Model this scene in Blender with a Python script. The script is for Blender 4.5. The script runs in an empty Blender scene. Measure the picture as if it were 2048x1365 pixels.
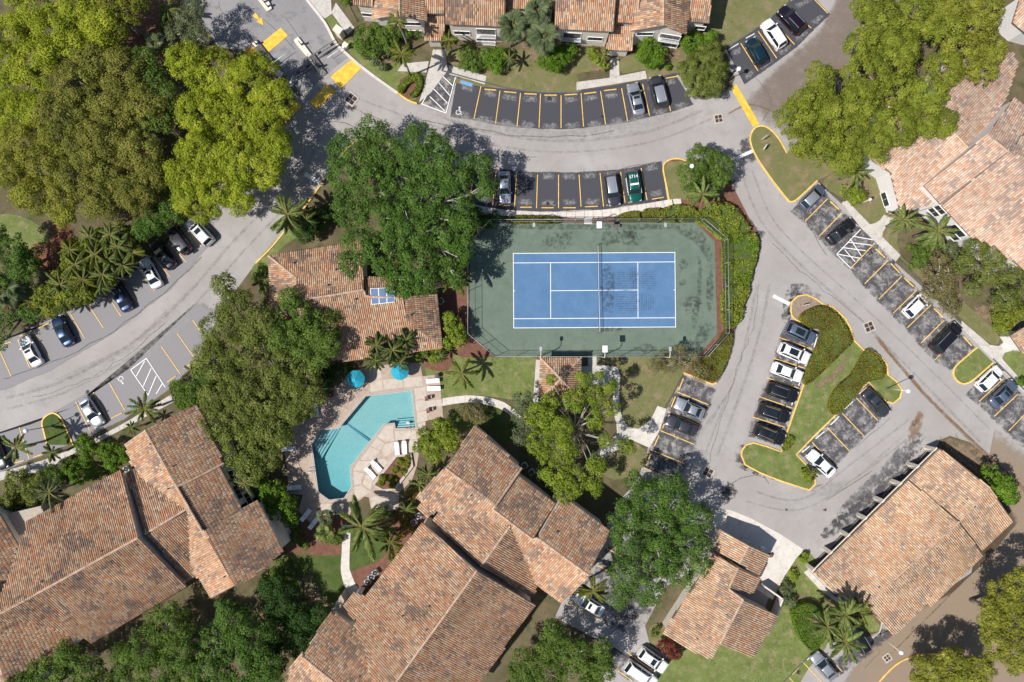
import bpy, math, random
import numpy as np
from mathutils import Vector, Matrix
from mathutils.geometry import tessellate_polygon
R = math.radians
rng = np.random.default_rng(7)
random.seed(7)
C = bpy.context.scene.collection
sc = bpy.context.scene

# ---------------------------------------------------------------- camera, sky, sun
H = 100.0                                   # flying height of the drone
cd = bpy.data.cameras.new('camera'); cam = bpy.data.objects.new('camera', cd); C.objects.link(cam)
cam.location = (0, 0, H); cam.rotation_euler = (0, 0, 0)
cd.sensor_width = 36; cd.lens = 24; cd.clip_end = 3000
sc.camera = cam
SUN_EL, SUN_AZ = 54.0, 204.5                # degrees; azimuth of the sun, counter-clockwise from +X
w = bpy.data.worlds.new('World'); sc.world = w; w.use_nodes = True
nt = w.node_tree; bg = nt.nodes['Background']
sky = nt.nodes.new('ShaderNodeTexSky'); sky.sky_type = 'NISHITA'; sky.sun_disc = False
sky.sun_elevation = R(SUN_EL); sky.sun_rotation = R(90 - SUN_AZ)
nt.links.new(sky.outputs[0], bg.inputs[0]); bg.inputs[1].default_value = 0.075
sd = bpy.data.lights.new('sun', 'SUN'); sd.energy = 4.6; sd.angle = R(0.53); sd.color = (1, .955, .89)
sun = bpy.data.objects.new('sun', sd); C.objects.link(sun)
sv = Vector((math.cos(R(SUN_AZ))*math.cos(R(SUN_EL)), math.sin(R(SUN_AZ))*math.cos(R(SUN_EL)), math.sin(R(SUN_EL))))
sun.rotation_euler = sv.to_track_quat('Z', 'Y').to_euler(); sun.location = sv*80
vs = sc.view_settings; vs.view_transform = 'Standard'; vs.look = 'None'; vs.gamma = 1; vs.exposure = 0.35
vs.use_curve_mapping = False
sc.render.engine = 'CYCLES'

# ---------------------------------------------------------------- survey: map sheet units -> metres
K = 13.6533                                 # map units per metre at ground level
def P(px, py, z=0.0):
    f = (H - z)/H
    return Vector(((px-1024)/K*f, (682.5-py)/K*f, z))
def PL(pts, z=0.0): return [P(x, y, z) for x, y in pts]

# ---------------------------------------------------------------- materials
MATS = {}
def newmat(name):
    m = bpy.data.materials.new(name); m.use_nodes = True
    MATS[name] = m
    return m, m.node_tree, m.node_tree.nodes['Principled BSDF']
def N(nt, t, **kw):
    n = nt.nodes.new(t)
    for k, v in kw.items():
        if hasattr(n, k): setattr(n, k, v)
        else: n.inputs[k].default_value = v
    return n
def noise(nt, scale, detail=4, rough=.6, vec=None):
    n = nt.nodes.new('ShaderNodeTexNoise'); n.inputs['Scale'].default_value = scale
    n.inputs['Detail'].default_value = detail; n.inputs['Roughness'].default_value = rough
    if vec is None:
        g = nt.nodes.new('ShaderNodeNewGeometry'); vec = g.outputs['Position']
    nt.links.new(vec, n.inputs['Vector']); return n.outputs['Fac']
def ramp(nt, fac, stops):
    r = nt.nodes.new('ShaderNodeValToRGB'); e = r.color_ramp.elements
    while len(e) < len(stops): e.new(.5)
    for el, (p, c) in zip(e, stops): el.position = p; el.color = (*c, 1) if len(c) == 3 else c
    nt.links.new(fac, r.inputs[0]); return r.outputs[0]
def mix(nt, fac, a, b, mode='MIX'):
    m = nt.nodes.new('ShaderNodeMix'); m.data_type = 'RGBA'; m.blend_type = mode
    for i, v in ((0, fac), (6, a), (7, b)):
        if hasattr(v, 'links'): nt.links.new(v, m.inputs[i])
        else: m.inputs[i].default_value = v if i == 0 else (*v, 1)
    return m.outputs[2]
def bump(nt, fac, bsdf, strength=.3, dist=.05):
    b = nt.nodes.new('ShaderNodeBump'); b.inputs['Strength'].default_value = strength; b.inputs['Distance'].default_value = dist
    nt.links.new(fac, b.inputs['Height']); nt.links.new(b.outputs[0], bsdf.inputs['Normal'])
def simple(name, col, rough=.7, metal=0, var=.12, scale=3.0, coat=0, bmp=0):
    m, nt, b = newmat(name)
    b.inputs['Roughness'].default_value = rough; b.inputs['Metallic'].default_value = metal
    b.inputs['Coat Weight'].default_value = coat
    if var:
        n = noise(nt, scale, 5)
        lo = tuple(c*(1-var*1.6) for c in col); hi = tuple(min(1, c*(1+var*1.6)) for c in col)
        nt.links.new(ramp(nt, n, [(.3, lo), (.7, hi)]), b.inputs['Base Color'])
        if bmp: bump(nt, n, b, bmp)
    else: b.inputs['Base Color'].default_value = (*col, 1)
    return m
def layered(name, cols, scales, rough=.9, bmp=.3, fine=25):
    """cols: [base lo, base hi, patch], scales: [broad, patch]"""
    m, nt, b = newmat(name); b.inputs['Roughness'].default_value = rough
    b.inputs['Specular IOR Level'].default_value = .2
    n1 = noise(nt, scales[0], 6, .65); n2 = noise(nt, scales[1], 7, .7); n3 = noise(nt, fine, 3, .7)
    c = ramp(nt, n1, [(.32, cols[0]), (.68, cols[1])])
    c = mix(nt, ramp(nt, n2, [(.5, (0, 0, 0)), (.66, (1, 1, 1))]), c, cols[2])
    c = mix(nt, .55, c, ramp(nt, n3, [(.25, (.45,)*3), (.75, (1.0,)*3)]), 'MULTIPLY')
    nt.links.new(c, b.inputs['Base Color'])
    if bmp: bump(nt, n3, b, bmp, .04)
    return m
layered('asphalt', [(.34, .315, .30), (.42, .395, .385), (.34, .318, .305)], [.12, .5], bmp=.15, fine=18)
layered('asphalt_blue', [(.25, .242, .25), (.33, .318, .32), (.19, .188, .20)], [.15, .6], bmp=.15, fine=18)
layered('soil', [(.10, .08, .045), (.17, .14, .08), (.07, .085, .03)], [.3, .7])
layered('lawn', [(.115, .15, .038), (.185, .225, .07), (.27, .235, .125)], [.6, .8], fine=7, bmp=.6)
layered('lawn_dry', [(.14, .15, .055), (.20, .19, .085), (.27, .20, .125)], [.5, .55], fine=9, bmp=.6)
layered('lawn_deep', [(.05, .085, .018), (.09, .13, .03), (.12, .12, .05)], [.6, .5], fine=9, bmp=.6)
layered('mulch', [(.15, .068, .045), (.24, .115, .08), (.13, .08, .055)], [1.2, 2.5], fine=12, bmp=.8)
layered('dirt', [(.27, .20, .155), (.36, .29, .23), (.20, .15, .11)], [.8, 1.6], fine=10)
layered('sandy_road', [(.24, .18, .125), (.34, .265, .19), (.19, .13, .085)], [.13, .3], bmp=.15)
layered('concrete', [(.50, .47, .43), (.62, .585, .54), (.42, .395, .36)], [.6, 1.3], bmp=.1)
layered('concrete_light', [(.62, .57, .52), (.72, .68, .62), (.52, .48, .44)], [.5, 1.1], bmp=.1)
layered('deck_tan', [(.43, .335, .27), (.51, .405, .335), (.36, .28, .225)], [.7, 1.6], bmp=.15, fine=14)
layered('deck_pale', [(.52, .45, .38), (.62, .54, .47), (.45, .385, .325)], [.7, 1.6], bmp=.1, fine=14)
layered('court_green', [(.125, .175, .135), (.165, .215, .17), (.13, .16, .13)], [.35, .8], rough=.8, bmp=.05)
layered('court_blue', [(.085, .185, .345), (.115, .225, .40), (.10, .19, .31)], [.5, 1.2], rough=.8, bmp=.05)
simple('coping', (.42, .37, .33), .8, var=.1)
simple('wall_beige', (.66, .60, .53), .9, var=.06, scale=1.2)
simple('wall_white', (.64, .62, .60), .9, var=.03, scale=1.2)
simple('trim_white', (.78, .77, .75), .6, var=.03)
simple('fascia', (.16, .10, .07), .8, var=.15)
simple('tile_groove_shade', (.20, .12, .085), .9, var=.2)  # deck under the tiles, dark so the grooves have their shade in the colour
simple('ridge_tile', (.41, .285, .205), .85, var=.25, scale=2.2)
simple('yellow_paint', (.74, .47, .12), .75, var=.14, scale=2.0)
simple('hump_yellow', (.72, .44, .05), .75, var=.16, scale=1.5)
simple('white_paint', (.74, .74, .74), .7, var=.09, scale=4)
simple('blue_paint', (.14, .30, .55), .7, var=.1)
simple('court_line', (.80, .80, .80), .7, var=.04)
simple('black_metal', (.02, .02, .022), .5, var=.1)
simple('dark_void', (.012, .012, .014), .8, var=0)
simple('grey_metal', (.32, .33, .36), .45, .4, var=.08)
simple('galvanised', (.40, .42, .42), .5, .3, var=.1)
simple('white_metal', (.78, .78, .76), .45, var=.03)
simple('cream', (.66, .60, .50), .85, var=.07)
simple('stone_and_shade', (.10, .095, .095), .85, var=.2)  # dark stone; also the painted shade inside the carport
simple('bark', (.23, .19, .15), .9, var=.25, scale=5)
simple('bark_pale', (.42, .39, .35), .9, var=.2, scale=5)
simple('palm_bark', (.30, .27, .24), .9, var=.2, scale=6)
simple('umbrella_cloth', (.015, .29, .40), .85, var=.06)
simple('white_cloth', (.80, .81, .83), .8, var=.03)
simple('wood_brown', (.16, .06, .04), .6, var=.2)
simple('rust', (.17, .08, .055), .9, var=.3)
simple('tyre', (.015, .015, .015), .8, var=0)
simple('rim', (.35, .35, .36), .35, .8, var=0)
simple('red_lamp', (.22, .012, .02), .3, var=0)
simple('lamp_glass', (.38, .40, .43), .15, var=0)
simple('globe', (.80, .82, .85), .25, var=0)
simple('skylight', (.13, .19, .33), .12, var=.06)
simple('dark_terracotta', (.10, .022, .018), .7, var=.1)
m, nt, b = newmat('car_glass'); b.inputs['Base Color'].default_value = (.012, .02, .024, 1); b.inputs['Roughness'].default_value = .06
b.inputs['Specular IOR Level'].default_value = .6
m, nt, b = newmat('window_glass'); b.inputs['Base Color'].default_value = (.03, .035, .04, 1); b.inputs['Roughness'].default_value = .1
m, nt, b = newmat('water')           # real, refracting water over a painted basin
b.inputs['Base Color'].default_value = (.80, .97, .98, 1); b.inputs['Roughness'].default_value = .03
b.inputs['Transmission Weight'].default_value = 1; b.inputs['IOR'].default_value = 1.0
b.inputs['Specular IOR Level'].default_value = .5
g = noise(nt, 2.2, 3, .5); bump(nt, g, b, .15, .04)
layered('basin', [(.33, .455, .455), (.40, .505, .50), (.365, .48, .475)], [.5, 1.2], bmp=0, fine=6)
simple('basin_line', (.05, .17, .24), .6, var=.05)
simple('basin_step', (.20, .38, .40), .6, var=.05)
def carpaint(name, col, metal=.3, rough=.32):
    m, nt, b = newmat(name); b.inputs['Base Color'].default_value = (*col, 1); b.inputs['Metallic'].default_value = metal
    b.inputs['Roughness'].default_value = rough; b.inputs['Coat Weight'].default_value = .8; b.inputs['Coat Roughness'].default_value = .06
for n_, c_, mt in (('car_white', (.78, .78, .79), 0), ('car_silver', (.42, .44, .48), .6), ('car_grey', (.17, .18, .20), .6),
                   ('car_darkgrey', (.065, .065, .08), .5), ('car_black', (.010, .010, .013), .2), ('car_navy', (.012, .03, .085), .5),
                   ('car_teal', (.006, .03, .05), .4), ('car_green', (.004, .10, .075), .3), ('car_purple', (.018, .008, .022), .5),
                   ('car_bluegrey', (.16, .20, .28), .6)): carpaint(n_, c_, mt)
# colour-attribute materials
def attrmat(name, rough, trans=0.0, spec=.3):
    m, nt, b = newmat(name); a = nt.nodes.new('ShaderNodeAttribute'); a.attribute_name = 'col'
    nt.links.new(a.outputs['Color'], b.inputs['Base Color']); b.inputs['Roughness'].default_value = rough
    b.inputs['Specular IOR Level'].default_value = spec
    if trans:
        t = nt.nodes.new('ShaderNodeBsdfTranslucent'); mx = nt.nodes.new('ShaderNodeMixShader'); mx.inputs[0].default_value = trans
        hs = nt.nodes.new('ShaderNodeHueSaturation'); hs.inputs['Value'].default_value = 1.5; hs.inputs['Hue'].default_value = .485
        nt.links.new(a.outputs['Color'], hs.inputs['Color']); nt.links.new(hs.outputs[0], t.inputs['Color'])
        nt.links.new(b.outputs[0], mx.inputs[1]); nt.links.new(t.outputs[0], mx.inputs[2])
        nt.links.new(mx.outputs[0], nt.nodes['Material Output'].inputs[0])
    return m
attrmat('leaf', .6, .32, .12); attrmat('tile', .85, 0, .15)
def stainmat(name, col, lo=.42, hi=.62, scale=1.5, strength=1.0, wave=None):
    """worn or stained film: opacity from the sheet's own edge falloff broken up by noise"""
    m, nt, b = newmat(name); b.inputs['Base Color'].default_value = (*col, 1); b.inputs['Roughness'].default_value = .9
    b.inputs['Specular IOR Level'].default_value = .15
    a = nt.nodes.new('ShaderNodeAttribute'); a.attribute_name = 'alpha'
    n = noise(nt, scale, 8, .72)
    s = nt.nodes.new('ShaderNodeMath'); s.operation = 'ADD'; nt.links.new(n, s.inputs[0])
    k = nt.nodes.new('ShaderNodeMath'); k.operation = 'MULTIPLY_ADD'; nt.links.new(a.outputs['Fac'], k.inputs[0]); k.inputs[1].default_value = .55; k.inputs[2].default_value = -.45
    nt.links.new(k.outputs[0], s.inputs[1]); f = s.outputs[0]
    if wave:
        wv = nt.nodes.new('ShaderNodeTexWave'); wv.wave_type = 'BANDS'; wv.bands_direction = wave; wv.inputs['Scale'].default_value = .95
        wv.inputs['Distortion'].default_value = 3.5; wv.inputs['Detail'].default_value = 3
        g = nt.nodes.new('ShaderNodeNewGeometry'); nt.links.new(g.outputs['Position'], wv.inputs['Vector'])
        s2 = nt.nodes.new('ShaderNodeMath'); s2.operation = 'MULTIPLY_ADD'; s2.inputs[1].default_value = .32; nt.links.new(wv.outputs['Fac'], s2.inputs[0]); nt.links.new(f, s2.inputs[2])
        s3 = nt.nodes.new('ShaderNodeMath'); s3.operation = 'SUBTRACT'; s3.inputs[1].default_value = .16; nt.links.new(s2.outputs[0], s3.inputs[0]); f = s3.outputs[0]
    mr = nt.nodes.new('ShaderNodeMapRange'); mr.inputs['From Min'].default_value = lo; mr.inputs['From Max'].default_value = hi
    mr.inputs['To Max'].default_value = strength; nt.links.new(f, mr.inputs['Value']); mr.interpolation_type = 'SMOOTHSTEP'
    nt.links.new(mr.outputs[0], b.inputs['Alpha'])
    return m
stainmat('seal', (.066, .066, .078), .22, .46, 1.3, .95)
stainmat('seal_worn', (.078, .077, .085), .45, .68, .9, .92)
stainmat('tyre_film', (.20, .19, .185), .40, .9, 1.2, .38)
stainmat('scuff', (.40, .39, .38), .44, .78, 2.6, .62)
stainmat('bleach', (.48, .455, .435), .38, .85, 1.1, .45)
stainmat('apron_film', (.255, .246, .255), .12, .40, .5, .9)
stainmat('rust_film', (.25, .15, .075), .35, .75, .8, .75)
stainmat('rust_dark', (.15, .07, .03), .46, .75, 2.5, .6)
stainmat('sand_film', (.30, .225, .155), .10, .62, .8, .72)
stainmat('brown_film', (.20, .155, .125), .10, .75, .6, .72)
stainmat('crack', (.15, .14, .13), .42, .62, 2.2, .6)
stainmat('oil', (.03, .03, .03), .42, .65, 2, .7)
stainmat('mould', (.05, .055, .055), .46, .80, 1.6, .55)
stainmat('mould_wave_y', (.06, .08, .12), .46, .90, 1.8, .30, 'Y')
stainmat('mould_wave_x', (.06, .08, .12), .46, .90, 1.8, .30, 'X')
stainmat('dirt_film', (.25, .18, .12), .42, .68, 1.3, .85)
stainmat('mulch_film', (.20, .085, .055), .36, .6, 1.8, .95)
stainmat('grass_film', (.075, .13, .025), .40, .66, 1.0, .85)

# ---------------------------------------------------------------- object helpers
def put(o, parent=None):
    C.objects.link(o)
    if parent is not None: o.parent = parent
    return o
def tag(o, label=None, cat=None, group=None, kind=None):
    if label: o['label'] = label
    if cat: o['category'] = cat
    if group: o['group'] = group
    if kind: o['kind'] = kind
    return o
def empty(name, loc, label=None, cat=None, group=None, rz=0):
    o = bpy.data.objects.new(name, None); C.objects.link(o); o.location = loc; o.rotation_euler = (0, 0, rz)
    o.empty_display_size = .3
    return tag(o, label, cat, group)
def meshobj(name, me, parent=None, world=True):
    """mesh given in world coordinates; if parented to an Empty its geometry is shifted so it stays put"""
    o = bpy.data.objects.new(name, me); put(o, parent)
    return o
def origin_of(parent):
    o = Vector((0, 0, 0)); p = parent
    while p is not None: o = o + p.location; p = p.parent
    return o
def mk(name, verts, faces, mat, parent=None, smooth=False):
    me = bpy.data.meshes.new(name); off = origin_of(parent) if parent is not None else Vector((0, 0, 0))
    if parent is None and len(verts):          # own origin at its base
        a = np.array([tuple(v) for v in verts]); c = (a.min(0)+a.max(0))/2; c[2] = a[:, 2].min(); off = Vector(c.tolist())
    me.from_pydata([tuple(Vector(v)-off) for v in verts], [], faces)
    if isinstance(mat, (list, tuple)):
        for x in mat: me.materials.append(MATS[x])
    else: me.materials.append(MATS[mat])
    if smooth: me.polygons.foreach_set('use_smooth', [True]*len(me.polygons))
    me.update(); o = bpy.data.objects.new(name, me); put(o, parent)
    if parent is None: o.location = off
    return o
def ccw(p):
    a = sum(p[i][0]*p[(i+1) % len(p)][1]-p[(i+1) % len(p)][0]*p[i][1] for i in range(len(p)))
    return p if a > 0 else p[::-1]
def tess(p):
    return [tuple(t) for t in tessellate_polygon([[Vector((q[0], q[1], 0)) for q in p]])]
def sheet(name, pts, z, mat, parent=None, kind='structure', h=0):
    """flat polygon (map units) at height z; with h a slab of thickness h whose top is at z"""
    p = ccw([tuple(P(x, y)) for x, y in pts]); n = len(p)
    v = [(q[0], q[1], z) for q in p]; f = tess(p)
    f = [t if ((p[t[1]][0]-p[t[0]][0])*(p[t[2]][1]-p[t[0]][1])-(p[t[1]][1]-p[t[0]][1])*(p[t[2]][0]-p[t[0]][0])) > 0 else t[::-1] for t in f]
    if h:
        v += [(q[0], q[1], z-h) for q in p]; f += [(i+n, (i+1) % n+n, (i+1) % n, i) for i in range(n)]
    o = mk(name, v, f, mat, parent)
    if kind and parent is None: o['kind'] = kind
    return o
def smooth_line(pts, n=6, closed=False):
    """Catmull-Rom through the points"""
    q = [Vector(p) for p in pts]; out = []; m = len(q)
    rngi = range(m if closed else m-1)
    for i in rngi:
        p0 = q[(i-1) % m] if closed or i > 0 else q[i]; p1 = q[i]; p2 = q[(i+1) % m]
        p3 = q[(i+2) % m] if closed or i+2 < m else p2
        for k in range(n):
            t = k/n
            out.append(.5*((2*p1)+(p2-p0)*t+(2*p0-5*p1+4*p2-p3)*t*t+(3*p1-p0-3*p2+p3)*t**3))
    if not closed: out.append(q[-1])
    return out
def S2(pts, n=5, closed=False): return [(v[0], v[1]) for v in smooth_line([(x, y, 0) for x, y in pts], n, closed)]
def offset_line(p, d, closed=False):
    out = []; n = len(p)
    for i in range(n):
        a = p[(i-1) % n] if closed or i > 0 else p[i]; b = p[(i+1) % n] if closed or i < n-1 else p[i]
        t = Vector((b[0]-a[0], b[1]-a[1])); t = t.normalized() if t.length > 1e-6 else Vector((1, 0))
        out.append((p[i][0]-t.y*d, p[i][1]+t.x*d))
    return out
def ribbon(name, pts, width, z, mat, parent=None, h=0, closed=False, kind=None):
    """strip of constant width along a polyline (map units); with h a kerb standing on the ground"""
    c = [tuple(P(x, y)[:2]) for x, y in pts]; n = len(c)
    L_, R_ = offset_line(c, width/2, closed), offset_line(c, -width/2, closed)
    v = [(x, y, z) for x, y in L_]+[(x, y, z) for x, y in R_]; f = []
    rg = range(n if closed else n-1)
    for i in rg: j = (i+1) % n; f.append((i+n, j+n, j, i))
    if h:
        b = len(v); v += [(x, y, z-h) for x, y in L_]+[(x, y, z-h) for x, y in R_]
        for i in rg:
            j = (i+1) % n; f.append((i, j, j+b, i+b)); f.append((i+n+b, j+n+b, j+n, i+n))
        if not closed: f.append((0, b, b+n, n)); f.append((n-1, 2*n-1, b+2*n-1, b+n-1))
    o = mk(name, v, f, mat, parent)
    if kind: o['kind'] = kind
    return o
def box(name, c, s, mat, parent=None, rz=0, bevel=0, rx=0):
    """box with centre c (world), size s"""
    x, y, z = s[0]/2, s[1]/2, s[2]/2
    if bevel:
        bv = bevel; ring = [(x, y-bv), (x-bv, y), (-x+bv, y), (-x, y-bv), (-x, -y+bv), (-x+bv, -y), (x-bv, -y), (x, -y+bv)]
        v = [(a, b_, -z) for a, b_ in ring]+[(a, b_, z-bv) for a, b_ in ring]+[(a*(1-bv/x), b_*(1-bv/y), z) for a, b_ in ring]
        f = []
        for k in (0, 8):
            for i in range(8): j = (i+1) % 8; f.append((k+i, k+j, k+j+8, k+i+8))
        f.append(tuple(range(16, 24)))
    else:
        v = [(sx*x, sy*y, sz*z) for sz in (-1, 1) for sx, sy in ((-1, -1), (1, -1), (1, 1), (-1, 1))]
        f = [(3, 2, 1, 0), (4, 5, 6, 7), (0, 1, 5, 4), (1, 2, 6, 5), (2, 3, 7, 6), (3, 0, 4, 7)]
    M = Matrix.Translation(Vector(c)) @ Matrix.Rotation(rz, 4, 'Z') @ Matrix.Rotation(rx, 4, 'X')
    return mk(name, [M @ Vector(q) for q in v], f, mat, parent)
def tube_geo(path, radii, seg=8):
    path = [Vector(p) for p in path]; v = []; f = []
    for i, p in enumerate(path):
        t = (path[min(i+1, len(path)-1)]-path[max(i-1, 0)]).normalized()
        u = t.cross(Vector((.3, .95, .1))).normalized(); w_ = t.cross(u)
        r = radii[i] if hasattr(radii, '__len__') else radii
        for k in range(seg):
            a = 2*math.pi*k/seg; v.append(p+u*math.cos(a)*r+w_*math.sin(a)*r)
    for i in range(len(path)-1):
        for k in range(seg):
            j = (k+1) % seg; f.append((i*seg+k, i*seg+j, (i+1)*seg+j, (i+1)*seg+k))
    f.append(tuple(range(seg))[::-1]); f.append(tuple(range((len(path)-1)*seg, len(path)*seg)))
    return v, f
def tube(name, path, radii, mat, parent=None, seg=8, smooth=True):
    v, f = tube_geo(path, radii, seg); return mk(name, v, f, mat, parent, smooth)
def join(geos):
    v = []; f = []
    for gv, gf in geos:
        b = len(v); v += list(gv); f += [tuple(i+b for i in q) for q in gf]
    return v, f
def lathe(name, prof, c, mat, parent=None, seg=16, smooth=True):
    v = []; f = []
    for r, z in prof:
        for k in range(seg):
            a = 2*math.pi*k/seg; v.append((c[0]+r*math.cos(a), c[1]+r*math.sin(a), c[2]+z))
    for i in range(len(prof)-1):
        for k in range(seg):
            j = (k+1) % seg; f.append((i*seg+k, i*seg+j, (i+1)*seg+j, (i+1)*seg+k))
    f.append(tuple(range(seg))[::-1]); f.append(tuple(range((len(prof)-1)*seg, len(prof)*seg)))
    return mk(name, v, f, mat, parent, smooth)
def npmesh(name, verts, quads, cols, mat, parent=None):
    """fast mesh from numpy; cols = one colour per face"""
    me = bpy.data.meshes.new(name); nv, nf = len(verts), len(quads); k = quads.shape[1]
    me.vertices.add(nv); me.vertices.foreach_set('co', verts.astype(np.float32).ravel())
    me.loops.add(nf*k); me.loops.foreach_set('vertex_index', quads.astype(np.int32).ravel())
    me.polygons.add(nf); me.polygons.foreach_set('loop_start', np.arange(0, nf*k, k, dtype=np.int32))
    me.update(calc_edges=True)
    if cols is not None:
        a = me.attributes.new('col', 'FLOAT_COLOR', 'FACE'); c4 = np.ones((nf, 4), np.float32); c4[:, :3] = cols
        a.data.foreach_set('color', c4.ravel())
    me.materials.append(MATS[mat]); o = bpy.data.objects.new(name, me); put(o, parent)
    return o
zfilm = [0.014]
def film(name, pts, mat, parent, falloff=(0, .45, .8, 1), z=None):
    """thin stain sheet whose edges fade out"""
    if z is None: zfilm[0] += .00015; z = zfilm[0]
    p = [P(x, y) for x, y in pts]; c = sum(p, Vector((0, 0, 0)))/len(p)
    n = len(p); v = [(c.x, c.y, z)]; al = [1.0]
    lv = {0: 1, .45: 1, .8: .75, 1: 0}
    for t in falloff[1:]:
        for q in p: r = c+(q-c)*t; v.append((r.x, r.y, z)); al.append({1: 1., 2: .8, 3: 0.}[list(falloff).index(t)])
    f = [(0, 1+i, 1+(i+1) % n) for i in range(n)]
    for k in range(len(falloff)-2):
        for i in range(n): j = (i+1) % n; f.append((1+k*n+i, 1+(k+1)*n+i, 1+(k+1)*n+j, 1+k*n+j))
    o = mk(name, v, f, mat, parent); a = o.data.attributes.new('alpha', 'FLOAT', 'POINT'); a.data.foreach_set('value', al)
    return o
def streak(name, pts, width, mat, parent):
    zfilm[0] += .00015
    z = zfilm[0]; c = [tuple(P(x, y)[:2]) for x, y in pts]; n = len(c); v = []; al = []
    for d, a in ((-.5, 0), (-.2, 1), (.2, 1), (.5, 0)):
        for i, q in enumerate(offset_line(c, width*d)):
            v.append((q[0], q[1], z)); al.append(a if 0 < i < n-1 else 0)
    f = [(k*n+i, k*n+i+1, (k+1)*n+i+1, (k+1)*n+i) for k in range(3) for i in range(n-1)]
    o = mk(name, v, f, mat, parent); a = o.data.attributes.new('alpha', 'FLOAT', 'POINT'); a.data.foreach_set('value', al)
    return o
# water surface: mirror-like film over a clear tinted body so daylight reaches the basin
m = MATS['water']; nt = m.node_tree; nt.nodes.clear()
out = nt.nodes.new('ShaderNodeOutputMaterial'); tr = nt.nodes.new('ShaderNodeBsdfTransparent'); tr.inputs[0].default_value = (.97, .99, .99, 1)
gl = nt.nodes.new('ShaderNodeBsdfGlossy'); gl.inputs['Roughness'].default_value = .05
fr = nt.nodes.new('ShaderNodeFresnel'); fr.inputs[0].default_value = 1.33
bp = nt.nodes.new('ShaderNodeBump'); bp.inputs['Strength'].default_value = .25; bp.inputs['Distance'].default_value = .03
nt.links.new(noise(nt, 3.0, 3, .5), bp.inputs['Height']); nt.links.new(bp.outputs[0], gl.inputs['Normal']); nt.links.new(bp.outputs[0], fr.inputs['Normal'])
mx = nt.nodes.new('ShaderNodeMixShader'); nt.links.new(fr.outputs[0], mx.inputs[0]); nt.links.new(tr.outputs[0], mx.inputs[1]); nt.links.new(gl.outputs[0], mx.inputs[2])
nt.links.new(mx.outputs[0], out.inputs[0])
va = nt.nodes.new('ShaderNodeVolumeAbsorption'); va.inputs['Color'].default_value = (.30, .86, .93, 1); va.inputs['Density'].default_value = .32; nt.links.new(va.outputs[0], out.inputs['Volume'])

# ---------------------------------------------------------------- ground sheet (with a hole where the pool basin sits)
POOL = [(731, 791), (825, 780), (833, 856), (791, 859), (789, 848), (769, 850), (739, 887), (702, 935), (705, 974), (689, 998), (658, 1002), (635, 985), (622, 889), (644, 858), (676, 856)]
def sheet_hole(name, outer, holes, z, mat, parent=None, kind='structure'):
    loops = [[Vector((*P(x, y)[:2], 0)) for x, y in outer]]+[[Vector((*P(x, y)[:2], 0)) for x, y in h] for h in holes]
    v = [tuple((q.x, q.y, z)) for l in loops for q in l]; f = []
    for t in tessellate_polygon(loops):
        a, b, c = (v[i] for i in t)
        f.append(tuple(t) if (b[0]-a[0])*(c[1]-a[1])-(b[1]-a[1])*(c[0]-a[0]) > 0 else tuple(t)[::-1])
    o = mk(name, v, f, mat, parent)
    if kind and parent is None: o['kind'] = kind
    return o
B_ = 900*K
GROUND = sheet_hole('ground', [(1024-B_, 682-B_), (1024+B_, 682-B_), (1024+B_, 682+B_), (1024-B_, 682+B_)], [POOL], 0, 'soil')

# ---------------------------------------------------------------- paved road network
main = [(-400, 790), (0, 683), (100, 640), (200, 588), (300, 520), (362, 458), (400, 400), (480, 330), (540, 280), (590, 230), (592, 200), (560, 160), (512, 105), (437, 95), (395, 40), (362, 0), (330, -200), (560, -200),
        (612, 0), (650, 45), (672, 85), (699, 113), (725, 138), (765, 170), (800, 193), (838, 210), (858, 200), (879, 145), (911, 155), (975, 170), (1030, 180), (1090, 187), (1155, 186), (1220, 178), (1290, 166), (1356, 150), (1400, 197), (1424, 193), (1464, 172),
        (1470, 157), (1451, 98), (1510, 62), (1570, 14), (1640, -60), (1720, -200), (2000, -200), (1860, 0), (1720, 120), (1640, 240), (1573, 307), (1556, 277), (1536, 257), (1510, 255), (1500, 280), (1510, 310), (1536, 350), (1573, 400),
        (1583, 405), (1596, 397), (1634, 362), (1683, 405), (1722, 458), (1770, 500), (1790, 525), (1860, 588), (1925, 650), (1955, 690), (1985, 716), (2048, 778), (2400, 1120), (2400, 1400), (1990, 1700), (1500, 1700), (1560, 1365), (1640, 1292), (1690, 1262), (1735, 1275), (1762, 1262), (1767, 1240),
        (1810, 1238), (1860, 1213), (1967, 1112), (2030, 1043), (2000, 990), (1985, 925), (1940, 885), (1900, 872), (1880, 880), (1872, 896), (1720, 1050), (1622, 1130), (1570, 1150), (1540, 1190), (1520, 1240), (1450, 1240), (1420, 1120), (1330, 1175), (1290, 1252), (1300, 1290), (1345, 1320), (1320, 1360), (1270, 1500), (1150, 1480), (1200, 1365), (1235, 1300), (1110, 1235),
        (1130, 1190), (1200, 1080), (1240, 1000), (1275, 962), (1285, 930), (1300, 885), (1328, 830), (1368, 748), (1422, 768), (1440, 760), (1454, 728), (1467, 668), (1491, 608), (1506, 545), (1520, 495), (1515, 470), (1500, 440), (1461, 365), (1448, 335), (1400, 318), (1374, 323), (1354, 318),
        (1334, 323), (1326, 337), (1338, 400), (1240, 416), (1180, 422), (1117, 425), (1050, 423), (985, 417), (860, 400), (820, 330), (765, 282), (725, 279), (690, 300), (664, 340), (640, 372), (574, 458), (512, 527), (450, 610), (390, 722), (338, 778), (250, 835), (175, 872), (0, 942), (-400, 1110)]
ROAD = sheet('road', main, .006, 'asphalt')
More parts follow.
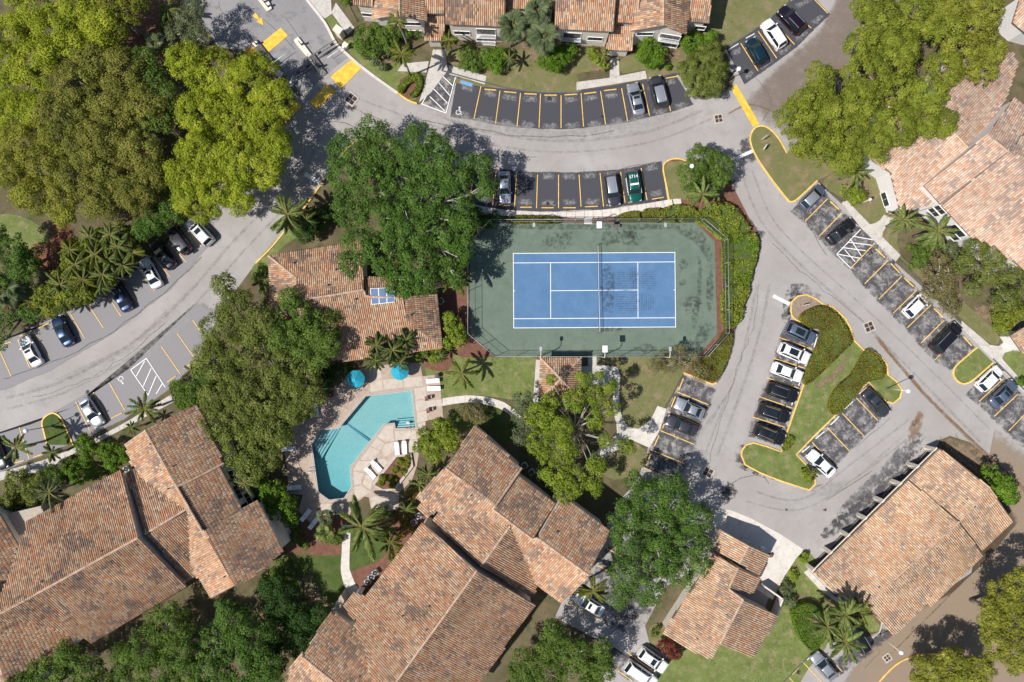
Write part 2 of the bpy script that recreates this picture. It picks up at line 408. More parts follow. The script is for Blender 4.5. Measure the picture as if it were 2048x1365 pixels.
# bluish parking aprons along the western road
film('parking_apron', [(-400, 800), (0, 684), (100, 641), (200, 589), (300, 521), (362, 459), (420, 430), (450, 460), (350, 575), (230, 668), (100, 745), (0, 785), (-400, 910)], 'apron_film', ROAD, (0, .86, .94, 1))
film('parking_apron', [(150, 800), (262, 735), (345, 655), (400, 600), (440, 620), (400, 725), (340, 782), (250, 840), (175, 877), (0, 947), (-400, 1118), (-400, 1000), (0, 868), (60, 850)], 'apron_film', ROAD, (0, .86, .94, 1))
sheet('gate_driveway', [(362, 0), (330, -200), (560, -200), (612, 0), (650, 45), (672, 85), (699, 113), (640, 160), (600, 190), (560, 160), (512, 105), (437, 95), (395, 40)], .010, 'asphalt_blue')
# the sandy service road east of the carport and the brown stretch at the upper right
film('sand_wash', [(1670, 1380), (1730, 1300), (1800, 1240), (1900, 1190), (1975, 1120), (2040, 1040), (2010, 980), (1980, 900), (1990, 850), (2060, 900), (2200, 1000), (2200, 1500), (1700, 1500)], 'sand_film', ROAD, (0, .7, .9, 1))
film('sand_wash', [(1470, 215), (1540, 140), (1640, 50), (1700, -60), (1860, -60), (1780, 100), (1700, 240), (1590, 310), (1520, 255)], 'brown_film', ROAD, (0, .55, .8, 1))
# sealed bays (dark) and their worn edges
def seal(pts, mat='seal'): film('seal_coat', S2(pts, 3, True), mat, ROAD, (0, .9, .96, 1))
def sealq(a, b, c, d, mat='seal'):
    """one bay: wheel-stop end a-b, lane end d-c; each with a slightly different wear"""
    film('seal_coat', [a, ((a[0]+b[0])/2, (a[1]+b[1])/2), b, ((b[0]*2+c[0])/3, (b[1]*2+c[1])/3), ((b[0]+c[0]*2)/3, (b[1]+c[1]*2)/3), c, ((c[0]+d[0])/2, (c[1]+d[1])/2), d, ((a[0]+d[0]*2)/3, (a[1]+d[1]*2)/3), ((a[0]*2+d[0])/3, (a[1]*2+d[1])/3)], mat, ROAD, (0, .8, .93, 1))
NEXT = []
def scuffs(a, b, c, d, heavy):
    e = lambda p, q, t: (p[0]+(q[0]-p[0])*t, p[1]+(q[1]-p[1])*t); J = lambda p: (p[0]+random.uniform(-2, 2), p[1]+random.uniform(-2, 2))
    for t0, t1 in (((.02, .30), (.80, 1.08)) if not heavy else ((.0, .42), (.45, .80), (.78, 1.1))):
        L0, R0, L1, R1 = e(a, d, t0), e(b, c, t0), e(a, d, t1), e(b, c, t1); k0, k1 = random.uniform(.05, .2), random.uniform(.8, .97)
        film('worn_patch', [J(e(L0, R0, k0)), J(e(L0, R0, .5)), J(e(L0, R0, k1)), J(e(R0, R1, .5)), J(e(L1, R1, k1)), J(e(L1, R1, .5)), J(e(L1, R1, k0)), J(e(L0, L1, .5))], 'scuff', ROAD, (0, .35, .7, 1))
def bayrow(lines, mats, ext=1.12, mid=.0, heavy=False):
    for i in range(len(lines)-1):
        (a, d), (b, c) = lines[i], lines[i+1]
        e = lambda p, q, t: (p[0]+(q[0]-p[0])*t, p[1]+(q[1]-p[1])*t)
        wx = .07*(b[0]-a[0]); wy = .07*(b[1]-a[1])
        A, B, Cc, D = e(a, d, -.12), e(b, c, -.12), e(b, c, ext), e(a, d, ext)
        NEXT.append((a, b, c, d, heavy))
        sealq((A[0]-wx, A[1]-wy), (B[0]+wx, B[1]+wy), (Cc[0]+wx, Cc[1]+wy), (D[0]-wx, D[1]-wy), mats[i % len(mats)])
# ---------------------------------------------------------------- bays: (wheel-stop end, lane end) of every painted line
rows = {
 'west': dict(l=[((0, 702), (23, 753)), ((36, 680), (60, 736)), ((69, 663), (99, 718)), ((103, 645), (134, 697)), ((140, 626), (170, 677)), ((176, 608), (207, 656)), ((207, 580), (242, 632)), ((238, 555), (276, 606)), ((277, 536), (309, 582)), ((302, 507), (341, 555)), ((336, 483), (373, 525)), ((370, 454), (403, 494))],
   s=[((2, 691), (24, 684)), ((40, 673), (63, 664)), ((77, 657), (99, 646)), ((112, 640), (134, 628)), ((147, 617), (165, 608)), ((184, 593), (200, 585)), ((213, 570), (232, 560)), ((244, 550), (260, 540))]),
 'southwest': dict(l=[((59, 919), (39, 855)), ((180, 861), (152, 804)), ((218, 842), (187, 785)), ((250, 821), (219, 766)), ((360, 747), (323, 693)), ((390, 717), (355, 668)), ((420, 690), (386, 641))],
   s=[((27, 927), (49, 921)), ((67, 915), (88, 908)), ((162, 867), (174, 865)), ((188, 858), (208, 848)), ((223, 837), (245, 826)), ((335, 765), (353, 752)), ((368, 738), (387, 725))]),
 'north': dict(l=[((962, 173), (948, 238)), ((1000, 182), (991, 248)), ((1041, 187), (1034, 253)), ((1081, 188), (1078, 256)), ((1122, 191), (1122, 257)), ((1162, 187), (1167, 254)), ((1201, 183), (1211, 249)), ((1243, 177), (1255, 243)), ((1285, 169), (1299, 232)), ((1326, 159), (1341, 223))],
   s=[((969, 179), (993, 181)), ((1008, 184), (1033, 186)), ((1049, 188), (1074, 189)), ((1089, 191), (1114, 191)), ((1129, 190.5), (1155, 189)), ((1168, 188), (1193, 185)), ((1208, 182), (1233, 179)), ((1332, 157), (1357, 153))]),
 'court': dict(l=[((900, 404), (912, 338)), ((938, 408), (949, 342)), ((985, 412), (992, 344)), ((1029, 415), (1033, 347)), ((1073, 417), (1075, 350)), ((1117, 417), (1117, 350)), ((1162, 414), (1158, 350)), ((1207, 414), (1200, 347)), ((1250, 406), (1241, 344)), ((1294, 401), (1282, 337))],
   s=[((997, 410), (1020, 412)), ((1040, 415), (1064, 415)), ((1083, 416), (1108, 416)), ((1126, 416), (1152, 416)), ((1170, 414), (1196, 413)), ((1213, 411), (1238, 408)), ((1257, 406), (1282, 402)), ((1304, 399), (1328, 395))]),
 'northeast': dict(l=[((1481, 87), (1516, 143)), ((1516, 63), (1553, 117)), ((1543, 40), (1589, 90)), ((1573, 12), (1622, 57)), ((1620, -9), (1655, 27))], s=[]),
 'east': dict(l=[((1655, 398), (1610, 443)), ((1683, 427), (1638, 473)), ((1749, 487), (1701, 537)), ((1775, 522), (1729, 568)), ((1803, 553), (1757, 599)), ((1833, 581), (1786, 627)), ((1862, 610), (1814, 656)), ((1887, 642), (1841, 687)), ((1917, 668), (1870, 720)), ((2006, 758), (1958, 803)), ((2036, 788), (1988, 833)), ((2063, 815), (2017, 862))],
   s=[((1660, 403), (1678, 420)), ((1751, 498), (1770, 516)), ((1781, 527), (1799, 546)), ((1808, 556), (1827, 574)), ((1867, 617), (1886, 635)), ((1926, 673), (1943, 692))]),
 'island_west': dict(l=[((1624, 699), (1557, 675)), ((1609.5, 737), (1547, 717)), ((1597.5, 777), (1533.5, 756)), ((1582.6, 816), (1518, 793.6)), ((1570, 855), (1504, 834))], s=[]),
 'island_southeast': dict(l=[((1712, 796), (1756, 842)), ((1684, 827), (1727, 872)), ((1654, 855), (1698, 902)), ((1624, 885), (1668, 932))], s=[]),
 'lawn': dict(l=[((1354, 784), (1417, 810)), ((1336, 824), (1399, 851)), ((1320.5, 861.5), (1388, 889)), ((1303, 900.5), (1369, 928)), ((1288, 936), (1352, 963))],
   s=[((1367, 757), (1358, 779)), ((1351, 793), (1342, 815)), ((1330, 845), (1325, 857)), ((1318, 871), (1309, 892)), ((1302, 908), (1292, 931))]),
 'south_lot': dict(l=[((1257, 1307), (1311, 1347)), ((1234, 1340), (1264, 1362)), ((1134, 1203), (1197, 1240)), ((1197, 1132), (1230, 1150)), ((1214, 1097), (1247, 1115))], s=[]),
 'southeast': dict(l=[((1604, 1323), (1644, 1365)), ((1576, 1353), (1612, 1392)), ((1640, 1297), (1684, 1343))], s=[((1599, 1332), (1584, 1349))]),
}
bayrow([((916, 158), (903, 232)), *rows['north']['l'], ((1352, 152), (1385, 208))], ['seal'], 1.06)
bayrow([((880, 147), (845, 214)), ((912, 156), (894, 228))], ['seal_worn'], 1.0)
bayrow([((820, 380), (860, 320)), ((860, 400), (880, 335)), *rows['court']['l'], ((1332, 396), (1322, 328))], ['seal'], 1.10)
bayrow([((1456, 103), (1487, 163)), *rows['northeast']['l']], ['seal'], 1.12)
bayrow([((1632, 372), (1585, 420)), *rows['east']['l'][:2], ((1721, 459), (1673, 509)), *rows['east']['l'][2:9], ((1947, 696), (1903, 738))], ['seal_worn'], 1.12, heavy=True)
bayrow([((1985, 735), (1935, 785)), *rows['east']['l'][9:], ((2095, 845), (2050, 890))], ['seal_worn'], 1.15, heavy=True)
bayrow([((1650, 668), (1575, 642)), *rows['island_west']['l'], ((1560, 892), (1495, 872))], ['seal_worn'], 1.03, heavy=True)
bayrow([((1738, 768), (1785, 815)), *rows['island_southeast']['l'], ((1600, 910), (1640, 950))], ['seal_worn'], 1.10, heavy=True)
bayrow([((1368, 752), (1428, 778)), *rows['lawn']['l']], ['seal_worn'], 1.12, heavy=True)
film('seal_coat', S2([(1490, 880), (1520, 885), (1555, 905), (1480, 925), (1500, 945), (1560, 970), (1470, 940), (1462, 900)], 3, True), 'seal_worn', ROAD)
film('seal_coat', S2([(1850, 895), (1870, 905), (1720, 1040), (1640, 1095), (1610, 1100), (1660, 1040)], 3, True), 'seal_worn', ROAD)
film('seal_coat', S2([(1840, 850), (1870, 860), (1850, 900), (1760, 970), (1690, 1040), (1640, 1090), (1660, 1030), (1760, 930)], 3, True), 'seal_worn', ROAD)
film('seal_coat', S2([(1570, 570), (1610, 560), (1650, 590), (1640, 610), (1610, 585), (1575, 600), (1570, 660), (1555, 640)], 3, True), 'seal_worn', ROAD)
film('seal_coat', S2([(1130, 1190), (1200, 1080), (1300, 1000), (1440, 1020), (1420, 1110), (1330, 1170), (1300, 1260), (1240, 1300), (1140, 1230)], 3, True), 'seal_worn', ROAD)
film('seal_coat', S2([(1740, 1285), (1770, 1245), (1830, 1232), (1800, 1262), (1770, 1290), (1720, 1330), (1650, 1370), (1620, 1340)], 3, True), 'seal_worn', ROAD)
film('seal_coat', S2([(1150, 1240), (1230, 1300), (1300, 1300), (1330, 1330), (1300, 1370), (1240, 1360)], 3, True), 'seal_worn', ROAD)
for c_, r_ in (((1500, 300), 34), ((1515, 470), 20), ((1462, 372), 18)):
    film('seal_coat', [(c_[0]+r_*math.cos(a*.7), c_[1]+r_*math.sin(a*.7)) for a in range(9)], 'seal_worn', ROAD)
for q in NEXT: scuffs(*q)
# bleached tyre-polished lanes
for p in ([(1330, 960), (1420, 850), (1450, 760), (1490, 660), (1520, 560), (1560, 560), (1540, 660), (1490, 800), (1460, 900), (1400, 1010)],
          [(1560, 500), (1640, 560), (1730, 640), (1830, 740), (1800, 780), (1700, 680), (1590, 580), (1530, 520)],
          [(1540, 980), (1640, 1000), (1760, 920), (1850, 830), (1880, 860), (1760, 980), (1640, 1060), (1560, 1060)],
          [(800, 210), (950, 262), (1120, 282), (1300, 262), (1440, 210), (1450, 250), (1300, 310), (1100, 325), (930, 300), (780, 240)],
          [(0, 810), (200, 740), (340, 640), (460, 500), (500, 520), (380, 660), (220, 780), (0, 850)]):
    film('bleached_lane', S2(p, 3, True), 'bleach', ROAD)
for p, wd, mt in (([(1745, 665), (1790, 720), (1850, 790), (1920, 860), (2000, 935), (2080, 1010)], 1.0, 'rust_film'), ([(1748, 668), (1790, 722), (1850, 790), (1920, 858), (2000, 932), (2080, 1005)], .3, 'rust_dark'),
                  ([(1560, 230), (1500, 210), (1450, 232)], .5, 'rust_film'), ([(1774, 1316), (1850, 1240), (1940, 1150)], .4, 'rust_dark')):
    streak('rust_trail', S2(p, 4), wd, mt, ROAD)
film('rust_stain', S2([(1838, 815), (1850, 830), (1840, 870), (1818, 890), (1812, 862), (1826, 840)], 3, True), 'rust_film', ROAD)
film('rust_stain', S2([(1838, 832), (1842, 845), (1826, 856), (1816, 850), (1824, 840)], 3, True), 'rust_dark', ROAD)
for p in ([(1536, 480), (1600, 540), (1660, 590), (1720, 640), (1745, 665)], [(1520, 560), (1510, 640), (1480, 720), (1455, 800), (1430, 880), (1416, 940)], [(58, 798), (120, 780), (200, 745), (270, 700), (340, 640)],
          [(430, 0), (470, 50), (540, 120), (600, 190)], [(700, 210), (760, 240), (850, 270)], [(640, 240), (690, 250), (740, 275)], [(980, 342), (1060, 343), (1150, 346), (1230, 342), (1320, 322)],
          [(900, 300), (1000, 312), (1080, 316)], [(1540, 970), (1500, 950), (1420, 990)], [(1480, 120), (1540, 200), (1520, 250)], [(1270, 1180), (1230, 1260), (1210, 1290)], [(590, 120), (640, 180), (700, 210)],
          [(520, 30), (600, 110)], [(560, 20), (640, 130)], [(0, 760), (60, 740), (180, 690), (300, 610), (420, 500)], [(1700, 1270), (1760, 1300), (1720, 1340)], [(1560, 310), (1600, 420), (1660, 520)], [(1900, 860), (1960, 940)],
          [(1620, 960), (1700, 900), (1790, 830)], [(1640, 1010), (1760, 930)], [(820, 235), (960, 262), (1100, 275), (1250, 262)]):
    q = [(x+random.uniform(-3, 3), y+random.uniform(-3, 3)) for x, y in S2(p, 5)]
    streak('crack', q, random.uniform(.14, .26), 'crack', ROAD)
for p in ([(850, 245), (960, 285), (1120, 305), (1300, 285), (1440, 230)], [(860, 225), (970, 263), (1120, 283), (1290, 265), (1420, 215)], [(1500, 330), (1540, 430), (1600, 500), (1700, 590), (1840, 720), (2000, 880)], [(1480, 340), (1520, 440), (1585, 515), (1690, 610), (1820, 740), (1980, 905)],
          [(1540, 560), (1525, 640), (1500, 730), (1465, 830), (1430, 920)], [(1515, 560), (1498, 650), (1475, 740), (1440, 830), (1405, 920)], [(0, 800), (120, 765), (250, 695), (360, 605), (470, 480), (560, 390)], [(0, 822), (130, 785), (265, 712), (378, 620), (490, 500), (585, 400)], [(1480, 1000), (1600, 1020), (1720, 950), (1850, 850)], [(1500, 980), (1600, 1000), (1700, 930), (1830, 830)], [(640, 240), (620, 320), (570, 380)], [(700, 190), (760, 215), (830, 240)]):
    streak('tyre_track', S2(p, 5), random.uniform(.5, .9), 'tyre_film', ROAD)
for x, y, r in ((1205, 233, 5), (703, 215, 14), (1095, 408, 6), (1098, 198, 7), (1558, 920, 5), (175, 785, 7), (1493, 212, 6), (1500, 222, 5), (1597, 1345, 7), (94, 655, 8), (1650, 1020, 5), (1573, 1020, 4), (1377, 765, 7), (1785, 525, 8), (1740, 505, 9), (1455, 985, 22), (1225, 405, 6), (1316, 400, 5)):
    film('oil_stain', [(x+r*math.cos(a*.78)*random.uniform(.7, 1.2), y+r*math.sin(a*.78)*random.uniform(.7, 1.2)) for a in range(8)], 'oil', ROAD)

# ---------------------------------------------------------------- painted lines
PZ = .058
def pline(a, b, wd=.115, mat='yellow_paint', name='bay_line', z=PZ): return ribbon(name, [a, b], wd, z, mat, ROAD)
for rn, rd in rows.items():
    for a, b in rd['l']: pline(a, b)
def zline(a, b, wd=.12, z=PZ+.004): pline(a, b, wd, 'white_paint', 'hatch_line', z)
for a, b in (((879, 145), (843, 210)), ((911, 155), (892, 227)), ((842, 208), (892, 227)), ((880, 148), (905, 172)), ((874, 162), (900, 192)), ((867, 178), (895, 207)), ((860, 194), (890, 223)),
             ((262, 740), (293, 717)), ((262, 740), (297, 791)), ((293, 717), (331, 775)), ((290, 722), (273, 753)), ((303, 737), (287, 773)), ((313, 752), (297, 790)), ((325, 768), (313, 788)),
             ((1721, 459), (1673, 509)), ((1673, 509), (1701, 537)), ((1705, 473), (1745, 480)), ((1696, 485), (1743, 491)), ((1687, 496), (1731, 502)), ((1676, 509), (1719, 517)), ((1700, 478), (1722, 512)), ((1689, 500), (1710, 524))):
    zline(a, b, z=PZ+.004+random.uniform(0, .006))
for a, b, wd in (((1471, 318), (1506, 302), .45), ((1546, 592), (1579, 609), .5), ((610, 348), (645, 370), .6)): pline(a, b, wd, 'white_paint', 'stop_line')
pline((921, 164), (945, 171), .5, 'blue_paint', 'blue_bay_mark')
pline((257, 817), (272, 808), .3, 'blue_paint', 'blue_bay_mark')
# yellow speed-hump boxes and the lane arrow
for q in ([(523, 87), (562, 56), (576, 72), (537.5, 105)], [(661, 154), (682, 178), (724, 136), (703, 120)], [(619, 205), (654, 169), (672, 184), (634, 219)], [(488, 100), (507, 93), (526, 122), (512, 130)], [(560, 232), (596, 204), (604, 214), (572, 246)],
          [(1462, 177), (1472, 169), (1519, 248), (1506, 255)]): sheet('speed_hump_marking', q, PZ, 'hump_yellow', ROAD)
sheet('lane_arrow', [(505, 33), (512, 26), (519, 38), (524, 37), (527, 51), (513, 44), (517, 41)], PZ, 'hump_yellow', ROAD)
def chair_symbol(px, py, s, rot):
    """wheelchair symbol: head, back, seat, leg and wheel"""
    c = P(px, py); geo = []
    def st(pts, w_):
        L_, R_ = offset_line(pts, w_/2), offset_line(pts, -w_/2); n = len(pts)
        geo.append(([(a, b, 0) for a, b in L_+R_], [(i+n, i+1+n, i+1, i) for i in range(n-1)]))
    st([(.08*math.cos(a), .62+.08*math.sin(a)) for a in np.linspace(0, 6.283, 9)], .12)
    st([(0, .5), (.03, .12), (.33, .12), (.45, -.30), (.56, -.27)], .1)
    st([(.02, .33), (.26, .33)], .08)
    st([(-.03+.30*math.cos(a), -.12+.30*math.sin(a)) for a in np.linspace(2.1, 6.0, 12)], .09)
    v, f = join(geo); M = Matrix.Translation((c.x, c.y, PZ)) @ Matrix.Rotation(rot, 4, 'Z') @ Matrix.Scale(s, 4)
    mk('wheelchair_symbol', [M @ Vector(q) for q in v], f, 'white_paint', ROAD)
chair_symbol(917, 224, 1.0, R(-15)); chair_symbol(243, 759, 1.0, R(200))
# ---------------------------------------------------------------- yellow and blue wheel stops
WS = []
def wheel_stop(a, b, label, mat='yellow_paint'):
    a, b = P(*a), P(*b); d = b-a; L_ = d.length; c = (a+b)/2
    w_, h = .085, .11; x = L_/2
    v = [(-x, -w_, 0), (x, -w_, 0), (x, w_, 0), (-x, w_, 0), (-x+.04, -w_*.55, h), (x-.04, -w_*.55, h), (x-.04, w_*.55, h), (-x+.04, w_*.55, h)]
    M = Matrix.Translation((c.x, c.y, .012)) @ Matrix.Rotation(math.atan2(d.y, d.x), 4, 'Z')
    o = mk('wheel_stop', [M @ Vector(q) for q in v], [(4, 5, 6, 7), (0, 1, 5, 4), (1, 2, 6, 5), (2, 3, 7, 6), (3, 0, 4, 7)], mat)
    tag(o, label, 'wheel stop', 'concrete wheel stops at the heads of the bays'); return o
ordn = ['first', 'second', 'third', 'fourth', 'fifth', 'sixth', 'seventh', 'eighth', 'ninth']
desc = {'west': 'yellow wheel stop, {} from the west end, in the row beneath the palm thicket', 'southwest': 'yellow wheel stop, {} from the west end, in the row beside the southwest sidewalk',
        'north': 'yellow wheel stop, {} from the left, in the curved row below the top houses', 'court': 'yellow wheel stop, {} from the left, along the sidewalk north of the tennis court',
        'east': 'yellow wheel stop, {} from the north, along the eastern diagonal row', 'lawn': 'yellow wheel stop, {} from the north, in the row beside the gazebo lawn',
        'southeast': 'yellow wheel stop in the bottom right bays beside the lawn'}
for rn, rd in rows.items():
    for i, (a, b) in enumerate(rd['s']): wheel_stop(a, b, desc[rn].format(ordn[i]))
for i, (a, b) in enumerate([((1457, 100), (1477, 88)), ((1492, 77), (1509, 68))]): wheel_stop(a, b, 'white wheel stop, %s from the left, in the upper right bays' % ordn[i], 'white_paint')
for i, (a, b) in enumerate([((1634, 674), (1628, 695)), ((1618, 712), (1611, 733)), ((1604, 752), (1597, 772)), ((1590, 790), (1583, 811)), ((1576, 828), (1570, 846)), ((1565, 866), (1559, 885))]):
    wheel_stop(a, b, 'white wheel stop, %s from the top, along the west kerb of the central island' % ordn[i], 'white_paint')
for i, (a, b) in enumerate([((1718, 788), (1734, 775)), ((1689, 818), (1706, 803)), ((1661, 850), (1678, 833)), ((1631, 878), (1649, 863)), ((1604, 905), (1620, 892))]):
    wheel_stop(a, b, 'white wheel stop, %s from the top, along the southeast kerb of the central island' % ordn[i], 'white_paint')
wheel_stop((1614, 1320), (1622, 1308), 'white wheel stop in front of the silver car at the bottom right', 'white_paint')

# ---------------------------------------------------------------- sidewalks made of cast slabs
def strip_walk(name, left, right, mat, n, z=.07, kind='structure'):
    """sidewalk between two polylines, cut into n slabs with open joints"""
    def at(line, t):
        ds = [math.dist(line[i], line[i+1]) for i in range(len(line)-1)]; T = t*sum(ds)
        for i, d in enumerate(ds):
            if T <= d or i == len(ds)-1: k = T/d; return (line[i][0]+(line[i+1][0]-line[i][0])*k, line[i][1]+(line[i+1][1]-line[i][1])*k)
            T -= d
    base = sheet(name, [at(left, i/n) for i in range(n+1)]+[at(right, i/n) for i in range(n, -1, -1)], z-.02, 'coping', h=z-.02)
    e = .045/ n if n > 30 else .004
    for i in range(n):
        t0, t1 = i/n+e*.5, (i+1)/n-e*.5
        q = [at(left, t0), at(left, (t0+t1)/2), at(left, t1), at(right, t1), at(right, (t0+t1)/2), at(right, t0)]
        sheet('slab', q, z+random.uniform(-.004, .004), mat, base, None, h=.05)
    return base
strip_walk('sidewalk', S2([(905, 400), (985, 417), (1050, 423), (1117, 425), (1180, 422), (1240, 416), (1338, 400), (1362, 398)]), S2([(900, 418), (940, 428), (1000, 432), (1108, 434), (1170, 437), (1240, 432), (1320, 417), (1365, 410)]), 'concrete_light', 26)
strip_walk('court_entry_path', [(1168, 437), (1168, 449)], [(1184, 437), (1184, 449)], 'concrete_light', 1, .072)
strip_walk('sidewalk', [(1682, 405), (1721, 456), (1791, 524)], [(1694, 402), (1742, 452), (1801, 511)], 'concrete', 10)
strip_walk('sidewalk', [(1922, 656), (1980, 715), (2021, 758), (2060, 800)], [(1923, 642), (1979, 690), (2034, 752), (2072, 790)], 'concrete', 10)
strip_walk('sidewalk', [(1153, 181), (1224, 170), (1294, 158)], [(1153, 165), (1222, 156), (1291, 142)], 'concrete', 7)
strip_walk('sidewalk', [(899, 150), (935, 159), (970, 170)], [(897, 131), (935, 142), (973, 153)], 'concrete', 4)
strip_walk('sidewalk', [(-120, 1000), (0, 945), (90, 920), (175, 886), (250, 846), (345, 788), (400, 745)], [(-120, 1020), (0, 960), (60, 950), (110, 930), (150, 906), (198, 884), (258, 852), (350, 803), (412, 760)], 'concrete', 24)
strip_walk('front_walk', [(1219, 157), (1221, 117)], [(1239, 152), (1237, 117)], 'concrete', 3, .074)
strip_walk('front_walk', [(866, 100), (862, 120), (856, 146), (838, 206)], [(891, 100), (892, 124), (897, 140), (862, 186)], 'concrete', 5, .074)
strip_walk('front_walk', [(805, 128), (858, 123)], [(795, 143), (853, 146)], 'concrete', 3, .078)
strip_walk('front_walk', [(1737, 450), (1757, 445), (1766, 431), (1780, 426)], [(1763, 478), (1766, 462), (1778, 446), (1792, 432)], 'concrete', 4, .075)
strip_walk('front_walk', [(1978, 690), (1998, 693), (2019, 674), (2040, 655)], [(2002, 722), (2003, 708), (2029, 700), (2060, 678)], 'concrete', 4, .075)
strip_walk('garden_path', S2([(885, 797), (942, 791), (995, 800), (1026, 817), (1060, 850), (1110, 880)]), S2([(885, 812), (940, 805), (990, 814), (1020, 830), (1052, 864), (1106, 894)]), 'concrete_light', 11)
strip_walk('garden_path', S2([(1214, 740), (1229, 750), (1226, 790), (1228, 830), (1236, 862), (1222, 880), (1180, 912)]), S2([(1225, 731), (1240, 745), (1238, 790), (1242, 828), (1254, 852), (1262, 878), (1200, 922)]), 'concrete', 9)
strip_walk('garden_path', [(1315, 812), (1300, 842), (1272, 862), (1250, 852)], [(1333, 818), (1320, 860), (1299, 896), (1258, 878)], 'concrete_light', 3, .074)
strip_walk('garden_path', [(1176, 712), (1176, 732)], [(1193, 712), (1193, 732)], 'concrete', 2)
sheet('gazebo_pad', [(1164, 733), (1216, 731), (1228, 740), (1222, 770), (1190, 775), (1164, 770)], .068, 'concrete', h=.068)
sheet('gazebo_floor', [(1072, 720), (1164, 720), (1164, 805), (1066, 805)], .064, 'concrete', h=.064)
strip_walk('garden_path', S2([(683, 1050), (684, 1095), (682, 1125), (683, 1150), (694, 1185), (705, 1195)]), S2([(702, 1050), (700, 1095), (699, 1125), (700, 1140), (712, 1170), (724, 1184)]), 'concrete_light', 8)
strip_walk('driveway', [(613, 0), (625, 16), (650, 38)], [(662, -8), (663, 16), (664, 29)], 'concrete', 3)
strip_walk('front_walk', [(663, 26), (680, 50), (697, 72)], [(672, 6), (690, 30), (709, 56)], 'concrete', 3, .074)
APR = sheet('concrete_apron', [(1430, 1020), (1460, 1020), (1500, 1036), (1560, 1068), (1607, 1099), (1570, 1150), (1545, 1200), (1500, 1170), (1460, 1080), (1425, 1050)], .030, 'concrete_light')
for a, b in (((1500, 1036), (1478, 1090)), ((1560, 1068), (1528, 1130)), ((1540, 1150), (1575, 1145))): ribbon('joint', [a, b], .05, .034, 'coping', APR)

# ---------------------------------------------------------------- kerbs
def kerb(pts, closed=False, mat='yellow_paint', n=4, wd=.20, sm=True):
    q = S2(pts, n, closed) if sm else pts
    return ribbon('kerb', q, wd, .15, mat, None, .15, closed, 'structure')
ISL = [(1581, 620), (1583, 632), (1592, 641), (1617, 650), (1644, 660), (1609, 763), (1572, 869), (1562, 904), (1535, 894), (1507, 886), (1492, 890), (1484, 900), (1482, 911), (1490, 930), (1520, 946), (1555, 960), (1600, 975), (1618, 980), (1630, 968), (1628, 948), (1592, 909), (1631, 869), (1671, 830), (1737, 763), (1752, 784), (1771, 803), (1785, 807), (1799, 796), (1803, 780), (1792, 763), (1775, 750), (1773, 730), (1763, 715), (1745, 703), (1728, 702), (1708, 682), (1700, 656), (1690, 638), (1667, 616), (1644, 608), (1630, 598), (1612, 590), (1595, 593), (1583, 604)]
sheet('grass_island', ISL, .10, 'lawn', h=.10); kerb(ISL, True, sm=False)
sheet('island_tip_paving', [(1584, 606), (1595, 595), (1612, 592), (1630, 600), (1640, 609), (1605, 632), (1598, 641), (1585, 632), (1582, 620)], .106, 'dirt', h=.05)
film('bare_patch', S2([(1700, 700), (1712, 706), (1690, 740), (1660, 768), (1625, 790), (1620, 780), (1655, 750)], 3, True), 'dirt_film', bpy.data.objects['grass_island'], z=.112)
I2 = [(95, 890), (89, 865), (85, 848), (89, 836), (103, 827), (114, 829), (124, 839), (135, 862), (147, 890)]
sheet('grass_island', I2, .10, 'lawn_deep', h=.10); kerb(I2)
I3 = [(1954, 695), (1930, 715), (1909, 735), (1907, 752), (1919, 766), (1936, 766), (1960, 748), (1985, 726)]
sheet('grass_island', I3, .10, 'lawn', h=.10); kerb(I3, sm=True)
I4 = [(1573, 307), (1556, 277), (1536, 257), (1518, 253), (1505, 262), (1500, 282), (1510, 310), (1536, 350), (1573, 398), (1583, 404), (1596, 397), (1634, 362)]
sheet('grass_island', I4+[(1700, 330), (1680, 240)], .10, 'lawn_dry', h=.10); kerb(I4)
I5 = [(1338, 402), (1332, 370), (1326, 337), (1334, 323), (1354, 318), (1374, 323)]
sheet('grass_verge', I5+[(1400, 318), (1448, 335), (1461, 365), (1500, 440), (1517, 470), (1520, 495), (1506, 545), (1491, 608), (1467, 668), (1454, 728), (1440, 760), (1422, 768), (1368, 748), (1400, 715), (1446, 666), (1446, 480), (1398, 442), (1340, 440)], .05, 'mulch', h=.05)
sheet('grass_verge', [(1338, 400), (1327, 338), (1336, 324), (1374, 322), (1440, 340), (1450, 380), (1440, 400)], .056, 'lawn_dry', h=.05)
kerb(I5); kerb([(1367, 746), (1395, 757), (1422, 768), (1433, 766)])
kerb([(1433, 766), (1446, 745), (1455, 725), (1468, 665), (1492, 606), (1507, 545), (1521, 495), (1515, 468), (1500, 440)], mat='stone_and_shade', wd=.14)
kerb([(795, 187), (808, 196), (820, 203), (834, 208)]); kerb([(512, 527), (545, 493), (574, 458), (612, 412), (645, 365)])
kerb([(664, 340), (678, 318), (699, 293), (725, 279), (765, 282), (800, 300)]); kerb([(1750, 1372), (1790, 1330), (1830, 1312), (1880, 1308), (1930, 1320)]); kerb([(1972, 1216), (1985, 1196), (2010, 1180)])
kerb([(605, -12), (620, 8), (650, 47), (672, 87), (695, 110), (725, 136), (765, 166), (795, 187)], mat='concrete_light', wd=.38)
kerb([(1640, 1292), (1600, 1330), (1560, 1372)], mat='stone_and_shade', wd=.14); kerb([(1740, 1277), (1758, 1264), (1763, 1245)], mat='concrete', wd=.14)
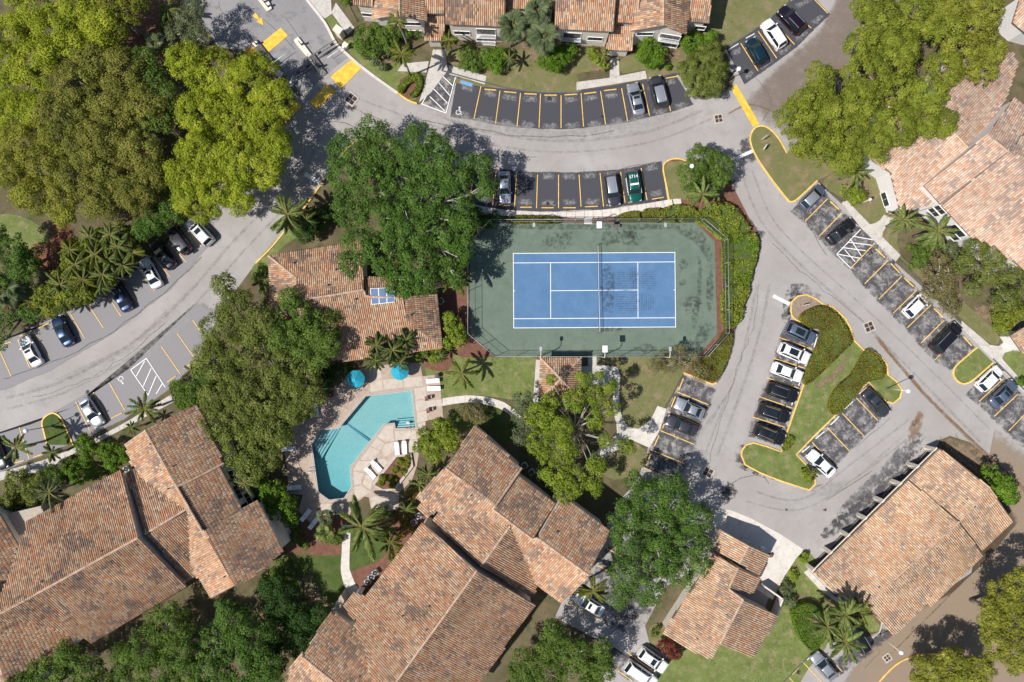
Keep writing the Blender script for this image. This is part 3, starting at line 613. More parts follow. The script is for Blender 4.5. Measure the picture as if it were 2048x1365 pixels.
for p in ([(883, 142), (975, 167), (1030, 180), (1090, 186), (1153, 186)], [(1294, 163), (1330, 153), (1360, 148), (1385, 180), (1402, 198), (1426, 195), (1463, 173)], [(1455, 94), (1510, 60), (1570, 12)],
          [(1636, 364), (1683, 407)], [(1800, 523), (1860, 586), (1922, 648)], [(1985, 718), (2050, 782)], [(0, 681), (100, 638), (200, 586), (300, 518), (362, 456)]): kerb(p, mat='stone_and_shade', wd=.16)

# ---------------------------------------------------------------- lawns, beds and bare patches (each its own raised sheet)
LZZ = [0]
def lawn(pts, mat, z=.030, name='lawn'):
    LZZ[0] += .0004; z += LZZ[0]; return sheet(name, S2(pts, 3, True), z, mat, h=z)
lawn([(900, 165), (1150, 188), (1153, 150), (1200, 140), (1216, 120), (1214, 100), (1000, 100), (900, 100), (893, 125), (960, 150)], 'lawn_dry')
lawn([(1240, 120), (1300, 100), (1430, 60), (1440, 100), (1455, 165), (1400, 200), (1360, 148), (1294, 160), (1292, 140), (1245, 147)], 'lawn_dry')
lawn([(1425, 0), (1580, -10), (1520, 50), (1450, 95), (1420, 80)], 'lawn_dry', .034)
lawn([(700, 80), (780, 110), (850, 150), (830, 200), (790, 182), (700, 108)], 'lawn', .032)
sheet('grass_verge', [(651, 38), (663, 31), (690, 64), (682, 78), (672, 72)], .05, 'lawn', h=.05)
lawn([(1640, 370), (1720, 330), (1790, 420), (1800, 512), (1870, 560), (1990, 660), (1985, 690), (1925, 640), (1790, 505), (1690, 400)], 'lawn_dry')
lawn([(1500, 1320), (1420, 1300), (1380, 1365), (1560, 1400), (1640, 1300), (1690, 1268), (1760, 1262), (1740, 1230), (1640, 1130), (1608, 1102), (1570, 1155), (1545, 1230)], 'lawn')
lawn([(1340, 1310), (1430, 1290), (1560, 1240), (1660, 1270), (1590, 1360), (1470, 1420), (1320, 1380)], 'lawn', .034)
lawn([(1300, 1255), (1320, 1248), (1345, 1275), (1335, 1300), (1300, 1285)], 'lawn_dry', .036)
lawn([(2003, 710), (2030, 700), (2060, 690), (2060, 770), (2034, 755), (2008, 725)], 'lawn', .032)
lawn([(890, 700), (990, 716), (1075, 718), (1070, 800), (1000, 796), (940, 790), (885, 795), (850, 740)], 'lawn', .032)
lawn([(900, 830), (940, 806), (990, 816), (1020, 832), (1045, 870), (1000, 880), (950, 850), (900, 880)], 'lawn_deep', .034)
lawn([(1196, 716), (1400, 716), (1366, 748), (1328, 815), (1280, 858), (1248, 845), (1242, 745), (1226, 728), (1200, 728)], 'lawn_dry', .032)
lawn([(1240, 875), (1290, 900), (1285, 935), (1230, 960), (1190, 930), (1200, 900)], 'lawn_dry', .034)
lawn([(600, 1100), (683, 1105), (683, 1150), (700, 1195), (660, 1230), (600, 1200), (560, 1130)], 'lawn_deep', .030)
lawn([(702, 1060), (780, 1040), (800, 1090), (760, 1130), (704, 1142), (702, 1100)], 'lawn_deep', .030)
lawn([(505, 535), (575, 460), (600, 470), (560, 500), (520, 560)], 'lawn', .032)
lawn([(0, 430), (60, 440), (110, 480), (150, 520), (60, 500), (-40, 480)], 'lawn', .030)
lawn([(1560, 1365), (1640, 1300), (1660, 1270), (1600, 1230), (1540, 1320)], 'lawn', .040)
for p in ([(600, 1095), (640, 1080), (690, 1085), (683, 1108), (620, 1110)], [(702, 1145), (760, 1120), (800, 1080), (810, 1120), (760, 1170), (720, 1180)], [(875, 590), (936, 585), (936, 690), (880, 690)], [(936, 660), (985, 708), (930, 715), (900, 700)],
          [(270, 0), (345, 0), (370, 60), (330, 120), (250, 110)], [(840, 690), (900, 690), (900, 740), (850, 735)], [(560, 1080), (640, 1040), (660, 1080), (600, 1110)], [(790, 1020), (860, 1020), (840, 1090), (790, 1100)], [(800, 160), (840, 150), (842, 190), (808, 196)],
          [(1120, 436), (1235, 436), (1235, 446), (1120, 446)], [(640, 1010), (690, 1040), (680, 1070), (640, 1060)]):
    lawn(p, 'mulch', .045, 'mulch_bed')
for p in ([(1020, 60), (1110, 60), (1130, 130), (1060, 130)], [(1190, 110), (1225, 110), (1225, 140), (1180, 145)], [(1320, 95), (1360, 85), (1370, 120), (1300, 130)], [(720, 85), (780, 100), (800, 130), (760, 130)], [(1660, 350), (1720, 340), (1760, 420), (1700, 400)],
          [(1820, 500), (1840, 480), (1850, 520), (1830, 560), (1900, 620), (1960, 600), (1900, 540)], [(1360, 730), (1400, 720), (1410, 745), (1380, 745)], [(1590, 1190), (1610, 1180), (1640, 1200), (1600, 1215), (1590, 1250), (1600, 1290), (1580, 1260)], [(1870, 868), (1940, 885), (1990, 925), (1960, 960), (1890, 900)],
          [(620, 1130), (650, 1200), (700, 1260), (640, 1260), (590, 1160)], [(104, 850), (112, 850), (122, 885), (105, 890)], [(90, 455), (140, 450), (150, 520), (110, 510)], [(1940, 610), (2000, 610), (2010, 660), (1960, 640)]):
    zfilm[0] = max(zfilm[0], .072); film('bare_patch', S2(p, 3, True), 'dirt_film', GROUND, (0, .6, .85, 1))
for p in ([(100, 440), (150, 450), (150, 540), (100, 520)], [(230, 280), (340, 300), (360, 460), (240, 440)], [(60, 480), (150, 500), (130, 560), (60, 540)]): film('leaf_litter', S2(p, 3, True), 'mulch_film', GROUND)

# ---------------------------------------------------------------- drain grates
def grate(px, py, s, rz, label, n=6):
    c = P(px, py); t = empty('storm_drain', (c.x, c.y, 0), label, 'drain', 'storm drain grates in the road', R(rz))
    def loc(name, x, y, z, sx, sy, sz, mat): o = box(name, (0, 0, 0), (sx, sy, sz), mat); o.parent = t; o.location = (x, y, z); return o
    loc('pit', 0, 0, .022, s, s, .03, 'dark_void')
    for sx in (-1, 1):
        loc('frame', sx*(s/2+.1), 0, .03, .2, s+.4, .06, 'coping'); loc('frame', 0, sx*(s/2+.1), .03, s, .2, .06, 'coping')
    for i in range(n): loc('bar', -s/2+s*(i+.5)/n, 0, .044, .035, s, .02, 'rust')
    loc('bar', 0, 0, .05, .08, s, .025, 'coping'); loc('bar', 0, 0, .052, s, .08, .025, 'coping')
    return t
grate(703, 199, 1.3, -38, 'storm drain with four rusty panes beside the yellow humps near the gate')
grate(1437, 238, 1.0, 10, 'storm drain in the curved road left of the narrow yellow hump')
grate(1738, 654, 1.2, 22, 'storm drain east of the central planted island')
grate(1416, 945, 1.2, -28, 'storm drain shaded by the big tree at the south end of the lawn bays')
grate(1774, 1316, .8, 35, 'small storm drain in the sandy road at the bottom right')
# ================================================================ buildings with tiled roofs
UP = Vector((0, 0, 1))
def lattice(n, seed):
    r = np.random.default_rng(seed).random((n, n)); return r
_lat = [lattice(64, s) for s in (1, 2, 3, 4)]
def vnoise(x, y, sc_, k=0):
    x = np.asarray(x)/sc_; y = np.asarray(y)/sc_; g = _lat[k]
    xi = np.floor(x).astype(int); yi = np.floor(y).astype(int); fx = x-xi; fy = y-yi
    fx = fx*fx*(3-2*fx); fy = fy*fy*(3-2*fy); a = g[xi % 64, yi % 64]; b = g[(xi+1) % 64, yi % 64]; c = g[xi % 64, (yi+1) % 64]; d = g[(xi+1) % 64, (yi+1) % 64]
    return (a*(1-fx)+b*fx)*(1-fy)+(c*(1-fx)+d*fx)*fy
def inpoly(x, y, poly):
    x = np.asarray(x); y = np.asarray(y); ins = np.zeros(x.shape, bool); n = len(poly)
    for i in range(n):
        x1, y1 = poly[i][0], poly[i][1]; x2, y2 = poly[(i+1) % n][0], poly[(i+1) % n][1]
        c = ((y1 > y) != (y2 > y)) & (x < (x2-x1)*(y-y1)/((y2-y1) if abs(y2-y1) > 1e-9 else 1e-9)+x1); ins ^= c
    return ins
PAL = {'warm': np.array([(.42, .225, .13), (.44, .285, .18), (.46, .345, .235), (.39, .20, .115), (.27, .19, .145), (.37, .27, .19), (.215, .155, .12)]),
       'rose': np.array([(.50, .315, .22), (.53, .385, .29), (.535, .43, .335), (.46, .29, .21), (.36, .275, .235), (.45, .35, .29), (.33, .25, .21)]),
       'pale': np.array([(.47, .285, .17), (.50, .345, .225), (.51, .39, .275), (.445, .255, .15), (.35, .255, .19), (.42, .315, .235), (.30, .215, .165)])}
class Building:
    def __init__(s, label, wall='wall_beige', pal='warm', cat='building', base_px=(0, 0), name='tile_roofed_building', group=None, tw=.29, tl=.42):
        s.root = empty(name, P(*base_px), label, cat, group); s.wallmat = wall; s.pal = PAL[pal]; s.faces = []; s.walls = []; s.tw = tw; s.tl = tl
    def face(s, poly, line, z, kind='eave', slope=.40, walls=True, out=.45):
        """roof plane through 'line' at height z; kind says whether that line is its eave or its ridge"""
        p0, p1 = P(*line[0], z), P(*line[1], z); d = (p1-p0); d.z = 0; d.normalize(); u = Vector((-d.y, d.x, 0))
        c = P(sum(q[0] for q in poly)/len(poly), sum(q[1] for q in poly)/len(poly), z)
        sgn = 1 if (c-p0).dot(u) > 0 else -1
        up = u*sgn if kind == 'eave' else -u*sgn
        pts = []
        for q in poly:
            g = P(*q); t = (H-z+slope*p0.dot(up))/(H+slope*g.dot(up)); pts.append(Vector((g.x*t, g.y*t, H*(1-t))))
        pts = [Vector(v) for v in ccw([tuple(v) for v in pts])]
        s.faces.append(dict(pts=pts, up=up, d=d, s=slope, p0=p0, z=z, walls=walls, out=out)); return s.faces[-1]
    def zat(s, f, x, y): return f['z']+f['s']*((x-f['p0'].x)*f['up'].x+(y-f['p0'].y)*f['up'].y)
    def build(s, floor=0.0):
        V = []; Q = []; COL = []; nb = 0
        for fi, f in enumerate(s.faces):
            pts = f['pts']; n = len(pts); top = [tuple(p) for p in pts]; bot = [(p.x, p.y, p.z-.2) for p in pts]
            tri = tess(top); tri = [t if ((top[t[1]][0]-top[t[0]][0])*(top[t[2]][1]-top[t[0]][1])-(top[t[1]][1]-top[t[0]][1])*(top[t[2]][0]-top[t[0]][0])) > 0 else t[::-1] for t in tri]
            fc = tri+[tuple(i+n for i in t[::-1]) for t in tri]; o = mk('roof', top+bot, fc+[(i, (i+1) % n, (i+1) % n+n, i+n)[::-1] for i in range(n)], ['tile_groove_shade', 'fascia'], s.root)
            o.data.polygons.foreach_set('material_index', [0]*len(fc)+[1]*n)
            # neighbours across each edge
            info = []
            for i in range(n):
                a, b = pts[i], pts[(i+1) % n]; e = (b-a); e.z = 0
                if e.length < .05: info.append((f['out'], None)); continue
                nrm = Vector((e.y, -e.x, 0)).normalized(); hits = []
                for t in (.2, .5, .8):
                    m_ = a.lerp(b, t)+nrm*.45; h = None
                    for gj, g in enumerate(s.faces):
                        if gj != fi and bool(inpoly(m_.x, m_.y, g['pts'])) and abs(s.zat(g, m_.x, m_.y)-s.zat(f, m_.x, m_.y)) < .75: h = gj
                    hits.append(h)
                hh = max(set(hits), key=hits.count)
                info.append((0.02 if hits.count(None) < 2 else f['out'], hh if hits.count(None) < 2 else None))
                if info[-1][1] is not None and fi < info[-1][1]:
                    g = s.faces[info[-1][1]]; m_ = a.lerp(b, .5)+nrm*.45
                    if s.zat(g, m_.x, m_.y) < s.zat(f, m_.x, m_.y)-.06 or f['up'].dot(g['up']) < .9 and (a.lerp(b, .5)+nrm*.45-a.lerp(b, .5)).dot(f['up']) > .05 and s.zat(g, m_.x, m_.y) < s.zat(f, m_.x, m_.y)-.02:
                        s.cap(a, b, o)
            if f['walls']:
                ins = []
                for i in range(n):
                    e0 = pts[i]-pts[i-1]; e1 = pts[(i+1) % n]-pts[i]; e0.z = e1.z = 0
                    if e0.length < 1e-4 or e1.length < 1e-4: ins.append(pts[i].copy()); continue
                    n0 = Vector((-e0.y, e0.x, 0)).normalized(); n1 = Vector((-e1.y, e1.x, 0)).normalized(); d0, d1 = info[i-1][0], info[i][0]
                    den = n0.x*n1.y-n0.y*n1.x
                    if abs(den) < .12: q = pts[i]+(n0*d0+n1*d1)*.5
                    else:
                        off = Vector(((d0*n1.y-d1*n0.y)/den, (d1*n0.x-d0*n1.x)/den, 0)); off = off if off.length < 1.6 else off.normalized()*1.6; q = pts[i]+off
                    ins.append(q)
                tp = [(q.x, q.y, s.zat(f, q.x, q.y)-.205) for q in ins]; bt = [(q.x, q.y, floor) for q in ins]
                mk('wall', tp+bt, [(i, (i+1) % n, (i+1) % n+n, i+n)[::-1] for i in range(n)], s.wallmat, s.root)
                for i in range(n): s.walls.append((Vector(tp[i]), Vector(tp[(i+1) % n])))
            # barrel tiles laid course by course on the plane
            up3 = (f['up']+UP*f['s']).normalized(); nn = f['d'].cross(up3).normalized(); nn = nn if nn.z > 0 else -nn
            A = np.array([tuple(p) for p in pts]); o0 = np.array(tuple(f['p0'])); dv, uv_, nv_ = (np.array(tuple(q)) for q in (f['d'], up3, nn))
            cu = (A-o0)@dv; cv = (A-o0)@uv_; tw, tl = s.tw, s.tl
            us = np.arange(math.floor(cu.min()/tw), math.ceil(cu.max()/tw)+1); v0 = cv.min()+.02; vs_ = np.arange(0, math.ceil((cv.max()-v0)/tl)+1)
            U, W = np.meshgrid(us*tw, v0+vs_*tl); U = U.ravel()+tw/2; W = W.ravel(); rng2 = np.random.default_rng(fi+len(s.faces)*13)
            cx = o0[None]+U[:, None]*dv+(W+tl/2)[:, None]*uv_; k = inpoly(cx[:, 0], cx[:, 1], pts); U, W, cx = U[k], W[k], cx[k]; m = len(U)
            if not m: continue
            W = W+rng2.normal(0, .012, m); lift = rng2.normal(0, .008, m)
            prof = [(-.5, -.03), (-.33, .055), (0, .125), (.33, .055), (.5, -.03)]; vv = []
            for (wv, hh) in ((-.03, .028), (tl+.02, 0.0)):
                for (pu, ph) in prof: vv.append(o0+(U+pu*tw*(1.0 if wv < 0 else .92))[:, None]*dv+(W+wv)[:, None]*uv_+(ph+hh+lift)[:, None]*nv_)
            for pu, ph in ((-.42, -.03), (0, .02), (.42, -.03)): vv.append(o0+(U+pu*tw)[:, None]*dv+(W-.03)[:, None]*uv_+(ph+.0+lift)[:, None]*nv_)
            vv = np.stack(vv, 1).reshape(-1, 3); base = (np.arange(m)*13)[:, None]
            qs = np.array([[0, 1, 6, 5], [1, 2, 7, 6], [2, 3, 8, 7], [3, 4, 9, 8], [10, 11, 2, 0], [11, 12, 4, 2]])
            if dv@np.cross(uv_, nv_) < 0: qs = qs[:, ::-1]
            V.append(vv); Q.append((qs[None]+base[:, :, None]).reshape(-1, 4)+nb); nb += len(vv)
            p1 = vnoise(cx[:, 0]+50, cx[:, 1]+50, 2.3, 0)*.55+vnoise(cx[:, 0]+90, cx[:, 1]+20, .8, 1)*.45+rng2.normal(0, .14, m)
            idx = np.select([p1 > .80, p1 > .67], [6, 4], rng2.choice([0, 1, 2, 3, 5], m, p=[.24, .26, .24, .12, .14]))
            c = s.pal[idx]*rng2.uniform(.88, 1.10, m)[:, None]*(.80+.30*vnoise(cx[:, 0]+40, cx[:, 1]+40, 4, 2)+.12*vnoise(cx[:, 0]*1.3+70, cx[:, 1]*1.3+10, 1.2, 3))[:, None]
            COL.append(np.repeat(c, 6, 0))
        if V:
            s.tiles = npmesh('roof_tiles', np.concatenate(V)-np.array(tuple(s.root.location)), np.concatenate(Q), np.concatenate(COL), 'tile', s.root); s.tiles['kind'] = 'stuff'
        return s
    def cap(s, a, b, roof):
        """row of half-round cap tiles along a ridge or hip"""
        L_ = (b-a).length; n = max(1, int(L_/.42)); geo = []
        t = (b-a).normalized(); sd_ = t.cross(UP).normalized(); up_ = sd_.cross(t)
        for i in range(n):
            p, q = a.lerp(b, i/n)-t*.02, a.lerp(b, (i+1)/n)+t*.03; v = []
            for r_, c_ in ((.17, p), (.145, q)):
                for k in range(5): an = math.pi*k/4; v.append(c_+sd_*math.cos(an)*r_+up_*(math.sin(an)*r_*.8+.05))
            geo.append((v, [(k, k+1, k+6, k+5)[::-1] for k in range(4)]))
        mk('ridge_cap', *join(geo), 'ridge_tile', s.root, True)
    def hit(s, px, py):
        cam_ = Vector((0, 0, H)); d = (P(px, py)-cam_); best = None
        for a, b in s.walls:
            e = b-a; e.z = 0
            if e.length < .6: continue
            nrm = Vector((e.y, -e.x, 0)).normalized(); den = d.dot(nrm)
            if abs(den) < 1e-6: continue
            t = (a-cam_).dot(nrm)/den; q = cam_+d*t
            if 0 < t < 1.0005 and -.05 < (q-a).dot(e.normalized()) < e.length+.05 and q.z < max(a.z, b.z)+.1 and d.dot(nrm) < 0 and (best is None or t < best[0]): best = (t, q, nrm, e.normalized())
        return best
    def window(s, px, py, w_=1.2, h_=1.1, frame='trim_white', panes=2, balcony=False):
        r = s.hit(px, py)
        if not r: return None
        _, q, nrm, e = r; M = Matrix((( e.x, nrm.x, 0, q.x), (e.y, nrm.y, 0, q.y), (0, 0, 1, max(q.z, h_/2+.05)), (0, 0, 0, 1)))
        def bx(name, cx, cy, cz, sx, sy, sz, mat, par):
            x, y, z = sx/2, sy/2, sz/2; v = [M @ Vector((cx+i*x, cy+j*y, cz+k*z)) for k in (-1, 1) for i, j in ((-1, -1), (1, -1), (1, 1), (-1, 1))]
            return mk(name, v, [(3, 2, 1, 0), (4, 5, 6, 7), (0, 1, 5, 4), (1, 2, 6, 5), (2, 3, 7, 6), (3, 0, 4, 7)], mat, par)
        f = bx('window', 0, .02, -h_/2-.05, w_+.2, .16, .1, frame, s.root)
        bx('frame', 0, .02, h_/2+.04, w_+.16, .1, .08, frame, f)
        for sx in (-1, 1): bx('frame', sx*(w_/2+.04), .02, 0, .08, .1, h_, frame, f)
        for k in range(panes): bx('pane', -w_/2+w_*(k+.5)/panes, 0, 0, w_/panes-.05, .05, h_, 'window_glass', f)
        if balcony:
            for k in range(int(w_/.16)+1): bx('baluster', -w_/2+k*.16, .55, -h_/2+.45, .03, .03, .9, 'black_metal', f)
            bx('rail', 0, .55, -h_/2+.92, w_, .05, .05, 'grey_metal', f); bx('sill', 0, .3, -h_/2-.06, w_+.2, .6, .08, frame, f)
        return f
    def vent(s, px, py, hgt=.45, r=.09):
        cam_ = Vector((0, 0, H))
        for f in s.faces:
            g = P(px, py); t = (H-f['z']+f['s']*f['p0'].dot(f['up']))/(H+f['s']*g.dot(f['up'])); x, y = g.x*t, g.y*t
            if bool(inpoly(x, y, f['pts'])): z = s.zat(f, x, y); lathe('vent_pipe', [(r*1.8, -.05), (r*1.6, .12), (r, .14), (r, hgt)], (x, y, z), 'stone_and_shade', s.root, 8); return
# ---- bottom left block
b = Building('large tan building at the bottom left with a long tiled gable and stepped wings', base_px=(230, 1070))
b.face([(242, 940), (276, 1076), (140, 1151), (0, 1228), (-60, 1260), (-60, 1180), (0, 1200), (20, 1143), (38, 1091), (52, 1063), (50, 1045)], [(242, 940), (50, 1045)], 5.9, 'eave', .40)
b.face([(276, 1076), (373, 1173), (182, 1287), (167, 1277), (158, 1282), (133, 1265), (33, 1239), (-60, 1260), (0, 1228), (140, 1151)], [(373, 1173), (182, 1287)], 5.9, 'eave', .40)
b.face([(253, 947), (277, 937), (287, 957), (330, 988), (371, 1020), (291, 1068), (267, 993)], [(291, 1068), (372, 1021)], 8.3, 'ridge', .40)
b.face([(294, 1068), (373, 1024), (382, 1123), (392, 1152), (370, 1162)], [(291, 1068), (372, 1021)], 8.3, 'ridge', .40)
b.face([(250, 888), (290, 860), (353, 972), (405, 1063), (410, 1062), (470, 1172), (422, 1198), (397, 1157), (390, 1150), (381, 1123), (376, 1027), (370, 1019), (330, 988), (287, 957), (263, 927)], [(290, 860), (470, 1172)], 8.6, 'ridge', .40)
b.face([(290, 860), (340, 836), (393, 810), (420, 868), (447, 927), (400, 952), (355, 973)], [(290, 860), (355, 973)], 8.6, 'ridge', .36)
b.face([(357, 973), (437, 930), (460, 974), (483, 1018), (415, 1058), (405, 1062)], [(357, 973), (405, 1062)], 8.3, 'ridge', .36)
b.face([(412, 1059), (512, 1003), (567, 1103), (512, 1150), (470, 1173)], [(412, 1059), (470, 1173)], 8.9, 'ridge', .38)
b.face([(0, 1238), (33, 1239), (133, 1265), (147, 1290), (100, 1340), (33, 1367), (20, 1400), (-10, 1300)], [(0, 1300), (33, 1367)], 6.9, 'ridge', .38)
b.face([(0, 1300), (33, 1367), (60, 1420), (-60, 1420), (-60, 1250)], [(0, 1300), (33, 1367)], 6.9, 'ridge', .38)
b.face([(-60, 1010), (0, 1029), (37, 1092), (20, 1143), (0, 1195), (-60, 1190)], [(0, 1029), (37, 1092)], 4.6, 'eave', .36)
b.build(); b.wallmat = 'wall_beige'
for q in ((205, 1102), (223, 1122), (158, 1158), (85, 1163), (370, 1107), (338, 977), (348, 933), (302, 888), (450, 1153), (275, 1090)): b.vent(*q)
for q in ((540, 1070), (465, 955), (475, 985), (497, 1000)): b.window(*q, 2.0, 1.6, 'trim_white', 3)
def terrace(q, z, parent):
    p = ccw([tuple(P(x, y, z)) for x, y in q]); n = len(p); mk('terrace', [(v[0], v[1], z) for v in p]+[(v[0], v[1], 0) for v in p], [tuple(range(n))]+[(i+n, (i+1) % n+n, (i+1) % n, i) for i in range(n)], 'terrace_floor', parent)
simple('terrace_floor', (.36, .31, .26), .9, var=.1)
terrace([(7, 1030), (83, 1012), (90, 1040), (33, 1075)], 3, b.root)
# ---- bottom centre block
b = Building('large tan building at the bottom centre with a long tiled gable south of the pool', base_px=(900, 1180))
b.face([(845, 1045), (954, 1142), (873, 1254), (792, 1365), (760, 1410), (700, 1410), (745, 1365), (726, 1290), (710, 1252), (713, 1238), (722, 1230), (712, 1217)], [(845, 1045), (712, 1217)], 6.0, 'eave', .40)
b.face([(954, 1142), (1071, 1210), (1024, 1271), (1004, 1303), (958, 1365), (930, 1410), (760, 1410), (792, 1365), (873, 1254)], [(1071, 1210), (1024, 1271)], 6.0, 'eave', .40)
b.face([(864, 1043), (877, 1025), (950, 1038), (1020, 1053), (962, 1133)], [(962, 1133), (1020, 1053)], 8.3, 'ridge', .38)
b.face([(964, 1135), (1020, 1055), (1050, 1115), (1075, 1173), (1063, 1196), (1020, 1168)], [(962, 1133), (1020, 1053)], 8.3, 'ridge', .38)
b.face([(834, 1017), (845, 1002), (875, 1023), (853, 1036)], [(834, 1017), (845, 1002)], 5.2, 'eave', .38)
b.face([(892, 937), (882, 942), (834, 993), (838, 1000), (877, 1025), (950, 1038), (1020, 1053), (1050, 1115), (1075, 1173), (1121, 1207), (1172, 1162), (1177, 1150), (1076, 1077), (1066, 1079), (985, 1018), (992, 1011)], [(892, 937), (1177, 1150)], 8.6, 'ridge', .40)
b.face([(893, 937), (948, 851), (996, 894), (1043, 937), (992, 1011)], [(892, 937), (992, 1011)], 8.7, 'ridge', .38)
b.face([(987, 1018), (1034, 950), (1070, 977), (1109, 1008), (1067, 1078)], [(987, 1018), (1067, 1078)], 8.4, 'ridge', .38)
b.face([(1077, 1075), (1124, 992), (1172, 1027), (1221, 1063), (1177, 1149)], [(1077, 1075), (1177, 1149)], 8.8, 'ridge', .38)
b.face([(662, 1223), (720, 1265), (726, 1290), (745, 1365), (700, 1410), (668, 1365), (607, 1315), (637, 1257)], [(607, 1315), (668, 1365)], 7.0, 'ridge', .36)
b.face([(605, 1303), (607, 1315), (668, 1365), (700, 1410), (560, 1410), (579, 1335)], [(607, 1315), (668, 1365)], 7.0, 'ridge', .36)
b.face([(686, 1212), (708, 1184), (730, 1192), (712, 1217), (722, 1230), (708, 1240)], [(686, 1212), (708, 1184)], 3.6, 'eave', .30)
b.build()
for q in ((906, 1191), (927, 1203), (853, 1259), (873, 1277), (805, 1232), (1075, 1067), (1040, 1120), (942, 991), (1114, 1064), (720, 1352), (858, 1212)): b.vent(*q)
terrace([(663, 1221), (682, 1190), (708, 1238), (700, 1248)], 2.6, b.root)
# ---- clubhouse north of the pool
b = Building('low tiled clubhouse between the two oaks with a skylight, north of the pool', base_px=(700, 620), tw=.28)
b.face([(537, 512), (600, 502), (662, 492), (725, 485), (727, 580), (662, 591), (592, 602), (592, 556)], [(537, 512), (662, 492)], 3.6, 'eave', .30)
b.face([(537, 512), (592, 556), (592, 602), (575, 660), (541, 640)], [(537, 512), (541, 640)], 3.6, 'eave', .30)
b.face([(592, 603), (662, 591), (728, 581), (731, 592), (742, 594), (805, 597), (818, 645), (887, 696), (832, 704), (778, 678), (745, 686), (742, 716), (699, 721), (590, 722), (575, 660)], [(662, 591), (728, 582)], 5.6, 'ridge', .27)
b.face([(728, 555), (772, 555), (806, 596), (742, 594), (730, 591)], [(742, 594), (806, 597)], 5.0, 'ridge', .2)
b.face([(808, 600), (830, 590), (874, 588), (885, 696), (819, 645), (812, 612)], [(874, 588), (885, 696)], 3.5, 'eave', .34)
b.build()
for q in ((589, 527), (657, 571), (712, 599), (822, 630), (672, 540)): b.vent(*q, .5, .12)
f = b.faces[2]; c0 = P(765, 592); z_ = 5.35
sk = mk('skylight', [tuple(P(*q, z_)) for q in ((740, 577), (789, 575), (789, 605), (743, 610))]+[tuple(P(*q, z_-.5)) for q in ((740, 577), (789, 575), (789, 605), (743, 610))], [(3, 2, 1, 0), (0, 1, 5, 4), (1, 2, 6, 5), (2, 3, 7, 6), (3, 0, 4, 7)], 'trim_white', b.root)
for k in range(3):
    a0, a1 = k/3+.02, (k+1)/3-.02; L = lambda p, q, t: (p[0]+(q[0]-p[0])*t, p[1]+(q[1]-p[1])*t)
    q = [L((740, 578), (789, 576), a0), L((740, 578), (789, 576), a1), L((743, 609), (789, 604), a1), L((743, 609), (789, 604), a0)]
    mk('pane', [tuple(P(*v, z_+.03)) for v in q], [(3, 2, 1, 0)], 'skylight', sk)
# ---- gazebo by the court
b = Building('small hipped tile gazebo south of the tennis court', cat='gazebo', base_px=(1122, 760), name='gazebo', tw=.3)
A_, B2, C2, D2, X = (1081, 716), (1162, 716), (1162, 802), (1077, 802), (1122, 758)
for q in ((A_, B2, X), (B2, C2, X), (C2, D2, X), (D2, A_, X)): b.face(list(q), [q[0], q[1]], 2.9, 'eave', .42, walls=False)
b.build()
for q in ((1087, 722), (1156, 722), (1156, 796), (1084, 796)): g = P(*q, 2.9); box('post', (g.x, g.y, 1.42), (.2, .2, 2.8), 'wall_beige', b.root)
# ---- northern row of houses
b = Building('row of two-storey tan houses with stepped tile roofs along the top edge', base_px=(1050, 60), tw=.27, tl=.44)
b.face([(704, -30), (706, 10), (744, 14), (746, -30)], [(706, 10), (744, 14)], 5.6, 'eave', .36)
b.face([(744, -30), (745, 12), (745, 38), (799, 32), (799, -30)], [(799, -30), (799, 32)], 6.9, 'ridge', .36)
b.face([(799, -30), (799, 32), (854, 43), (850, 10), (845, -30)], [(799, -30), (799, 32)], 6.9, 'ridge', .36)
b.face([(846, -30), (851, 8), (856, 27), (889, 28), (890, -30)], [(850, 27), (889, 28)], 5.4, 'eave', .36)
b.face([(850, 44), (858, 30), (889, 34), (890, 60), (882, 82), (849, 82)], [(849, 82), (882, 82)], 3.0, 'eave', .36)
b.face([(890, -40), (891, 49), (1010, 54), (1011, -40)], [(891, 49), (1010, 54)], 5.8, 'eave', .36)
b.face([(1011, -40), (1011, 17), (1052, 18), (1112, 18), (1112, -40)], [(1011, 17), (1050, 17)], 5.0, 'eave', .36)
b.face([(1112, -40), (1109, 58), (1227, 64), (1235, -40)], [(1109, 58), (1227, 64)], 5.8, 'eave', .36)
b.face([(1235, -40), (1231, 44), (1274, 48), (1280, -40)], [(1231, 44), (1274, 48)], 5.2, 'eave', .36)
b.face([(1230, 52), (1270, 53), (1264, 102), (1212, 100), (1219, 66)], [(1212, 100), (1264, 102)], 3.0, 'eave', .36)
b.face([(1286, -40), (1262, 63), (1327, 52), (1327, -40)], [(1327, -40), (1327, 52)], 7.0, 'ridge', .38)
b.face([(1327, -40), (1327, 52), (1373, 69), (1384, -40)], [(1327, -40), (1327, 52)], 7.0, 'ridge', .38)
b.face([(1386, -40), (1379, 43), (1419, 47), (1426, -40)], [(1379, 43), (1419, 47)], 5.0, 'eave', .36)
b.build()
for px, py, w_, h_, bal in ((735, 30, 1.5, .9, 0), (826, 48, 2.2, .9, 0), (828, 64, 2.2, .9, 0), (924, 66, 2.2, 1.0, 0), (924, 84, 2.2, 1.0, 0), (972, 64, 2.6, 1.7, 1), (972, 82, 2.6, 1.2, 1), (1144, 71, 2.5, 1.5, 1), (1140, 84, 2.5, 1.2, 0), (1190, 78, 2.1, 1.0, 0), (1187, 93, 2.1, .9, 0), (1290, 68, 2.3, .9, 0), (1340, 74, 2.8, 1.2, 1), (1336, 90, 2.6, 1.0, 0), (1400, 56, 1.4, .9, 0)): b.window(px, py, w_, h_, 'trim_white', 3, bool(bal))
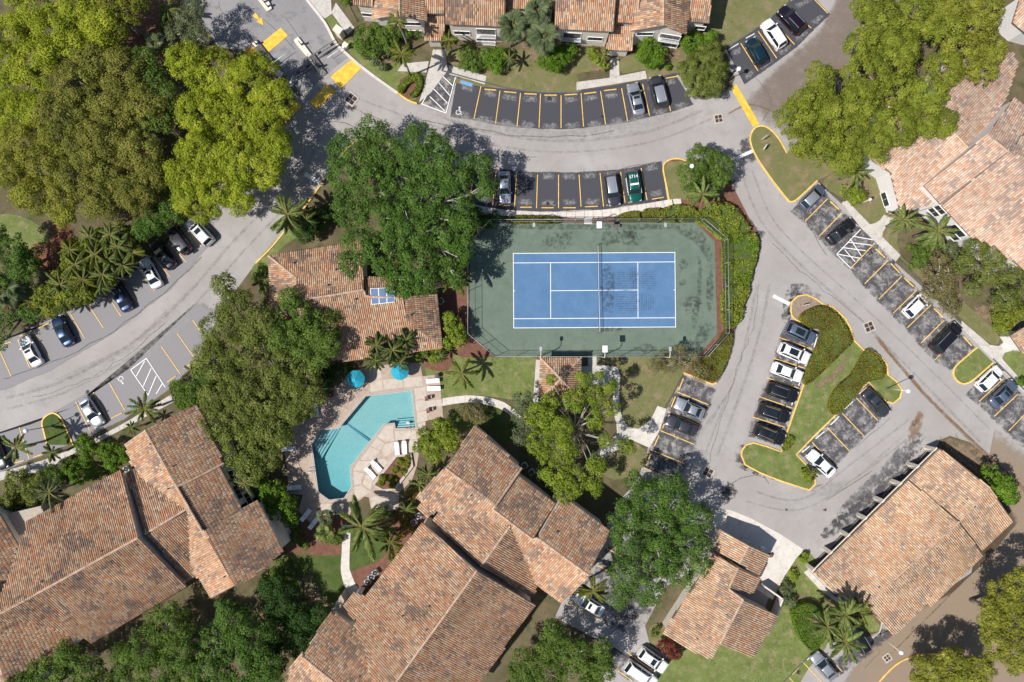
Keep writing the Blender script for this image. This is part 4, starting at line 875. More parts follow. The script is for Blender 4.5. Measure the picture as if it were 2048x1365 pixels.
# ---- upper right block
b = Building('large white-walled building at the upper right with broad pale tile roofs', 'wall_white', 'rose', base_px=(1860, 350), tw=.30, tl=.46)
b.face([(1745, 322), (1781, 346), (1800, 423), (1840, 415), (1868, 408), (1847, 371), (1937, 297), (1860, 215), (1780, 200), (1735, 290)], [(1781, 346), (1847, 410)], 4.6, 'eave', .22)
b.face([(1937, 297), (1974, 255), (2012, 200), (2036, 130), (2025, 105), (1990, 115), (1900, 100), (1860, 215)], [(1937, 297), (1860, 215)], 6.2, 'ridge', .15)
b.face([(1848, 372), (1881, 409), (1950, 357), (2016, 304), (1974, 270), (1910, 322)], [(1848, 372), (1881, 409)], 6.0, 'eave', .34, out=.08)
b.face([(1974, 270), (2028, 199), (2110, 260), (2048, 264), (2016, 303)], [(1974, 270), (2016, 303)], 9.0, 'ridge', .30, out=.08)
b.face([(1883, 412), (1950, 358), (2022, 303), (2130, 380), (2130, 540), (2048, 540), (1985, 491), (1940, 472)], [(1883, 412), (1940, 472)], 6.0, 'eave', .34)
b.face([(2022, 303), (2048, 268), (2130, 230), (2130, 380)], [(2022, 303), (2130, 380)], 8.9, 'ridge', .30)
b.face([(2025, 45), (2050, 66), (2130, 80), (2130, -20), (2045, -20)], [(2025, 45), (2050, 66)], 3.6, 'eave', .34)
b.build()
for px, py, w_, h_ in ((1741, 366, .9, 1.0), (1768, 400, 2.0, 1.3), (1751, 408, 2.0, 1.3), (1880, 420, 1.5, 1.2), (1868, 425, 1.5, 1.2), (1915, 462, 2.2, 1.5), (1905, 470, 2.0, 1.4), (2034, 95, 1.4, 1.2)): b.window(px, py, w_, h_, 'trim_white', 2)
# small entrance roof at the right edge
b = Building('small entry porch roof at the right edge beside the sidewalk', 'wall_white', 'pale', 'porch', (2045, 690), 'entry_porch')
b.face([(2020, 672), (2048, 655), (2080, 660), (2080, 712), (2044, 706)], [(2020, 672), (2044, 706)], 3.0, 'eave', .2); b.build()
# ---- carport, bottom right
b = Building('long open carport with a broad tiled gable roof at the bottom right', 'wall_beige', 'pale', 'carport', (1820, 1090), 'carport', tw=.29)
b.face([(1819, 960), (1880, 898), (1896, 908), (1979, 975), (1919, 1043)], [(1819, 960), (1880, 898)], 2.75, 'eave', .26, walls=False)
b.face([(1979, 975), (2026, 1043), (1964, 1101), (1919, 1043)], [(2026, 1043), (1964, 1101)], 2.75, 'eave', .26)
b.face([(1818, 961), (1918, 1044), (1830, 1122), (1736, 1207), (1690, 1192), (1669, 1187), (1628, 1147), (1720, 1056)], [(1628, 1147), (1818, 961)], 3.0, 'eave', .26, walls=False)
b.face([(1918, 1044), (1966, 1111), (1862, 1213), (1853, 1207), (1787, 1270), (1735, 1212), (1830, 1122)], [(1966, 1111), (1862, 1213)], 3.0, 'eave', .26)
b.build()
def wallseg(p, q, z0, z1, mat, parent, th=.2, name='wall'):
    a, c = P(*p), P(*q); d = c-a; box(name, ((a.x+c.x)/2, (a.y+c.y)/2, (z0+z1)/2), (d.length, th, z1-z0), mat, parent, math.atan2(d.y, d.x))
wallseg((1630, 1140), (1712, 1128), 0, 2.8, 'wall_beige', b.root, .2)
ea, eb = P(1628, 1147, 3.0), P(1880, 898, 3.1); ed = (eb-ea); ed.z = 0; eL = ed.length; ed.normalize(); en = Vector((ed.y, -ed.x, 0)); en = en if en.x > 0 else -en; eang = math.atan2(ed.y, ed.x)
for i in range(8):
    c = ea+ed*(.35+(eL-.7)*i/7)+en*.25; box('pier', (c.x, c.y, 1.3), (.5, .9, 2.6), 'cream', b.root, eang)
c = ea+ed*eL/2-en*.12; box('beam', (c.x, c.y, 2.5), (eL, .12, .16), 'cream', b.root, eang); c = ea+ed*eL/2+en*.1; box('beam', (c.x, c.y, 2.72), (eL, .22, .2), 'fascia', b.root, eang)
c = ea+ed*eL/2+en*3.6; box('floor', (c.x, c.y, .05), (eL, 5.6, .1), 'stone_and_shade', b.root, eang); c = ea+ed*eL/2+en*4.2; box('wall', (c.x, c.y, 1.9), (eL-.4, .2, 3.6), 'stone_and_shade', b.root, eang)  # floor and back wall coloured dark for the shade under the roof
for sg in (0, 1): c = ea+ed*(.15+(eL-.3)*sg)+en*2.2; box('wall', (c.x, c.y, 1.45), (.2, 4.2, 2.7), 'wall_beige', b.root, eang)
for q in ((1933, 998), (1948, 1014), (1858, 1083), (1872, 1097), (1757, 1174), (1773, 1185)): b.vent(*q, .3, .07)
sheet('side_slab', [(1607, 1145), (1630, 1130), (1655, 1160), (1705, 1205), (1690, 1216), (1640, 1180)], .06, 'concrete', h=.06)
# ---- small building, bottom
b = Building('small tiled building beside the concrete apron at the bottom', 'wall_beige', 'pale', 'building', (1440, 1190), tw=.29)
b.face([(1439, 1058), (1434, 1102), (1479, 1128), (1497, 1092)], [(1479, 1128), (1497, 1092)], 4.7, 'ridge', .3)
b.face([(1497, 1092), (1479, 1128), (1518, 1152), (1536, 1110)], [(1479, 1128), (1497, 1092)], 4.7, 'ridge', .3)
b.face([(1429, 1107), (1476, 1137), (1457, 1178), (1486, 1200), (1440, 1288), (1421, 1318), (1377, 1300), (1326, 1267), (1380, 1185)], [(1486, 1200), (1440, 1288)], 5.4, 'ridge', .3)
b.face([(1476, 1137), (1521, 1157), (1506, 1187), (1459, 1178)], [(1521, 1157), (1506, 1187)], 3.6, 'eave', .3)
b.face([(1486, 1200), (1557, 1232), (1507, 1315), (1440, 1288)], [(1486, 1200), (1440, 1288)], 5.4, 'ridge', .3)
b.build()
for q in ((1453, 1229), (1474, 1241), (1394, 1277)): b.vent(*q, .3, .08)
wallseg((1331, 1256), (1347, 1227), 0, 1.5, 'cream', b.root); wallseg((1349, 1214), (1371, 1180), 0, 1.8, 'cream', b.root)
# fenced bin yard wall
for p, q in (((1520, 1165), (1556, 1190)), ((1556, 1190), (1540, 1235))): wallseg(p, q, 0, 1.8, 'wall_beige', b.root)
# ================================================================ tennis court
ct = sheet('court_surface', [(940, 497), (983, 447), (1391, 446), (1429, 484), (1434, 668), (1397, 712), (992, 712), (940, 668)], .056, 'court_green', h=.056)
sheet('mulch_strip', [(1391, 446), (1398, 444), (1443, 483), (1446, 667), (1404, 713), (1397, 712), (1434, 668), (1429, 484)], .054, 'mulch', h=.05)
sheet('play_area', [(1026, 507), (1350, 505), (1351.5, 655), (1027, 657)], .062, 'court_blue', ct)
LZ = .070
def cl(a, b, z=LZ, wd=.085): ribbon('court_line', [a, b], wd, z, 'court_line', ct)
for a, b, z in (((1026, 507.4), (1350, 505.4), LZ), ((1027, 656.4), (1351.5, 654.4), LZ), ((1026.5, 506.6), (1027.5, 657), LZ+.003), ((1349.5, 504.8), (1351, 655.2), LZ+.003), ((1027, 526.5), (1350, 524.3), LZ), ((1027, 638), (1351, 636), LZ),
                ((1101, 526), (1101.3, 637.3), LZ+.003), ((1275.4, 525), (1275.8, 636.3), LZ+.003), ((1101, 582), (1275.6, 580.6), LZ), ((1026.8, 582.3), (1030, 582.3), LZ), ((1347, 580.3), (1350, 580.3), LZ)): cl(a, b, z)
zf = .074
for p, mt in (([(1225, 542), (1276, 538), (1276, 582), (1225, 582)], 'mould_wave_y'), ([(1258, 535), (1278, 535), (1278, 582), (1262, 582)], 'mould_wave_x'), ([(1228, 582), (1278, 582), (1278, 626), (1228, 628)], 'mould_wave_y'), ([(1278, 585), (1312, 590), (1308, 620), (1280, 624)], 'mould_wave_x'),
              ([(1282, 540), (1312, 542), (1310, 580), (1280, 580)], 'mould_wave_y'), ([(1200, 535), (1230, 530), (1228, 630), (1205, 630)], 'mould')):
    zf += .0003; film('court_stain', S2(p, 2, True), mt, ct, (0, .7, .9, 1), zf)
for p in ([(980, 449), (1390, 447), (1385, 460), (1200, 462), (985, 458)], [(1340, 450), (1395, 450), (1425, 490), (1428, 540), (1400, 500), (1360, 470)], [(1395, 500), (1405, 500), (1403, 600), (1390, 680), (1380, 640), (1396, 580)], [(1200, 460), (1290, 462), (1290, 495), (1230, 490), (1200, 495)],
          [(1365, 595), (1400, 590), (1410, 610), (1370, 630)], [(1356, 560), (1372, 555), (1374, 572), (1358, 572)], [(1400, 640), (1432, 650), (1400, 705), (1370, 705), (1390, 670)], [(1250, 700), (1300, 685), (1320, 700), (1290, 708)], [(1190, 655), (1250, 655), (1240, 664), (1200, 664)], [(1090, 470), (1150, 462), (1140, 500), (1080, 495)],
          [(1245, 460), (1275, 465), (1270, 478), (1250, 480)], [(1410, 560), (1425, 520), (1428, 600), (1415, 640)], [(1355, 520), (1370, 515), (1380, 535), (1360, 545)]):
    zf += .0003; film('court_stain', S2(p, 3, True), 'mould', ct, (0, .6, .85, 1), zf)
# net
nr = empty('tennis_net', P(1193, 582, .06), 'tennis net with a white top band stretched across the blue court', 'net')
na, nb_ = P(1196, 493, .07), P(1199, 666, .07); e = (nb_-na)
na, nb_ = P(1194, 491, .07), P(1198, 666, .07); e = nb_-na
for q in (na, nb_): tube('net_post', [q, q+Vector((0, 0, 1.1))], .05, 'black_metal', nr)
geo = []; nS = 90
def bar(a, b_, w_): return tube_geo([a, b_], w_, 4)
for i in range(nS+1): q = na+e*(i/nS); geo.append(bar(q, q+Vector((0, 0, .98)), .006))
for j in range(1, 9): geo.append(bar(na+Vector((0, 0, j*.11)), nb_+Vector((0, 0, j*.11)), .006))
mk('net_mesh', *join(geo), 'black_metal', nr)['kind'] = 'stuff'
hb = [na+e*t+Vector((0, 0, 1.03-.1*math.sin(math.pi*t))) for t in np.linspace(0, 1, 13)]
tube('net_band', hb, .03, 'white_metal', nr, 6); tube('centre_strap', [na+e*.5, na+e*.5+Vector((0, 0, .95))], .03, 'white_metal', nr)
# perimeter fence
fp = [(937, 497), (982, 447), (1397, 445), (1443, 484), (1446, 667), (1404, 713), (991, 713), (938, 668)]
fr_ = empty('court_fence', P(1190, 713), 'tall chain-link fence around the tennis court with green rails', 'fence'); FH = 3.0
geo = []
for i in range(8):
    a, b_ = P(*fp[i]), P(*fp[(i+1) % 8]); L_ = (b_-a).length; n = max(1, round(L_/3)); d = (b_-a)/L_
    for k in range(n): q = a+d*L_*k/n; tube('fence_post', [q, q+Vector((0, 0, FH))], .035, 'galvanised', fr_, 6)
    for z_ in (.05, 1.5, FH): tube('rail', [a+Vector((0, 0, z_)), b_+Vector((0, 0, z_))], .03 if z_ == FH else .02, 'galvanised', fr_, 6)
    m_ = int(L_/.16)
    for k in range(-int(FH/.16), m_+1):
        for sgn in (1, -1):
            s0 = k*.16; t0, t1 = (s0, s0+FH); z0, z1 = (0, FH) if sgn > 0 else (FH, 0)
            if t0 < 0: z0 = z0+(z1-z0)*(-t0/FH); t0 = 0
            if t1 > L_: z1 = z0+(z1-z0)*((L_-t0)/(t1-t0)) if t1 > t0 else z1; t1 = L_
            if t1-t0 < .1: continue
            p_, q_ = a+d*t0, a+d*t1; w_ = Vector((0, 0, .006)); nrm = Vector((-d.y, d.x, 0))*.004
            v = [p_+Vector((0, 0, z0))-w_, q_+Vector((0, 0, z1))-w_, q_+Vector((0, 0, z1))+w_+nrm, p_+Vector((0, 0, z0))+w_+nrm]; geo.append((v, [(0, 1, 2, 3)]))
mk('chain_link', *join(geo), 'black_metal', fr_)['kind'] = 'stuff'
# flood lights
def flood(base, arm, big, label):
    b0 = P(*base); t = empty('flood_light', b0, label, 'light', 'flood lights along the court fence')
    h = 4.9; tube('pole', [b0, b0+Vector((0, 0, h-.5)), b0+Vector((0, arm*.35, h-.08)), b0+Vector((0, arm, h))], [.07, .06, .05, .05], 'rust' if arm < 0 else 'cream', t)
    s_ = (.72, .95) if big else (.38, .62)
    hd = box('lamp_head', (b0.x, b0.y+arm*1.15, h+.06), (s_[0], s_[1], .2), 'white_metal' if big else 'galvanised', t, 0, .05)
    box('lens', (b0.x, b0.y+arm*1.15, h-.055), (s_[0]*.85, s_[1]*.85, .02), 'lamp_glass', hd)
for base, big, lb in (((1079, 714), 0, 'small grey flood light nearest the gazebo on the south court fence'), ((1201, 714), 1, 'large white flood light at the middle of the south court fence'), ((1325, 714), 0, 'small grey flood light at the east end of the south court fence')): flood(base, 1.05, big, lb)
for base, big, lb in (((1066, 446), 0, 'small grey flood light at the west end of the north court fence'), ((1190, 446), 1, 'large white flood light at the middle of the north court fence'), ((1316, 446), 0, 'small grey flood light at the east end of the north court fence')): flood(base, -1.0, big, lb)
box('bench', P(1233, 452, .25), (.8, .35, .5), 'dark_void'); tag(bpy.data.objects['bench'], 'small dark bench box by the north fence inside the court', 'bench')
o = bpy.data.objects['bench']; box('seat', P(1233, 452, .58), (1.0, .45, .06), 'stone_and_shade', o)

# ================================================================ pool
def pool():
    t = sheet('pool_basin_floor', POOL, -1.25, 'basin'); p = ccw([tuple(P(*q)) for q in POOL]); n = len(p)
    mk('pool_wall', [(q[0], q[1], .06) for q in p]+[(q[0], q[1], -2.9) for q in p], [(i, (i+1) % n, (i+1) % n+n, i+n) for i in range(n)], 'basin', t)
    def deep(x, y): k = min(1, max(0, ((682.5-y*K)-862)/140)); return -1.15-1.0*k
    for vv in t.data.vertices: vv.co.z = deep(vv.co.x+t.location.x, vv.co.y+t.location.y)+1.25
    wp = [(q[0], q[1]) for q in offset_line([tuple(q) for q in p], .012, True)]; tr_ = tess(wp); n_ = len(wp)
    tr_ = [q if ((wp[q[1]][0]-wp[q[0]][0])*(wp[q[2]][1]-wp[q[0]][1])-(wp[q[1]][1]-wp[q[0]][1])*(wp[q[2]][0]-wp[q[0]][0])) > 0 else q[::-1] for q in tr_]
    wt = mk('pool_water', [(x, y, -.06) for x, y in wp]+[(x, y, -3.0) for x, y in wp], tr_+[tuple(i+n_ for i in q[::-1]) for q in tr_]+[(i+n_, (i+1) % n_+n_, (i+1) % n_, i) for i in range(n_)], 'water'); wt['kind'] = 'structure'
    ribbon('floor_stripe', [(686, 846), (712, 866), (738, 886)], .32, -1.13, 'basin_line', t)
    # steps of both shallow corners
    for k in range(6):
        a = (644-k*2.2+k*7.0, 860+k*1.2); c = (625+k*3.2, 888+k*5.0); ribbon('pool_step', [(644+k*6.0, 858+k*.2), (624+k*2.5, 889+k*6.0)], .42, -.22-.17*k, 'basin_step' if k % 2 else 'basin', t, h=.16)
    for k in range(4): ribbon('pool_step', [(792-k*.5, 855-k*4.2), (833, 851.5-k*4.2)], .30, -.22-.2*k, 'basin_step', t, h=.18)
    for k in range(4): ribbon('step_edge', [(792-k*.5, 857-k*4.2), (833, 853.5-k*4.2)], .06, -.205-.2*k, 'basin_line', t)
    for k in range(6): ribbon('step_edge', [(644+k*6.0+2, 858), (624+k*2.5+2, 891+k*6)], .05, -.20-.17*k, 'basin_line', t)
    rim = ribbon('pool_rim', POOL, .34, .085, 'coping', None, .09, True, 'structure')
    ribbon('tile_band', POOL, .05, .088, 'stone_and_shade', rim, 0, True)
pool()
DK = [(840, 725), (845, 753), (879, 749), (883, 797), (887, 835), (851, 842), (853, 874), (835, 878), (838, 906), (834, 932), (824, 961), (799, 985), (797, 1017), (784, 1023), (742, 1019), (738, 995), (729, 993), (708, 1011), (700, 1030), (687, 1035), (687, 1053), (673, 1048), (668, 1032), (658, 1035), (639, 1055), (621, 1046), (597, 1022), (606, 990), (580, 988), (568, 893), (584, 885), (581, 848), (618, 837), (629, 808), (650, 802), (687, 763), (697, 745), (739, 733), (782, 729)]
deck = sheet_hole('pool_deck', DK, [POOL], .05, 'deck_tan')
def dslab(pts, mat='deck_pale', z=.066): sheet('deck_slab', pts, z+random.uniform(-.003, .003), mat, deck, None, h=.03)
# pale cast slabs east and south of the water
for q in ([(739, 733), (762, 731), (764, 757), (740, 762)], [(740, 764), (764, 759), (766, 780), (742, 784)], [(766, 760), (805, 756), (806, 775), (768, 780)], [(807, 756), (844, 753), (846, 772), (808, 775)],
          [(829, 777), (851, 774), (852, 797), (831, 800)], [(831, 802), (852, 799), (854, 820), (833, 823)], [(833, 825), (854, 822), (855, 842), (835, 846)], [(836, 848), (851, 844), (852, 874), (837, 876)],
          [(852, 802), (884, 799), (885, 812), (853, 816)], [(770, 853), (786, 851), (788, 882), (771, 884), (755, 874)], [(753, 876), (769, 887), (762, 900), (741, 892)], [(790, 863), (832, 861), (833, 879), (791, 881)],
          [(741, 894), (760, 902), (746, 920), (720, 920)], [(764, 901), (771, 888), (790, 884), (788, 902), (770, 915)], [(792, 883), (834, 880), (835, 903), (792, 906)], [(718, 922), (744, 922), (730, 945), (706, 940)],
          [(707, 943), (728, 947), (722, 968), (708, 972)], [(748, 922), (768, 917), (776, 925), (752, 950), (733, 947)], [(709, 975), (722, 970), (742, 985), (728, 991), (712, 1000)], [(731, 950), (750, 953), (744, 966), (742, 981), (726, 968)],
          [(672, 1010), (687, 1008), (687, 1030), (672, 1030)], [(640, 1010), (655, 1007), (670, 1010), (669, 1030), (645, 1030)], [(742, 997), (766, 985), (792, 988), (795, 1015), (784, 1021), (744, 1017)]): dslab(q)
for q in ([(614, 892), (598, 892), (596, 925), (614, 925)], [(594, 895), (572, 897), (577, 930), (594, 928)], [(615, 928), (597, 928), (599, 960), (618, 960)], [(595, 930), (577, 933), (582, 962), (596, 960)], [(620, 963), (584, 965), (606, 987), (624, 985)], [(700, 768), (690, 778), (700, 790), (716, 776)], [(650, 805), (632, 812), (640, 835), (660, 820)], [(600, 850), (625, 842), (640, 850), (615, 880), (590, 880)], [(663, 818), (680, 800), (697, 806), (676, 838)], [(640, 838), (660, 823), (672, 842), (650, 848)],
          [(852, 755), (878, 751), (881, 774), (854, 776)], [(854, 779), (881, 776), (883, 796), (855, 799)], [(855, 819), (885, 816), (886, 834), (857, 840)], [(768, 732), (800, 729), (803, 752), (769, 756)], [(803, 729), (838, 727), (842, 750), (806, 753)], [(700, 746), (736, 735), (738, 760), (712, 765)]): dslab(q, 'deck_tan', .062)
# planter
pl = empty('planter', P(785, 945), 'raised planter with low walls and clipped shrubs on the pool deck', 'planter')
PLN = [(792, 912), (822, 909), (825, 932), (790, 978), (766, 980), (748, 968)]
ribbon('planter_wall', PLN, .38, .42, 'coping', pl, .42, True); sheet('bed', PLN, .32, 'mulch', pl, h=.3)
# loungers
def lounger(px, py, deg, lab, flat=False):
    c = P(px, py, 0); t = empty('sun_lounger', (c.x, c.y, .06), lab, 'lounger', 'white loungers around the pool', R(deg))
    def loc(nm, M_, s, mat, par=t):
        v = [(sx*s[0]/2, sy*s[1]/2, sz*s[2]/2) for sz in (-1, 1) for sx, sy in ((-1, -1), (1, -1), (1, 1), (-1, 1))]
        me = bpy.data.meshes.new(nm); me.from_pydata([tuple(M_ @ Vector(q)) for q in v], [], [(3, 2, 1, 0), (4, 5, 6, 7), (0, 1, 5, 4), (1, 2, 6, 5), (2, 3, 7, 6), (3, 0, 4, 7)]); me.materials.append(MATS[mat]); o = bpy.data.objects.new(nm, me); put(o, par); return o
    T = Matrix.Translation
    for k in range(8): loc('slat', T((-.75+k*.16, 0, .33)), (.15, .62, .03), 'white_cloth')
    M_ = T((.52, 0, .33)) @ Matrix.Rotation(R(-28), 4, 'Y') @ T((.36, 0, 0)); loc('backrest', M_, (.74, .62, .04), 'white_cloth')
    for sx in (-.75, .5):
        for sy in (-.27, .27): loc('leg', T((sx, sy, .155)), (.06, .05, .31), 'white_metal')
    for sy in (-.31, .31): loc('side_rail', T((-.1, sy, .32)), (1.5, .04, .06), 'white_metal')
for a in ((864, 762, 3, 'white lounger in the upper right corner of the pool deck, upper of the pair'), (866, 777, 2, 'white lounger on the right deck just below its neighbour, above the brown chairs'), (634, 822, 98, 'lone white lounger beside the tree on the upper left of the deck'),
          (582, 897, 183, 'white lounger at the left edge of the deck level with the pool steps'), (593, 974, 183, 'white lounger at the lower left edge of the deck'), (615, 1027, 232, 'left lounger of the diagonal pair at the bottom left of the deck'), (631, 1043, 232, 'right lounger of the diagonal pair beside the small palm'),
          (795, 899, 94, 'left lounger of the upright pair above the planter'), (810, 897, 92, 'right lounger of the upright pair above the planter'), (755, 933, 132, 'upper lounger of the diagonal pair beside the planter'), (743, 947, 132, 'lower lounger of the diagonal pair beside the planter')): lounger(*a)
for px, py, lab in ((854, 797, 'brown wooden armchair on the right deck above the garden path'), (857, 821, 'brown wooden armchair on the right deck below the garden path')):
    c = P(px, py); t = empty('armchair', (c.x, c.y, .06), lab, 'chair', 'brown chairs on the right side of the deck', R(4))
    def lb(nm, x, y, z, sx, sy, sz): o = box(nm, (0, 0, 0), (sx, sy, sz), 'wood_brown'); o.parent = t; o.location = (x, y, z)
    lb('seat', 0, 0, .42, .5, .5, .05); lb('backrest', .28, 0, .7, .06, .52, .6)
    for sy in (-.27, .27): lb('armrest', 0, sy, .62, .52, .09, .04); lb('leg', -.2, sy, .3, .05, .05, .6); lb('leg', .22, sy, .3, .05, .05, .6)
def umbrella(px, py, lab, rot):
    c = P(px, py, 2.4); t = empty('patio_umbrella', (c.x, c.y, .06), lab, 'umbrella', 'turquoise pool umbrellas', rot); r = 1.32; z0 = 2.1; zt = 2.85
    me_v = []; me_f = []
    for k in range(8):
        a0 = k*math.pi/4; a1 = a0+math.pi/4; am = (a0+a1)/2
        v = [(0, 0, zt), (r*math.cos(a0), r*math.sin(a0), z0), (r*.955*math.cos(am), r*.955*math.sin(am), z0+.03), (r*math.cos(a1), r*math.sin(a1), z0), (r*.5*math.cos(a0), r*.5*math.sin(a0), (zt+z0)/2+.05), (r*.47*math.cos(am), r*.47*math.sin(am), (zt+z0)/2+.02), (r*.5*math.cos(a1), r*.5*math.sin(a1), (zt+z0)/2+.05),
             (r*math.cos(a0), r*math.sin(a0), z0-.14), (r*.955*math.cos(am), r*.955*math.sin(am), z0-.11), (r*math.cos(a1), r*math.sin(a1), z0-.14)]
        me = bpy.data.meshes.new('canopy_panel'); me.from_pydata(v, [], [(0, 4, 5), (0, 5, 6), (4, 1, 2, 5), (5, 2, 3, 6), (1, 7, 8, 2), (2, 8, 9, 3)]); me.materials.append(MATS['umbrella_cloth']); o = bpy.data.objects.new('canopy_panel', me); put(o, t)
        o = mk('rib', *tube_geo([(0, 0, zt-.25), (r*.97*math.cos(a0), r*.97*math.sin(a0), z0-.03)], .012, 4), 'white_metal'); o.parent = t; 
    for nm, path, rd, mt in (('pole', [(0, 0, 0), (0, 0, zt+.1)], .025, 'white_metal'), ('base', [(0, 0, 0), (0, 0, .1)], .3, 'stone_and_shade')):
        v, f = tube_geo(path, rd, 10); me = bpy.data.meshes.new(nm); me.from_pydata([tuple(q) for q in v], [], f); me.materials.append(MATS[mt]); put(bpy.data.objects.new(nm, me), t)
umbrella(711, 759, 'turquoise umbrella left of the pale slab strip on the pool deck', .3); umbrella(799, 743, 'turquoise umbrella under the palms at the upper right of the deck', .1)
for q, r in (((711, 759), .0), ((799, 743), .0)):
    c = P(q[0]-1, q[1]+1); lathe('patio_table', [(.05, .0), (.05, .68), (.6, .7), (.6, .74)], (c.x, c.y, .06), 'white_metal', None, 16); bpy.context.view_layer
tb = [o for o in bpy.data.objects if o.name.startswith('patio_table')]
for o, l_ in zip(tb, ('round table beneath the left turquoise umbrella', 'round table beneath the right turquoise umbrella')): tag(o, l_, 'table', 'tables under the umbrellas')
def urn(px, py, name, label, cat, mat, r=.3, h=.6):
    c = P(px, py); o = lathe(name, [(r*.7, 0), (r, h*.5), (r*1.1, h), (r*.85, h), (r*.8, h*.8)], (c.x, c.y, .05), mat); tag(o, label, cat); lathe('rim', [(r*1.12, h-.06), (r*1.16, h-.02), (r*1.1, h+.02)], (c.x, c.y, .05), mat, o); return o
urn(665, 790, 'flower_pot', 'dark red round pot on the left side of the pool deck', 'pot', 'dark_terracotta', .32)
urn(875, 752, 'litter_bin', 'round grey bin at the top right corner of the deck', 'bin', 'stone_and_shade', .3, .8)
for q, lb_ in (((626, 940), 'chrome pool ladder on the left side of the pool'), ((816, 851), 'handrail at the pool steps in the lower right corner')):
    c = P(*q); t = empty('pool_ladder', (c.x, c.y, .08), lb_, 'ladder')
    for s_ in (-.25, .25):
        a = c+Vector((0, s_, .08)) if q[0] < 700 else c+Vector((s_, 0, .08)); d = Vector((1, 0, 0)) if q[0] < 700 else Vector((0, 1, 0))
        tube('handrail', [a-d*.5, a-d*.45+Vector((0, 0, .7)), a+d*.1+Vector((0, 0, .75)), a+d*.3+Vector((0, 0, -.5))], .035, 'white_metal', t, 6)
    box('tread', (c.x+(.25 if q[0] < 700 else 0), c.y+(0 if q[0] < 700 else .3), .0), (.25, .5, .04) if q[0] < 700 else (.5, .25, .04), 'white_metal', t)

# ================================================================ entrance gate
def island(pts, label, mat='cream', h=.35):
    q = S2(pts, 3, True); o = sheet('traffic_island', q, h, mat, None, None, h=h); tag(o, label, 'traffic island'); return o
i1 = island([(591, 81), (595, 78), (600, 79), (625, 112), (651, 144), (651.5, 149), (647, 152), (641, 149), (617, 118), (591, 87)], 'long cream traffic island with rounded ends between the entry lanes')
sheet('paved_strip', [(619, 116), (628, 109), (646, 134), (638, 140)], .36, 'stone_and_shade', i1)
i2 = island([(504, 85), (509, 82), (516, 83), (540, 112), (572, 152), (599, 189), (597, 194), (590, 188), (560, 150), (530, 114), (506, 93)], 'long grey traffic island beside the bright green tree', 'stone_and_shade')
sheet('island_cap', [(506, 90), (509, 85), (515, 85), (519, 91), (513, 97)], .37, 'cream', i2)
i3 = island([(512, -8), (530, -8), (544, 16), (543, 21), (537, 24), (532, 21)], 'cream traffic island end at the very top beside the yellow arrow')
for isl, q in ((i1, (604, 92)), (i2, (514, 91)), (i3, (530, 7)), (i3, (537, 16)), (i1, (641, 136))):
    g = P(*q); box('keypad_post', (g.x, g.y, .9), (.12, .3, 1.1), 'black_metal', isl, R(35))
def gate(pts, label, n=5):
    c = P(*pts[0]); t = empty('metal_gate', c, label, 'gate', 'black swing gates across the entry lanes'); h = 1.9
    q = [P(*p) for p in S2(pts, 6)]
    for z_ in (.15, .95, h): tube('rail', [p+Vector((0, 0, z_)) for p in q], .035, 'black_metal', t, 6)
    tot = sum((q[i+1]-q[i]).length for i in range(len(q)-1)); m_ = int(tot/.16); geo = []
    acc = 0; out = []
    for i in range(len(q)-1):
        L_ = (q[i+1]-q[i]).length; k = int(L_/.15)
        for j in range(k): out.append(q[i].lerp(q[i+1], j/k))
    for p in out: tube('picket', [p+Vector((0, 0, .1)), p+Vector((0, 0, h+.06))], .018, 'black_metal', t, 4, False)
    m2 = q[len(q)//2]; d = (q[-1]-q[0]).normalized()
    for f_ in (.3, .7): k = q[int(len(q)*f_)]; box('panel_plate', (k.x, k.y, 1.3), (.55, .05, .5), 'black_metal', t, math.atan2(d.y, d.x))
gate([(636, 119), (655, 105), (680, 90)], 'black metal swing gate in the right entry lane beside the cream pillar')
gate([(594, 156), (612, 147), (628.5, 133)], 'black metal swing gate in the left entry lane partly shaded by the tree')
def barrier(a, b_, label, post=None):
    q0 = P(*a); q1 = P(*b_); t = empty('barrier_arm', q0, label, 'barrier', 'white barrier arms at the gate')
    box('housing', (q0.x, q0.y, .55), (.35, .35, 1.1), 'white_metal', t, R(35), .03); z_ = Vector((0, 0, 1.0)); tube('arm', [q0+z_, q1+z_], [.05, .035], 'white_metal', t, 6)
barrier((552, 131), (583, 108), 'raised-level white barrier arm over the left lane beside the yellow hump'); barrier((690, 100), (658, 122), 'white barrier arm reaching left from the right kerb')
barrier((525, 128), (533, 122), 'short white barrier arm end poking out from under the bright tree'); barrier((585, 170), (590, 158), 'short white barrier arm below the left swing gate')
def pillar(px, py, s, h, label, mat='cream', rz=-35):
    g = P(px, py); o = box('gate_pillar', (g.x, g.y, h/2), (s, s*.8, h), mat, None, R(rz)); tag(o, label, 'pillar'); box('capstone', (g.x, g.y, h+.06), (s+.2, s*.8+.2, .12), 'cream', o, R(rz)); return o
pillar(683, 73, 1.0, 2.1, 'cream gate pillar at the right side of the entrance'); pillar(694, 96, .55, 1.0, 'small white pillar beside the kerb below the gate', 'white_metal'); pillar(566, 156, .8, 1.6, 'grey gate pillar half under the bright tree', 'stone_and_shade')
def railing(pts, label, h=1.3, sp=.22):
    t = empty('iron_railing', P(*pts[0]), label, 'railing'); q = [P(*p) for p in pts]
    for i in range(len(q)-1):
        a, c = q[i], q[i+1]; n = max(1, int((c-a).length/sp))
        for z_ in (.12, h): tube('rail', [a+Vector((0, 0, z_)), c+Vector((0, 0, z_))], .025, 'black_metal', t, 5)
        for k in range(n+1): p = a.lerp(c, k/n); tube('picket', [p, p+Vector((0, 0, h))], .016, 'black_metal', t, 4, False)
